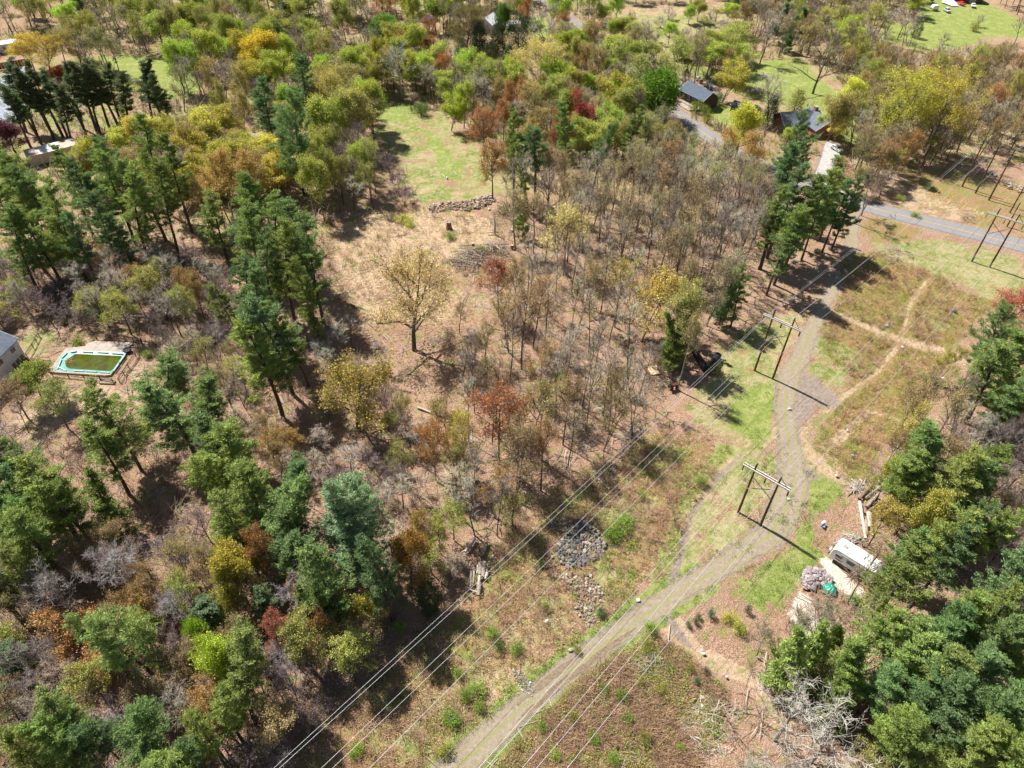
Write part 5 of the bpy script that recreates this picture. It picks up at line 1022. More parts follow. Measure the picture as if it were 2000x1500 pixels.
def t_bush(seed, n=34, r=.6, h=.6, ls=.17):
    rng = np.random.default_rng(seed); u = unit(rng.normal(size=(n, 3))); u[:, 2] = np.abs(u[:, 2]); C = u*np.array([r, r, h])*rng.uniform(.45, 1, (n, 1)); V, F = leaves(C, u+rng.normal(size=(n, 3))*.6, ls*rng.uniform(.6, 1.3, n), ls*.7, rng)
    return V, F, np.zeros(len(F), int), rng.random(len(F))
def t_twig(seed, n=18, r=.5, h=.8, w=.012):
    rng = np.random.default_rng(seed); a = rng.normal(size=(n, 3))*np.array([.15, .15, 0]); b = a+np.column_stack([rng.normal(size=(n, 2))*r, rng.uniform(.4, 1, n)*h])
    seg = np.column_stack([a, b, np.full(n, w*1.6), np.full(n, w)]); V, F = tubes(seg, 2); return V, F, np.zeros(len(F), int), rng.random(len(F))
T_TUFT = [t_tuft(s) for s in range(3)]; T_BUSH = [t_bush(s+10) for s in range(4)]; T_TWIG = [t_twig(s+20) for s in range(3)]; T_LOW = [t_bush(s+30, 22, .5, .28, .13) for s in range(3)]
CORR = [(1270, 840), (1400, 845), (1425, 880), (1345, 1000), (1320, 1100), (1240, 1165), (1080, 1290), (990, 1370), (900, 1480), (840, 1600), (450, 1600), (640, 1400), (780, 1250), (900, 1160), (1000, 1020), (1120, 930)]
LOWR = [(1270, 1240), (1330, 1270), (1420, 1350), (1400, 1450), (1330, 1540), (940, 1600), (960, 1500), (1060, 1400), (1160, 1310)]
HEATH = [(1630, 500), (1720, 490), (1815, 530), (1900, 575), (1955, 590), (1890, 640), (1850, 690), (1810, 760), (1780, 830), (1720, 880), (1690, 960), (1640, 930), (1585, 870), (1620, 800), (1665, 740), (1610, 690), (1600, 640), (1650, 560)]
CLRG = [(640, 430), (760, 405), (985, 405), (1000, 500), (1100, 560), (1100, 760), (900, 800), (760, 720), (680, 650), (640, 520)]
TRAILS = [[(1530, 880), (1600, 810), (1660, 765), (1715, 725), (1750, 680), (1765, 640), (1783, 585), (1812, 545)], [(1600, 600), (1680, 630), (1750, 660), (1830, 680), (1890, 700)]]
def offtrail(P):
    for tl in TRAILS: P = P[line_d(P, W2(tl), [.9]*len(tl)) < 0]
    return P
cat_ = np.concatenate
ROCKPX = W2([(1080, 1035), (1130, 1012), (1175, 1020), (1190, 1070), (1170, 1105), (1180, 1150), (1172, 1220), (1125, 1210), (1110, 1150), (1070, 1100)])
STR = (.60, .48, .29)
cover('dry_grass', 'pale dry grass tufts over the power line clearing', cat_([keepoff(scatter(CORR, 9000)), keepoff(scatter(LOWR, 4500)), scatter(CLRG, 5000), offtrail(scatter(HEATH, 2600))]), T_TUFT, [M_LEAF], (.7, 1.5), 'dry grass', STR)
cover('green_brush', 'low green leafing brush in patches along the power line', cat_([keepoff(scatter(CORR, 3600, .25)), keepoff(scatter(LOWR, 3000, .05, 1.4)), scatter(CLRG, 1100, .62)]), T_BUSH, [M_LEAF], (.6, 1.5), 'brush', (.30, .42, .06))
cover('olive_brush', 'low olive brush mixed into the dry grass', cat_([keepoff(scatter(CORR, 2600, .1, 1.7)), keepoff(scatter(LOWR, 2600, -.1, 1.9)), scatter(CLRG, 900, .5, 1.5)]), T_BUSH, [M_LEAF], (.5, 1.3), 'brush', (.38, .36, .09))
cover('brown_brush', 'brown leafless brush and brambles on the clearing', cat_([keepoff(scatter(CORR, 5200, -.2, 1.2)), keepoff(scatter(LOWR, 4600, -.4)), offtrail(scatter(HEATH, 2200, -.1)), scatter(CLRG, 1200, .3, .8)]), T_TWIG, [M_TWIG], (.7, 1.6), 'brush', (.34, .21, .135))
cover('heath_green', 'low green cover over the heath on the right', offtrail(scatter(HEATH, 11000, -.25, 1.1)), T_LOW, [M_LEAF], (.7, 1.4), 'heath', (.31, .36, .07))
cover('heath_brown', 'low reddish brown cover over the heath on the right', offtrail(scatter(HEATH, 7000, -.4, .9)), T_LOW, [M_LEAF], (.7, 1.3), 'heath', (.46, .28, .13))
GRA = [(1395, 690), (1450, 640), (1590, 600), (1560, 650), (1530, 700), (1525, 790), (1520, 860), (1500, 900), (1525, 960), (1480, 1040), (1420, 1090), (1340, 1110), (1400, 900), (1390, 850), (1330, 800)]
GRB = [(1565, 890), (1650, 950), (1650, 985), (1590, 1010), (1615, 1085), (1570, 1130), (1530, 1190), (1480, 1190), (1430, 1150), (1470, 1105), (1550, 1060), (1580, 980)]
cover('green_weeds', 'dark green weed clumps dotted over the short grass by the track', cat_([keepoff(scatter(GRA, 900, -.1, 2.3), -1), keepoff(scatter(GRB, 700, -.1, 2.1), -1), scatter([(1470, 870), (1530, 880), (1620, 940), (1600, 1010), (1540, 1050), (1430, 1090), (1440, 980)], 500, 0, 2)]), T_LOW, [M_LEAF], (.6, 1.6), 'weeds', (.11, .19, .035))
WOODS = [[(-40, 480), (640, 480), (760, 760), (900, 1000), (780, 1240), (640, 1400), (450, 1600), (-60, 1600)], [(960, 400), (1500, 380), (1480, 520), (1300, 760), (1200, 900), (950, 1040), (880, 900), (960, 700)], [(1700, 900), (2060, 760), (2060, 1600), (1450, 1600), (1420, 1350), (1520, 1220), (1700, 1040)]]
wp = cat_([scatter(w_, n_) for w_, n_ in zip(WOODS, (6500, 1500, 2600))]); wp = wp[poly_sd(wp, W2([(20, 640), (290, 640), (300, 800), (0, 860)])) < 0]
VG = []
for sgn in (-1, 1):
    for i, q in enumerate(tc[:-1]):
        if q[1] > at(1450, 1080).y or random.random() < .25: continue
        d = np.array(tc[i+1][:2])-np.array(q[:2]); d /= np.linalg.norm(d); nn = np.array([-d[1], d[0]])
        for k in range(3): VG.append(np.array(q[:2])+nn*sgn*(q[2]*1.3+abs(random.gauss(.2, .45))))
VG = np.array(VG); VG = VG[(np.sin(VG[:, 0]*.5)+np.sin(VG[:, 1]*.8+VG[:, 0]*.3)+RNG.normal(size=len(VG))*.4) > -.35]
cover('verge_grass', 'dark green grass clumps along both edges of the lower dirt track', VG, T_LOW, [M_LEAF], (.5, 1.1), 'grass', (.17, .27, .045))
cover('forest_brush', 'thin leafless saplings and brambles on the forest floor', wp, [t_twig(s+50, 14, .7, 1.3, .016) for s in range(3)], [M_TWIG], (.6, 1.7), 'undergrowth', (.30, .215, .16))
wp2 = cat_([scatter(w_, n_, .25) for w_, n_ in zip(WOODS, (2200, 900, 900))]); wp2 = wp2[poly_sd(wp2, W2([(20, 640), (290, 640), (300, 800), (0, 860)])) < 0]
def t_stick(seed):
    rng = np.random.default_rng(seed); seg = []
    for k in range(2):
        a = rng.uniform(0, 6.28); l = rng.uniform(.7, 1.6); p = rng.normal(size=2)*.6; b = rng.uniform(-.2, .2)
        seg.append([p[0]-math.cos(a)*l, p[1]-math.sin(a)*l, .05, p[0], p[1]+b, .12, .05, .04]); seg.append([p[0], p[1]+b, .12, p[0]+math.cos(a)*l, p[1]+math.sin(a)*l, .06, .04, .02])
    V, F = tubes(seg, 3); return V, F, np.zeros(len(F), int), rng.random(len(F))
cover('fallen_branches', 'fallen grey branches strewn over the leaf litter', cat_([scatter(WOODS[0], 1500), scatter(WOODS[1], 1500), scatter(WOODS[2], 900), scatter(CLRG, 260), scatter(LOWR, 200)]), [t_stick(s+90) for s in range(6)], [M_TWIG], (.7, 1.8), 'branches', (.38, .33, .28))
cover('forest_green', 'scattered green sprouting undergrowth on the forest floor', wp2, T_BUSH, [M_LEAF], (.5, 1.5), 'undergrowth', (.25, .27, .07))
UPPER = [[(-40, 60), (1900, -20), (2060, 320), (1690, 330), (1500, 380), (960, 380), (720, 180), (640, 480), (-40, 480)]]
up_ = scatter(UPPER[0], 11000); up_ = keepoff(up_)
for c_ in [CLEAR[0]]+CLEAR[4:]: up_ = up_[poly_sd(up_, c_) < 0]
cover('upper_brush', 'brown and grey underbrush below the upper woods', up_, [t_twig(s+60, 12, 1.2, 2.4, .03) for s in range(3)], [M_TWIG], (.8, 1.8), 'undergrowth', (.30, .23, .17))
up_ = scatter(UPPER[0], 9000, -.3)
for c_ in [CLEAR[0]]+CLEAR[4:]: up_ = up_[poly_sd(up_, c_) < 0]
cover('upper_green', 'yellow green underbrush below the upper woods', keepoff(up_), T_BUSH, [M_LEAF], (1.2, 2.8), 'undergrowth', (.38, .42, .09))
SH = [(1250, 1330, 13, 'olive bush'), (1180, 1345, 12, 'green bush'), (1290, 1345, 12, 'olive bush'), (1225, 1400, 13, 'green bush'), (1120, 1400, 12, 'olive bush'), (1060, 1420, 10, 'green bush'), (1160, 1440, 13, 'green bush'), (1260, 1440, 14, 'olive bush'), (1085, 1475, 12, 'bright green bush'), (1200, 1480, 12, 'green bush'), (1270, 1225, 12, 'bright green bush'), (1330, 1460, 9, 'bright green bush'), (1425, 1205, 14, 'yellow green bush'), (1445, 1225, 14, 'yellow green bush'), (1210, 1030, 22, 'large green thicket'), (1195, 1045, 16, 'green bush'), (1225, 1015, 14, 'green bush'), (880, 1398, 20, 'round green bush'), (932, 1345, 18, 'bright green bush'), (910, 1358, 14, 'green bush'), (870, 1465, 16, 'olive green bush'), (700, 1462, 12, 'bright green bush'), (690, 1475, 10, 'small green bush'), (935, 1380, 12, 'green bush'), (895, 1315, 10, 'small green bush'), (975, 1260, 12, 'dark green bush'), (960, 1235, 12, 'green bush'), (1128, 1268, 9, 'olive bush by the pale boulder'), (1010, 1265, 14, 'green bush'), (1265, 1260, 14, 'low olive bush'), (1215, 1360, 15, 'green bush'), (1350, 1305, 9, 'small olive bush'), (1055, 1100, 8, 'small green bush'), (1065, 1182, 8, 'small green bush'), (1170, 1198, 8, 'small bright bush'), (780, 1225, 14, 'shaded green bush'), (195, 610, 22, 'dark green leafy bush'), (150, 665, 12, 'green garden bush'), (285, 690, 10, 'small green bush'), (350, 670, 14, 'yellow green bush'), (365, 665, 12, 'yellow green bush'), (785, 425, 16, 'yellow green bush'), (800, 435, 12, 'yellow green bush'), (880, 460, 10, 'green bush beside the stump'), (940, 485, 12, 'yellow green bush at the brush heap'), (1090, 730, 12, 'bright green sapling'), (760, 820, 16, 'pale green bush'), (1255, 965, 9, 'small green bush'), (1370, 940, 10, 'green bush'), (1290, 700, 9, 'olive bush'), (1395, 720, 14, 'olive bush'), (1670, 1170, 12, 'green bush'), (1900, 645, 8, 'small dark bush'), (1840, 710, 6, 'small dark bush'), (1790, 420, 9, 'green bush'), (1760, 385, 9, 'yellow green bush'), (1815, 365, 9, 'dark green bush')]
for x, y, r_, lk in SH:
    dk = 'dark' in lk; c_ = (.10, .19, .03) if dk else ((.46, .48, .08) if 'yellow' in lk else ((.30, .46, .05) if 'bright' in lk else ((.34, .34, .07) if 'olive' in lk else (.24, .37, .05))))
    treepx('shrub', x, y, r_, r_*.08+.5, col=c_, look=lk)

# ------------------------------------------------------------------ swimming pool yard
M_CONC = simple('pale_concrete', (.38, .33, .28), .9, .2, 1.2, bump=.2); M_TEAL = simple('teal_cover', (.085, .30, .25), .45, .25, 1.5, spec=.4); M_TUBE = simple('pale_blue_tube', (.50, .62, .68), .4, .1, 2)
t = NT('algae_water', .06); t.b.inputs['Specular IOR Level'].default_value = .5
c = t.ramp(t.noise(.35, 4, .6, dist=1.5), [(.35, (.045, .05, .003)), (.55, (.075, .085, .004)), (.72, (.05, .13, .008))]); c = t.mix(t.ramp(t.noise(2.5, 3, .5, 5), [(.70, 0.0), (.73, .8)]), c, (.30, .26, .03)); t.bump(t.noise(4, 2), .05, .02); M_ALG = t.col(c)
M_WOOD = simple('dark_fence_wood', (.12, .07, .045), .85, .3, 3); M_GREYW = simple('grey_boards', (.36, .31, .27), .85, .2, 3)
ZD = .42
outer = [(96, 727), (128, 681), (150, 676), (248, 682), (272, 668), (238, 741), (214, 739), (97, 733)]
def w3(pts, z): return [at(x, y, z) for x, y in pts]
deck_px = [(94, 725), (128, 680), (172, 675), (250, 679), (246, 688), (216, 732), (205, 733), (110, 727)]
teal_px = [(107, 721), (119, 695), (137, 685), (247, 688), (245, 692), (219, 727), (212, 730), (124, 725)]
wat_px = [(129, 716), (127, 705), (147, 691), (236, 695), (238, 697), (221, 721), (216, 725), (136, 720)]
pc = at(180, 706, 0); root = empty('swimming_pool', pc, 0, 'in ground pool with algae green water and loose teal cover edge', 'swimming pool')
def ring(name, A, za, B, zb, mat, parent, c):
    a = [v-c for v in w3(A, za)]; b = [v-c for v in w3(B, zb)]; n = len(a); m = MB(); m.add(a+b, [(i, (i+1) % n, n+(i+1) % n, n+i) for i in range(n)]); return m.build(name, mat, parent)
n = len(deck_px); A = [v-pc for v in w3(deck_px, ZD)]; A0 = [Vector((v.x, v.y, -.1)) for v in A]
m = MB(); m.add(A+A0, [(i, n+i, n+(i+1) % n, (i+1) % n) for i in range(n)]); m.build('deck_wall', M_CONC, root)
ring('deck', deck_px, ZD, teal_px, ZD+.01, M_CONC, root, pc); ring('pool_cover_edge', teal_px, ZD+.02, wat_px, ZD-.12, M_TEAL, root, pc)
m = MB(); m.add([v-pc for v in w3(wat_px, ZD-.14)], [tuple(range(n))]); m.build('water', M_ALG, root)
for a, b in (((112, 721), (120, 702)), ((121, 699), (131, 689)), ((138, 688), (150, 686)), ((162, 687), (181, 688)), ((191, 688), (211, 689)), ((219, 690), (240, 691)), ((244, 694), (234, 708)), ((232, 711), (222, 725)), ((214, 728), (196, 727)), ((189, 726), (168, 725)), ((164, 725), (144, 724)), ((129, 724), (113, 716))):
    MB().tube(at(*a, ZD+.10)-pc, at(*b, ZD+.12)-pc, .13, k=8).build('water_tube', M_TUBE, root)
m = MB(); c_ = at(135, 704, ZD-.1)-pc
for k in range(60):
    p = c_+Vector((random.gauss(0, .6), random.gauss(0, .5), random.uniform(0, .03))); m.box(p, (random.uniform(.1, .25), random.uniform(.08, .2), .02), random.uniform(0, 3))
m.build('leaf_mat', simple('wet_leaves', (.26, .14, .06), .9, .3, 4), root)
dk = MB(); dk.prism([v[:2] for v in w3([(168, 674), (186, 668), (262, 671), (252, 679), (246, 687), (170, 684)], 0)], -.05, .30); tag(dk.build('pool_patio', simple('patio_slab', (.40, .33, .28), .9, .3, 1)), kind='structure')
q = at(248, 684, .44); root = empty('round_cover', q, 0, 'round black cover at the upper right corner of the pool', 'cover'); MB().tube((0, 0, 0), (0, 0, .18), .85, .8, 20).build('lid', simple('black_rubber', (.012, .012, .014), .6, .1), root); MB().tube((0, 0, .18), (0, 0, .24), .12, .1, 8).build('knob', M_STEEL, root)
def rail_fence(pts, label, h=1.2, step=2.4, mat=M_WOOD):
    w = [at(x, y, 0) for x, y in pts]; c = w[0].copy(); root = empty('rail_fence', c, 0, label, 'fence')
    for a, b in zip(w, w[1:]):
        L = (b-a).length; n = max(1, round(L/step)); d = (b-a).normalized(); an = math.atan2(d.y, d.x)
        for i in range(n+1):
            p = lerp(a, b, i/n)-c; MB().box((p.x, p.y, h/2-.05), (.13, .13, h+.1), an).build('post', mat, root)
        for z in (.45, .85, 1.12):
            mid = (a+b)/2-c; MB().box((mid.x-d.y*.08, mid.y+d.x*.08, z), (L, .05, .11), an).build('rail', mat, root)
rail_fence([(104, 735), (135, 738), (166, 741), (197, 743), (222, 748)], 'brown rail fence along the lower side of the pool')
rail_fence([(234, 747), (252, 719), (266, 697), (277, 672)], 'brown rail fence along the right side of the pool')
rail_fence([(277, 668), (245, 664), (218, 662), (190, 663)], 'brown rail fence along the upper side of the pool')
rail_fence([(54, 698), (66, 680), (78, 658)], 'short rail fence between the pool and the grey house', h=1.1)
w = [at(*p) for p in ((194, 750), (197, 742), (226, 745), (222, 751))]; c = w[0]; root = empty('planter_box', c, 0, 'low wooden planter box at the lower corner of the pool fence', 'planter')
for a, b in zip(w, w[1:]+w[:1]):
    mid = (a+b)/2-c; d = b-a; MB().box((mid.x, mid.y, .18), (d.length, .08, .36), math.atan2(d.y, d.x)).build('plank', M_GREYW, root)
m = MB(); m.prism([(v-c)[:2] for v in w], 0, .22); m.build('soil', simple('soil', (.30, .22, .15), .95, .3, 4), root)
q = at(84, 712); root = empty('wooden_steps', q, math.radians(35), 'dark wooden steps leading from the grey house to the pool', 'steps')
for k in range(5): MB().box((k*.32, 0, .7-k*.14), (.28, 1.3, .05)).build('step', M_WOOD, root)
for s in (-.6, .6): MB().tube((0, s, 1.5), (1.5, s, .95), .05, k=6).tube((0, s, 0), (0, s, 1.5), .05, k=6).tube((1.5, s, 0), (1.5, s, .95), .05, k=6).build('handrail', M_WOOD, root)

# ------------------------------------------------------------------ houses
t = NT('slate_shingles', .8); br_ = t.new('ShaderNodeTexBrick'); br_.inputs['Scale'].default_value = 2.2; br_.inputs['Color1'].default_value = (.10, .12, .16, 1); br_.inputs['Color2'].default_value = (.125, .145, .19, 1); br_.inputs['Mortar'].default_value = (.10, .11, .14, 1); t.L(t.co(), br_.inputs['Vector'])
c = t.mix(t.ramp(t.noise(.9, 4), [(.4, 0.0), (.7, .4)]), br_.outputs[0], (.24, .26, .30)); M_ROOF = t.col(c)
t = NT('red_brick', .9); br_ = t.new('ShaderNodeTexBrick'); br_.inputs['Scale'].default_value = 4; br_.inputs['Color1'].default_value = (.33, .11, .065, 1); br_.inputs['Color2'].default_value = (.26, .085, .05, 1); br_.inputs['Mortar'].default_value = (.35, .28, .24, 1); t.L(t.co(), br_.inputs['Vector']); M_BRICK = t.col(br_.outputs[0])
M_DROOF = simple('dark_blue_shingles', (.085, .11, .15), .8, .25, 1.5); M_DWALL = simple('dark_boards', (.10, .06, .045), .85, .3, 2); M_WTRIM = simple('white_trim', (.72, .72, .70), .6, .06, 2)
M_GWALL = simple('grey_stucco', (.60, .60, .62), .9, .12, 1); M_GLASS = simple('window_glass', (.03, .045, .05), .08, .1, 1, spec=.6); M_TANW = simple('tan_curtain_board', (.24, .15, .10), .8, .2, 2)
M_TROOF = simple('tan_roof', (.52, .42, .35), .85, .15, 1.5); M_WROOF = simple('white_roof', (.70, .70, .72), .6, .1, 1); M_WWALL = simple('white_siding', (.68, .68, .66), .7, .1, 2)
M_REDW = simple('red_siding', (.28, .05, .03), .85, .25, 2); M_REDB = simple('red_brown_boards', (.24, .085, .04), .85, .25, 1.5)
def window(parent, c, w, h, n_ang, fr=M_WTRIM, gl=M_GLASS, name='window'):
    f = MB().box(c, (w, .12, h), n_ang).build(name, fr, parent); nx, ny = math.sin(n_ang), -math.cos(n_ang)
    g1 = MB()
    dx, dy = math.cos(n_ang), math.sin(n_ang)
    for s in (-1, 1): g1.box((c[0]+nx*.05+dx*s*w*.235, c[1]+ny*.05+dy*s*w*.235, c[2]), (w*.42, .08, h*.84), n_ang)
    o = g1.build('pane', gl, f); return f
def gable(root, cx, cy, L, W, hw, hr, ang, mw, mr, over=.5, name='wall'):
    """walls and two roof slopes, ridge along the local x axis turned by ang"""
    M = Matrix.Translation((cx, cy, 0)) @ Matrix.Rotation(ang, 4, 'Z'); l, w = L/2, W/2
    V = [M @ Vector(p) for p in ((-l, -w, -.1), (l, -w, -.1), (l, w, -.1), (-l, w, -.1), (-l, -w, hw), (l, -w, hw), (l, w, hw), (-l, w, hw), (-l, 0, hw+hr), (l, 0, hw+hr))]
    m = MB(); m.add(V, [(0, 1, 5, 4), (2, 3, 7, 6), (1, 2, 6, 9, 5), (3, 0, 4, 8, 7)]); m.build(name, mw, root)
    k = over; s = hr/w
    for sg in (-1, 1):
        m = MB(); lo = hw-s*k; P = [(-l-k, sg*(w+k), lo), (l+k, sg*(w+k), lo), (l+k, 0, hw+hr), (-l-k, 0, hw+hr)]
        P2 = [(x, y, z+.16) for x, y, z in P]; P1 = [(x, y, z+.02) for x, y, z in P]
        V = [M @ Vector(p) for p in P1+P2]
        m.add(V, [(3, 2, 1, 0) if sg < 0 else (0, 1, 2, 3), (4, 5, 6, 7) if sg < 0 else (7, 6, 5, 4), (0, 1, 5, 4), (1, 2, 6, 5), (2, 3, 7, 6), (3, 0, 4, 7)]); m.build('roof', mr, root)
    m = MB()
    for sg in (-1, 1): m.box((0, 0, 0), (0, 0, 0)) if False else None
    for e in (-1, 1):
        for sg in (-1, 1):
            m.tube(M @ Vector((e*(l+k+.02), sg*(w+k), hw-s*k+.04)), M @ Vector((e*(l+k+.02), 0, hw+hr+.04)), .1, k=4)
    m.build('trim', M_WTRIM, root); return M
# brick house with slate roof
a = at(1527, 219, 5.4); b = at(1600, 215, 5.4); ang = math.atan2((b-a).y, (b-a).x); cen = (a+b)/2
root = empty('brick_house', (cen.x, cen.y, 0), 0, 'red brick house with blue grey roof and chimney beyond the tall pines', 'house')
L_ = (b-a).length
M = gable(root, 0, 0, L_, 9.0, 2.7, 2.6, ang, M_BRICK, M_ROOF)
dx, dy = math.cos(ang), math.sin(ang)
Mw = gable(root, dx*L_*.42+dy*3.0, dy*L_*.42-dx*3.0, 11.5, 9.5, 2.7, 2.7, ang-math.pi/2+.12, M_BRICK, M_ROOF, name='wing_wall')
c = (dx*L_*.40, dy*L_*.40, 0); mm = MB(); mm.box((c[0], c[1], 4.4), (1.0, 1.3, 4.4), ang); ch = mm.build('chimney', M_BRICK, root)
MB().box((c[0], c[1], 6.68), (1.2, 1.5, .18), ang).build('chimney_cap', M_STEEL, ch)
for s in (-.36, -.18, .02, .2): 
    p = M @ Vector((L_*s, -4.53, 1.5)); window(root, p, 1.3, 1.2, ang)
p = M @ Vector((L_*-.08, -4.53, 1.05)); MB().box(p, (1.0, .12, 2.1), ang).build('door', M_DWALL, root)
# dark roofed garage house by the road
a = at(1346, 160, 5.6); b = at(1390, 181, 5.6); ang = math.atan2((b-a).y, (b-a).x); cen = (a+b)/2
root = empty('roadside_house', (cen.x, cen.y, 0), 0, 'dark brown house with blue black roof beside the paved road', 'house')
L_ = (b-a).length; M = gable(root, 0, 0, L_, 7.0, 3.6, 2.2, ang, M_DWALL, M_DROOF, .6)
for s in (-.34, -.12, .12): window(root, M @ Vector((L_*s, -3.53, 2.0)), 1.2, 1.3, ang)
MB().box(M @ Vector((L_*.35, -3.53, 1.05)), (1.0, .12, 2.1), ang).build('door', M_WTRIM, root)
m = MB()
for k in range(6): m.tube(M @ Vector((L_*(-.45+.18*k), -4.9, 0)), M @ Vector((L_*(-.45+.18*k), -4.9, 1.1)), .05, k=5)
m.path([M @ Vector((-L_*.45, -4.9, 1.1)), M @ Vector((L_*.45, -4.9, 1.1))], .05, 5); m.build('porch_rail', M_GREYW, root)
MB().box(M @ Vector((0, -4.2, .15)), (L_*.95, 1.5, .3), ang).build('porch', M_GREYW, root)
# small shed right of it
q = at(1447, 204, 2.6); root = empty('garden_shed', (q.x, q.y, 0), 0, 'small dark shed with black roof between house and yellow tree', 'shed')
M = gable(root, 0, 0, 5.2, 3.6, 2.1, 1.1, ang+.12, M_DWALL, M_DROOF, .3); MB().box(M @ Vector((0, -1.83, .95)), (1.1, .08, 1.9), ang+.12).build('door', M_GREYW, root)
# driveway of the roadside house
m = MB(); m.add([Vector((*v[:2], .035)) for v in w3([(1325, 204), (1350, 192), (1378, 196), (1362, 213), (1345, 216)], 0)][::-1], [(0, 1, 2, 3, 4)]); tag(m.build('driveway', M_CONC), kind='structure')
m = MB(); m.add([Vector((*v[:2], .03)) for v in w3([(1588, 345), (1600, 322), (1612, 280), (1622, 274), (1640, 288), (1640, 320), (1625, 342), (1640, 362), (1650, 383), (1625, 378)], 0)][::-1], [tuple(range(10))]); tag(m.build('gravel_drive', simple('grey_gravel', (.40, .38, .36), .95, .25, 1.2)), kind='structure')
# grey house at the left edge
bc = at(55, 703); bl = at(8, 752); d = (bc-bl).normalized(); Lw = (bc-bl).length+7; ang = math.atan2(d.y, d.x); nrm = Vector((d.y, -d.x, 0))
root = empty('grey_house', bc, 0, 'two storey grey house with dark shingle roof at the left edge', 'house')
W = 11; cc = -d*Lw/2-nrm*W/2; cc = -d*Lw/2 - nrm*W/2
M = gable(root, cc.x, cc.y, Lw, W, 5.6, 2.6, ang, M_GWALL, M_ROOF, .35)
Mi = Matrix.Rotation(ang, 4, 'Z')
for (u, z, w_, h_, gl) in ((2.0, 4.4, 1.3, 1.2, M_GLASS), (6.0, 4.4, 1.6, 1.3, M_GLASS), (1.0, 1.5, 1.0, 1.7, M_TANW), (2.3, 1.5, 1.0, 1.7, M_TANW), (3.6, 1.5, 1.0, 1.7, M_TANW)):
    p = -d*u+nrm*.05; window(root, (p.x, p.y, z), w_, h_, ang, gl=gl)
p = nrm*1.6-d*2.2; MB().box((p.x, p.y, .9), (3.8, 3.0, .15), ang).build('balcony', M_WOOD, root)
m = MB()
for s in (-1.8, 0, 1.8):
    q = p+d*s+nrm*1.4; m.tube((q.x, q.y, 0), (q.x, q.y, 1.9), .06, k=5)
q0 = p-d*1.8+nrm*1.4; q1 = p+d*1.8+nrm*1.4; m.tube((q0.x, q0.y, 1.9), (q1.x, q1.y, 1.9), .05, k=5); m.build('balcony_rail', M_WOOD, root)
# long low building upper left
a = at(44, 292, 3.5); b = at(143, 268, 3.5); ang = math.atan2((b-a).y, (b-a).x); cen = (a+b)/2; L_ = (b-a).length
root = empty('low_building', (cen.x, cen.y, 0), 0, 'long low building with pale ribbed roof below the row of thin conifers', 'building')
d = (b-a).normalized(); n_ = Vector((d.y, -d.x, 0))
MB().box((n_.x*2.5, n_.y*2.5, 1.5), (L_, 5.0, 3.1), ang).build('wall', M_TROOF, root)
for k in range(26):
    u = -L_/2+L_*(k+.5)/26; p = d*u+n_*2.6; MB().box((p.x, p.y, 3.18+.02*(k % 2)), (L_/26-.06, 5.8, .1), ang).build('roof_panel', M_WROOF if 5 < k < 17 else M_TROOF, root)
# red cabin with tan roof
a = at(470, 268, 4.6); b = at(512, 262, 4.6); ang = math.atan2((b-a).y, (b-a).x); cen = (a+b)/2
root = empty('red_cabin', (cen.x, cen.y, 0), 0, 'red walled cabin with tan roof half hidden behind budding trees', 'house')
M = gable(root, 0, 0, (b-a).length+2, 9, 2.8, 2.2, ang, M_REDW, M_TROOF, .5)
for s in (-2.5, .5, 3): window(root, M @ Vector((s, -4.53, 1.6)), 1.2, 1.2, ang)
a = at(478, 312, 1.0); b = at(516, 302, 1.0); c = (a+b)/2; root = empty('porch_rail', (c.x, c.y, 0), 0, 'white railing in front of the red cabin', 'railing'); d = b-a; an = math.atan2(d.y, d.x)
MB().box((0, 0, 1.0), (d.length, .12, .12), an).build('top_rail', M_WTRIM, root)
for k in range(6): p = d*(k/5-.5); MB().box((p.x, p.y, .5), (.1, .1, 1.0), an).build('post', M_WTRIM, root)
# upper left trailer home, fences, driveway
a = at(0, 84, 3); b = at(41, 78, 3); ang = math.atan2((b-a).y, (b-a).x); cen = (a+b)/2; root = empty('mobile_home', (cen.x, cen.y, 0), 0, 'white roofed low building at the upper left edge', 'building')
MB().box((0, 0, 1.4), ((b-a).length+4, 4.2, 2.9), ang).build('wall', M_GWALL, root); MB().box((0, 0, 2.95), ((b-a).length+4.6, 4.8, .18), ang).build('roof', M_WROOF, root); M = Matrix.Rotation(ang, 4, 'Z')
for s in (-3, 1, 4): window(root, M @ Vector((s, -2.13, 1.6)), 1.2, 1.0, ang)
def board_fence(a, b, h, label, mat=M_REDB):
    a = at(*a); b = at(*b); d = b-a; L = d.length; n = int(L/.9); an = math.atan2(d.y, d.x); root = empty('board_fence', a, 0, label, 'fence')
    for k in range(n):
        p = d*((k+.5)/n); MB().box((p.x, p.y, h/2-.05), (L/n-.05, .06, h+random.uniform(-.05, .05)), an).build('board', mat, root)
    m = MB()
    for z in (.4, h-.3): m.box((d.x/2+d.y/L*.06, d.y/2-d.x/L*.06, z), (L, .06, .1), an)
    m.build('rail', mat, root)
board_fence((-12, 138), (54, 126), 2.2, 'red brown board fence below the white roofed building at the upper left'); board_fence((134, 104), (157, 108), 2.0, 'short red brown board fence right of the golden yellow tree')
m = MB(); m.add([Vector((*v[:2], .03)) for v in w3([(-20, 160), (20, 140), (48, 128), (50, 150), (60, 200), (20, 245), (-30, 240)], 0)][::-1], [tuple(range(7))]); tag(m.build('parking_area', simple('blue_grey_asphalt', (.28, .31, .36), .8, .2, 1)), kind='structure')
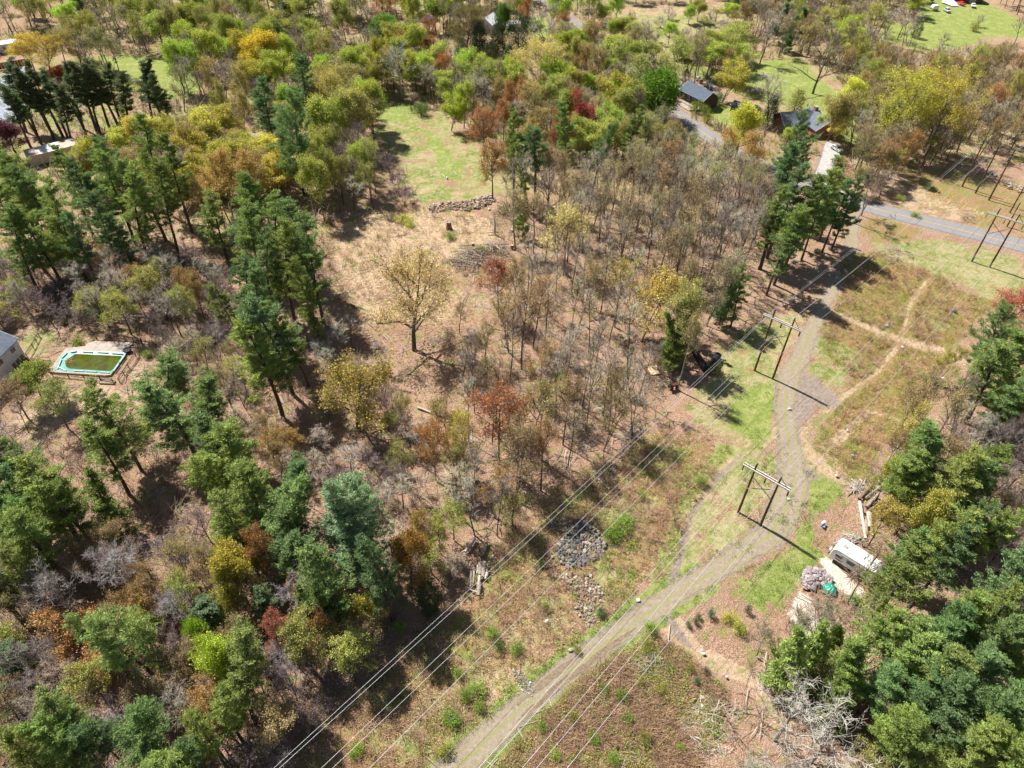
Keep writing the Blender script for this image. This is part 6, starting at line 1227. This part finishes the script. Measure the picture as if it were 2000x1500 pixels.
# top edge houses
q = at(955, 45, 2.5); root = empty('white_house', (q.x, q.y, 0), 0, 'white gabled house behind the dark cedars at the top', 'house'); M = gable(root, 0, 0, 9, 7, 3.2, 2.4, 1.2, M_WWALL, M_WROOF, .3); window(root, M @ Vector((0, -3.53, 1.8)), 1.2, 1.2, 1.2)
q = at(1001, 50, 1.5); root = empty('white_shed', (q.x, q.y, 0), 0, 'small white shed between two dark cedars at the top', 'shed'); M = gable(root, 0, 0, 4, 3.4, 2.6, 1.0, .3, M_WWALL, M_WROOF, .2); MB().box(M @ Vector((0, -1.73, .95)), (1, .08, 1.9), .3).build('door', M_GREYW, root)
q = at(868, 6, 2.5); root = empty('grey_white_house', (q.x, q.y, 0), 0, 'pale grey house at the top edge behind leafless trees', 'house'); M = gable(root, 0, 0, 14, 8, 3.4, 2.4, -.3, M_GWALL, M_WROOF, .4)
for s in (-4, 0, 4): window(root, M @ Vector((s, -4.03, 1.8)), 1.3, 1.2, -.3)
q = at(832, 39); root = empty('round_pool', q, 0, 'round above ground pool with bright blue water near the top edge', 'swimming pool'); R_ = 3.6
m = MB(); k = 28
for r0, r1, z0, z1 in ((R_, R_, 0, 1.3), (R_-.18, R_-.18, 1.3, .9)):
    V = [(r0*math.cos(6.2832*i/k), r0*math.sin(6.2832*i/k), z0) for i in range(k)]+[(r1*math.cos(6.2832*i/k), r1*math.sin(6.2832*i/k), z1) for i in range(k)]; m.add(V, [(i, (i+1) % k, k+(i+1) % k, k+i) for i in range(k)])
m.build('wall', M_WWALL, root)
m = MB(); V = [(R_*math.cos(6.2832*i/k), R_*math.sin(6.2832*i/k), 1.31) for i in range(k)]+[((R_-.2)*math.cos(6.2832*i/k), (R_-.2)*math.sin(6.2832*i/k), 1.31) for i in range(k)]; m.add(V, [(i, (i+1) % k, k+(i+1) % k, k+i) for i in range(k)]); m.build('rim', M_WTRIM, root)
m = MB(); m.add([((R_-.18)*math.cos(6.2832*i/k), (R_-.18)*math.sin(6.2832*i/k), 1.05) for i in range(k)], [tuple(range(k))]); m.build('water', simple('blue_water', (.02, .16, .62), .1, .15, .8, spec=.5), root)
# storage barn top right, with tarp
q = at(1885, -6, 1.5); root = empty('storage_barn', (q.x, q.y, 0), 0, 'dark blue roofed barn at the top right edge behind the red car', 'barn'); M = gable(root, 0, 0, 15, 9, 3.2, 2.6, -.25, M_DWALL, M_DROOF, .5); MB().box(M @ Vector((3, -4.55, 1.3)), (3, .1, 2.6), -.25).build('door', M_GREYW, root)
w = w3([(1839, 4), (1846, -3), (1866, 1), (1872, 12), (1860, 12)], 0); c = w[0]; root = empty('white_tarp', c, 0, 'crumpled white tarp spread on the lawn at the top right', 'tarp')
m = MB(); V = [(p-c) for p in w]; cx = sum(V, Vector())/5; V2 = [Vector((v.x, v.y, .1)) for v in V]+[Vector((cx.x, cx.y, 1.5)), Vector(((V[0]+V[1])/2+cx)/2)+Vector((0, 0, 1.2))]
m.add(V2, [(0, 1, 6), (1, 2, 5, 6), (2, 3, 5), (3, 4, 5), (4, 0, 6, 5)]); m.build('sheet', simple('white_plastic', (.75, .76, .80), .5, .1, 1), root)

# ------------------------------------------------------------------ vehicles
M_TYRE = simple('tyre', (.02, .02, .02), .8, .1); M_RIM = simple('rim', (.5, .5, .52), .35, .1, 3, metal=.7); M_RLAMP = simple('red_lamp', (.45, .02, .02), .3, .1); M_HLAMP = simple('clear_lamp', (.7, .7, .68), .2, .05)
def paint(name, c): return simple(name, c, .28, .04, .5, spec=.55)
def car(px, ang, label, mat, cat='car', L=4.6, W=1.85, H=1.45, style='sedan'):
    q = at(*px); root = empty('parked_car', q, ang, label, cat)
    if style == 'sedan': prof = [(-L/2, .35), (-L/2, .75), (-L/2+.15, .92), (-L*.26, .98), (-L*.10, H), (L*.20, H), (L*.36, 1.0), (L/2-.1, .95), (L/2, .8), (L/2, .35)]; cab = (3, 4, 5, 6)
    elif style == 'suv': H = 1.75; prof = [(-L/2, .4), (-L/2, .85), (-L/2+.15, 1.0), (-L*.24, 1.08), (-L*.13, H), (L*.40, H), (L*.48, 1.1), (L/2, 1.0), (L/2, .8), (L/2, .4)]; cab = (3, 4, 5, 6)
    else: H = 1.8; prof = [(-L/2, .45), (-L/2, .9), (-L/2+.15, 1.05), (-L*.24, 1.12), (-L*.14, H), (L*.12, H), (L*.15, 1.15), (L/2-.05, 1.12), (L/2, 1.0), (L/2, .45)]; cab = (3, 4, 5, 6)
    m = MB(); n = len(prof); V = []
    for s in (-1, 1):
        for i, (x, z) in enumerate(prof):
            w = W/2*(.80 if i in cab[1:3] else (1 if z < 1 else .97)); V.append((x, s*w, z))
    m.add(V, [tuple(range(n))[::1], tuple(range(2*n-1, n-1, -1))]+[(i, n+i, n+(i+1) % n, (i+1) % n) for i in range(n)]); b = m.build('body', mat, root, bevel=.06)
    i0, i1, i2, i3 = cab
    for (u, v, nm) in ((i0, i1, 'windscreen'), (i3, i2, 'rear_window')):
        (x0, z0), (x1, z1) = prof[u], prof[v]; P = []
        for (x, z, f) in ((x0, z0, .1), (x1, z1, .1)): pass
        d = Vector((x1-x0, 0, z1-z0)); nr = Vector((-d.z, 0, d.x)).normalized(); nr = nr if nr.z > 0 else -nr
        a = Vector((x0, 0, z0))+d*.1+nr*.035; c_ = Vector((x0, 0, z0))+d*.9+nr*.035
        m = MB(); m.add([a+Vector((0, -W*.43, 0)), a+Vector((0, W*.43, 0)), c_+Vector((0, W*.37, 0)), c_+Vector((0, -W*.37, 0))], [(0, 1, 2, 3)]); m.build(nm, M_GLASS, root)
    for s in (-1, 1):
        (x0, z0), (x1, z1), (x2, z2), (x3, z3) = [prof[i] for i in cab]; y0, y1 = s*(W/2+.012), s*(W/2*.80+.03)
        f = lambda x, z: (x, y0+(y1-y0)*(z-1)/(H-1), z)
        m = MB(); m.add([f(x0+.25, z0+.08), f(x3-.25, z3+.08), f(x2-.02, H-.1), f(x1+.08, H-.1)], [(0, 1, 2, 3)]); m.build('side_window', M_GLASS, root)
        for x in (-L*.31, L*.31):
            wh = MB().tube((x, s*(W/2-.2), .33), (x, s*(W/2+.02), .33), .33, k=16).build('wheel', M_TYRE, root); MB().tube((x, s*(W/2+.02), .33), (x, s*(W/2+.04), .33), .19, k=12).build('rim', M_RIM, wh)
        MB().box((-L/2-.01, s*W*.36, .72), (.06, .35, .16)).build('headlight', M_HLAMP, root); MB().box((L/2+.01, s*W*.38, .8), (.06, .28, .18)).build('tail_light', M_RLAMP, root)
        MB().box((-L*.2, s*(W/2+.1), 1.02), (.14, .2, .14)).build('mirror', mat, root)
    return root
WH = paint('white_paint', (.78, .78, .78))
car((1633, 293), math.radians(112), 'white car parked on the gravel drive behind the tall pines', WH)
car((1877, 9), math.radians(105), 'bright red car parked on the top right lawn', paint('red_paint', (.62, .02, .02)))
car((1900, 13), math.radians(70), 'white car parked right of the red one at the top edge', WH)
car((1849, 23), math.radians(95), 'pale grey off road car on the top right lawn', paint('silver_paint', (.5, .53, .54)), style='suv', L=4.2)
car((1812, 3), math.radians(10), 'dark green pickup truck at the top edge of the lawn', paint('green_paint', (.03, .09, .07)), 'truck', style='pickup', L=5.4)
car((6, 101), math.radians(20), 'white car at the upper left edge beside the white roofed building', WH)
car((1662, 405), math.radians(20), 'dark car half hidden under the tall pines beside the road', paint('teal_paint', (.03, .07, .08)))
def trailer(a, b, W, H, label, name, cat, near_is=1, detail=True):
    a = at(*a); b = at(*b); d = b-a; L = d.length; an = math.atan2(d.y, d.x); c = (a+b)/2; n = Vector((-d.y, d.x, 0)).normalized()*near_is
    c = c+n*W/2; root = empty(name, (c.x, c.y, 0), an, label, cat); s = -near_is
    prof = [(-L/2, .6), (-L/2-.15, 1.0), (-L/2, H-.5), (-L/2+.5, H-.05), (-L/2+.9, H), (L/2-.4, H), (L/2, H-.4), (L/2, .6)]
    m = MB(); k = len(prof); V = [(x, -W/2, z) for x, z in prof]+[(x, W/2, z) for x, z in prof]; m.add(V, [tuple(range(k)), tuple(range(2*k-1, k-1, -1))]+[(i, k+i, k+(i+1) % k, (i+1) % k) for i in range(k)]); m.build('body', M_WWALL2, root, bevel=.08)
    m = MB(); m.box((0, 0, .5), (L*.94, W*.9, .22)).tube((-L/2, .5, .5), (-L/2-1.2, 0, .5), .05, k=5).tube((-L/2, -.5, .5), (-L/2-1.2, 0, .5), .05, k=5); m.build('chassis', simple('black_frame', (.03, .03, .03), .7), root)
    for x in (L*.05, L*.05+.85):
        for y in (-1, 1):
            wh = MB().tube((x, y*(W/2-.3), .35), (x, y*(W/2-.06), .35), .35, k=16).build('wheel', M_TYRE, root); MB().tube((x, y*(W/2-.06), .35), (x, y*(W/2-.03), .35), .2, k=12).build('rim', M_RIM, wh)
    if detail:
        for x, w_ in ((-L*.33, 1.1), (-L*.05, 1.3), (L*.28, 1.2)): 
            f = MB().box((x, s*(W/2+.02), 1.9), (w_, .06, .75)).build('window', M_STEEL, root); MB().box((x, s*(W/2+.06), 1.9), (w_-.12, .03, .62)).build('pane', M_GLASS, f)
        dr = MB().box((L*.12, s*(W/2+.02), 1.55), (.7, .06, 1.85)).build('door', M_WTRIM, root); MB().box((L*.12+.27, s*(W/2+.08), 1.45), (.06, .06, .14)).build('handle', M_STEEL, dr)
        for z in (1.05, 1.2): MB().box((-L*.30, s*(W/2+.025), z+.0), (L*.18, .02, .07)).build('stripe', M_STRIPE, root)
        MB().box((0, s*(W/2+.02), 2.62), (L*.62, .12, .14)).build('awning', M_STEEL, root)
        MB().box((-L*.32, 0, H+.08), (.6, .6, .16)).build('roof_vent', M_GREYW, root); MB().box((L*.05, .1, H+.13), (1.0, .75, .26)).build('air_conditioner', M_WTRIM, root); MB().box((L*.33, .2, H+.06), (.4, .4, .12)).build('roof_vent', M_WTRIM, root)
        for y in (-.55, .55): MB().tube((-L/2-.5, y*.3, .55), (-L/2-.5, y*.3, .95), .14, k=10).build('gas_bottle', M_WTRIM, root)
        MB().box((-L/2-.10, .0, 1.5), (.05, 1.3, .5)).build('front_panel', M_STRIPE, root)
    return root
M_WWALL2 = simple('white_gelcoat', (.78, .78, .77), .4, .05, .6, spec=.4); M_STRIPE = simple('grey_stripe', (.16, .17, .19), .5)
trailer((1617, 1091), (1699, 1143), 2.9, 3.2, 'long white camper trailer parked on gravel beside the boulder heap', 'camper_trailer', 'trailer')
trailer((1821, 21), (1832, 21), 2.3, 2.4, 'small white box trailer on the top right lawn', 'box_trailer', 'trailer', detail=False)
# tarps, pipes and small things
def tarp(pts, label, mat, h=.5, name='tarp'):
    w = w3(pts, 0); c = w[0].copy(); N = 7; P = [v-c for v in w]; cx = sum(P, Vector())/len(P); V = [Vector((cx.x, cx.y, h))]; F = []
    n = len(P)
    for r_ in range(1, 5):
        for i in range(n*3):
            k = i//3; f = (i % 3)/3; e = P[k]*(1-f)+P[(k+1) % n]*f; p = cx+(e-cx)*(r_/4); z = h*(1-(r_/4)**2)+random.uniform(-.09, .12)+.06; V.append(Vector((p.x, p.y, z if r_ < 4 else .05)))
    m3 = n*3
    for i in range(m3): F.append((0, 1+i, 1+(i+1) % m3))
    for r_ in range(3):
        for i in range(m3): a = 1+r_*m3; F.append((a+i, a+m3+i, a+m3+(i+1) % m3, a+(i+1) % m3))
    m = MB(); m.add(V, F); o = m.build(name, mat); o.location = c; tag(o, label, 'tarp'); return o
tarp([(1605, 1142), (1622, 1138), (1636, 1150), (1632, 1164), (1612, 1163)], 'crumpled green tarp below the boulder heap', simple('green_tarp', (.01, .26, .17), .4, .3, 1, spec=.4), .7)
tarp([(1657, 1169), (1676, 1170), (1678, 1178), (1664, 1179)], 'crumpled pale blue and white tarp right of the green tarp', simple('blue_white_tarp', (.42, .56, .62), .5, .4, 2), .4)
tarp([(1263, 716), (1283, 713), (1291, 730), (1272, 732)], 'pale tan sheet lying under the thin trees left of the dark pines', simple('tan_sheet', (.66, .52, .32), .8, .1, 2), .12)
tarp([(1670, 1245), (1690, 1228), (1694, 1240), (1682, 1250)], 'pale sheet half hidden among the lower right pines', simple('grey_sheet', (.5, .5, .47), .7, .2, 2), .2)
M_BLK = simple('black_plastic', (.02, .022, .028), .5, .3, 2, spec=.4)
def pipe(a, b, r, label):
    A = at(*a, r); B = at(*b, r); c = (A+B)/2; root = empty('culvert_pipe', (c.x, c.y, 0), 0, label, 'pipe', 'two black pipes'); o = Vector((c.x, c.y, 0)); d = (B-A).normalized(); L = (B-A).length; m = MB(); n = int(L/.35)
    for i in range(n): m.tube(A+d*(i*L/n)-o, A+d*((i+.6)*L/n)-o, r, r, 18, cap=False); m.tube(A+d*((i+.6)*L/n)-o, A+d*((i+1)*L/n)-o, r*.93, r*.93, 18, cap=False)
    m.build('pipe_wall', M_BLK, root); m = MB()
    for p, s in ((A, 1), (B, -1)): m.tube(p-o+d*.02*s, p-o+d*.3*s, r*.9, r*.9, 18)
    m.build('end_cap', M_BLK, root)
pipe((1357, 686), (1379, 722), .75, 'left black pipe of the pair lying under the wires by the pines'); pipe((1402, 694), (1386, 722), .85, 'right black pipe of the pair lying under the wires by the pines')
q = at(1316, 757); root = empty('garden_tractor', q, .4, 'small dark machine in the shade at the wood edge below the pipes', 'machine'); MB().box((0, 0, .75), (1.5, .8, .5)).build('hood', simple('dark_red_hood', (.12, .03, .03), .5), root, bevel=.08); MB().box((-.9, 0, .8), (.5, .6, .5)).build('seat', M_BLK, root, bevel=.06)
for x, y in ((.5, .45), (.5, -.45), (-.8, .5), (-.8, -.5)): MB().tube((x, y-.08, .38), (x, y+.08, .38), .38, k=14).build('wheel', M_TYRE, root)
q = at(1606, 1024); root = empty('utility_box', q, .6, 'small white and blue marker box on the bright grass edge', 'box'); MB().box((0, 0, .35), (.9, .35, .7)).build('housing', M_WTRIM, root); MB().box((-.3, -.5, .15), (.5, .4, .3), .4).build('lid', simple('blue_plastic', (.12, .28, .5), .5), root)
# goal frame and ball
pA, pB, pC, pD = at(863, 338), at(869, 345), at(892, 341), at(885, 336); h = 2.0; c = (pA+pB+pC+pD)/4; root = empty('goal_frame', c, 0, 'white goal frame standing on the green meadow', 'goal'); o = c
fr = [at(863, 340, 0), at(886, 335, 0)]; bk = [at(869, 346, 0), at(892, 341, 0)]
M_GW = simple('white_tube', (.8, .8, .8), .4, .05, 2)
h = fit_h(at(863, 340), (863, 327)) if False else 2.1
for i in range(2): MB().tube(fr[i]-o, fr[i]-o+Vector((0, 0, h)), .07, k=8).build('post', M_GW, root); MB().tube(fr[i]-o+Vector((0, 0, .06)), bk[i]-o+Vector((0, 0, .06)), .06, k=8).build('side_bar', M_GW, root)
MB().tube(fr[0]-o+Vector((0, 0, h)), fr[1]-o+Vector((0, 0, h)), .07, k=8).build('crossbar', M_GW, root); MB().tube(bk[0]-o+Vector((0, 0, .06)), bk[1]-o+Vector((0, 0, .06)), .06, k=8).build('back_bar', M_GW, root)
q = at(873, 347, .2); root = empty('white_ball', q, 0, 'white ball beside the goal frame on the meadow', 'ball'); bm_ = rock_mesh(1, 2)
import bmesh
bm = bmesh.new(); bmesh.ops.create_uvsphere(bm, u_segments=16, v_segments=10, radius=.32); me = bpy.data.meshes.new('ball'); bm.to_mesh(me); bm.free(); link('ball', me, root, [M_GW])
# yellow slide canoe, garden swing pieces
q = at(571, 347, 1.2); root = empty('yellow_canoe', (q.x, q.y, 0), .1, 'bright yellow boat hull on a rack among the trees left of the meadow', 'boat'); m = MB(); V = []; K = 10
for i in range(K+1):
    x = -2.0+4.0*i/K; w_ = .55*math.sin(math.pi*min(max(i/K, .03), .97))**.6; V += [(x, -w_, 1.5), (x, -w_*.5, 1.9), (x, w_*.5, 1.9), (x, w_, 1.5)]
m.add(V, [(i*4+j, (i+1)*4+j, (i+1)*4+j+1, i*4+j+1) for i in range(K) for j in range(3)]); m.build('hull', simple('yellow_plastic', (.72, .48, .03), .4, .08, 1, spec=.4), root)
for x in (-1.2, 1.2): MB().tube((x, -.5, 0), (x, -.5, 1.5), .06, k=5).tube((x, .5, 0), (x, .5, 1.5), .06, k=5).tube((x, -.5, 1.5), (x, .5, 1.5), .06, k=5).build('rack', M_WOOD, root)
q = at(224, 118); root = empty('lawn_mower', q, 1.8, 'small white and black machine on the upper left lawn', 'machine'); MB().box((0, 0, .6), (1.7, .8, .6)).build('body', M_WTRIM, root, bevel=.08); MB().box((-.5, 0, 1.05), (.5, .6, .4)).build('seat', M_BLK, root)
for x, y in ((.55, .45), (.55, -.45), (-.6, .45), (-.6, -.45)): MB().tube((x, y-.1, .3), (x, y+.1, .3), .3, k=12).build('wheel', M_TYRE, root)
for i, (x, y, c_, s) in enumerate(((1332, 155, (.5, .5, .52), 1.2), (1340, 157, (.4, .1, .08), 1.2), (1362, 155, (.6, .6, .6), 1.8), (1368, 160, (.3, .12, .1), 1.6), (1376, 166, (.55, .5, .45), 1.6), (1385, 173, (.12, .14, .2), 2.0), (1345, 142, (.6, .6, .62), 1.0), (1360, 150, (.55, .45, .38), 1.2))):
    root = empty('yard_junk', at(x, y), random.uniform(0, 3), ['grey crate leftmost in the yard clutter behind the roadside house', 'red box in the yard clutter behind the roadside house', 'white appliance in the clutter above the roadside house', 'dark red bin in the clutter above the roadside house', 'tan box close behind the roof of the roadside house', 'dark blue barrel box right of the roadside house roof', 'white barrel beside the brown brush heap in the yard', 'tan crate in the upper yard clutter'][i], 'clutter')
    MB().box((0, 0, s*.3), (s, s*.7, s*.6)).build('crate', simple('junk_%d' % i if False else 'painted_crate', c_, .7, .2, 2), root, bevel=.05); MB().box((.1, 0, s*.62), (s*.9, s*.5, .08), .2).build('lid', M_GREYW, root)
q = at(1340, 146); root = empty('brush_cone', q, 0, 'conical brown brush heap in the yard above the roadside house', 'brush'); seg = []
for k in range(70): a = random.uniform(0, 6.28); seg.append([math.cos(a)*1.3, math.sin(a)*1.3, 0, random.gauss(0, .15), random.gauss(0, .15), random.uniform(2, 3.4), .06, .03])
V, F = tubes(seg, 3); link('sticks', np_mesh('sticks', V, F), root, [M_LOGB])
rt = stones_in('pale rubble heap with a blue lid on the lawn beyond the road', 'rocks', [(1480, 148), (1490, 143), (1498, 150), (1488, 155)], 22, (.7, 1.0), PALE, 'rock_pile', .3)

# ------------------------------------------------------------------ labels for trees and bushes
LM = [('the green pool', 180, 706), ('the meadow goal frame', 877, 338), ('the splintered stump', 877, 446), ('the white camper trailer', 1660, 1105), ('the nearest power frame', 1463, 1010), ('the middle power frame', 1492, 735), ('the farthest power frame', 1917, 512), ('the guyed poles', 1906, 375),
      ('the brick house', 1565, 232), ('the roadside house', 1368, 180), ('the boulder spread', 1135, 1070), ('the log stack', 940, 1110), ('the tall spreading tree', 812, 715), ('the black pipes', 1382, 715), ('the grey house', 20, 700), ('the red cabin', 495, 290), ('the pale gold tree', 1055, 150),
      ('the round blue pool', 832, 38), ('the low ribbed roof', 95, 280), ('the upper left white roof', 20, 85), ('the top right red car', 1877, 9), ('the log pile by pines', 1692, 1000), ('the track bottom end', 900, 1490), ('the lower left corner', 20, 1480), ('the lower right corner', 1980, 1480),
      ('the heath trail crossing', 1755, 655), ('the white top house', 955, 45), ('the fallen trunk', 945, 478), ('the low oak', 705, 860), ('the top left corner', 20, 10), ('the top edge road', 1130, 50), ('the side path end', 1490, 1330)]
ORD = ['nearest', 'second', 'third', 'fourth', 'fifth', 'sixth', 'seventh', 'eighth', 'ninth', 'tenth', 'eleventh', 'twelfth', 'thirteenth', 'fourteenth', 'fifteenth', 'sixteenth', 'seventeenth', 'eighteenth', 'nineteenth', 'twentieth', 'twenty first', 'twenty second', 'twenty third', 'twenty fourth', 'twenty fifth', 'twenty sixth', 'twenty seventh', 'twenty eighth', 'twenty ninth', 'thirtieth']
def autolook(T):
    k = T['kind']; c = T['col']; h = T['h']
    if k in ('pine', 'youngpine', 'bigpine'):
        s = 'tiny' if h < 2.5 else 'small' if h < 12 else ('tall' if h > 21 else 'mid sized'); cc = 'yellow green' if c[0] > .25 else ('blue green' if c[2] > .11 else 'dark green'); return f'{s} {cc} pine'
    if k == 'thinpine': return 'thin dark leaning conifer'
    if k == 'round_evergreen': return 'dark rounded evergreen'
    if k == 'thicket': return 'low leafless thicket bush'
    if k in ('bare', 'thinbare', 'snagbare'):
        cc = 'pale grey' if c[0] > .3 else ('purple grey' if c[2]/c[0] > .68 else 'brown'); return f'{"slender" if k == "thinbare" else "bushy"} leafless {cc} tree'
    if k == 'shrub': return 'green bush'
    r_, g_, b_ = c
    cc = 'reddish' if g_ < r_*.5 else 'orange' if g_ < r_*.66 else 'tan' if b_ > r_*.45 else 'golden' if g_ < r_*.80 else 'yellow' if g_ < r_*.93 else 'yellow green' if r_ > .24 else 'green'
    return f'{cc} {"sparsely budding" if k == "budlight" else ("budding" if k == "bud" else "leafing")} tree'
GRP = {'pine': 'pine trees', 'bigpine': 'pine trees', 'bigleafy': 'leafing trees', 'youngpine': 'young pine trees', 'thinpine': 'row of thin dark conifers', 'bare': 'leafless trees', 'thinbare': 'slender leafless trees', 'snagbare': 'wide limbed leafless trees', 'thicket': 'leafless thicket bushes', 'bud': 'budding trees', 'budlight': 'sparsely budding trees', 'leafy': 'leafing trees', 'broad': 'spreading oaks', 'full': 'trees in full leaf', 'round_evergreen': 'garden evergreens', 'column': 'garden evergreens', 'shrub': 'green bushes'}
bk_ = {}
from collections import Counter
for T in TREES:
    H_, _, hc_, _ = PROTO[T['kind']]; T['p'] = proj((T['xy'][0], T['xy'][1], T['h']*hc_))[:2]
    T['lk'] = T['look'] if T['look'] not in (None, 'auto', 'pine', 'thin', 'tiny') else autolook(T)
cnt = Counter(T['lk'] for T in TREES)
for T in TREES:
    x, y = T['p']; n_, lx, ly = min(LM, key=lambda l: (l[1]-x)**2+((l[2]-y)*1.2)**2); dx, dy = x-lx, y-ly
    side = ('left of' if dx < 0 else 'right of') if abs(dx) > abs(dy) else ('above' if dy < 0 else 'below')
    bk_.setdefault((T['lk'], side, n_), []).append((math.hypot(dx, dy), T))
for (lk, side, n_), L_ in bk_.items():
    L_.sort(key=lambda q: q[0])
    for i, (d_, T) in enumerate(L_):
        if len(L_) == 1: lab = f'{lk} {side} {n_}'
        else: lab = f'{lk}, {ORD[min(i, 29)]}{" closest" if i else ""} {side} {n_}'
        tag(T['o'], lab, {'shrub': 'bush', 'thicket': 'bush'}.get(T['kind'], 'tree'), GRP[T['kind']])
print('TREES', len(TREES), Counter(T['o'].name.split('.')[0] for T in TREES))
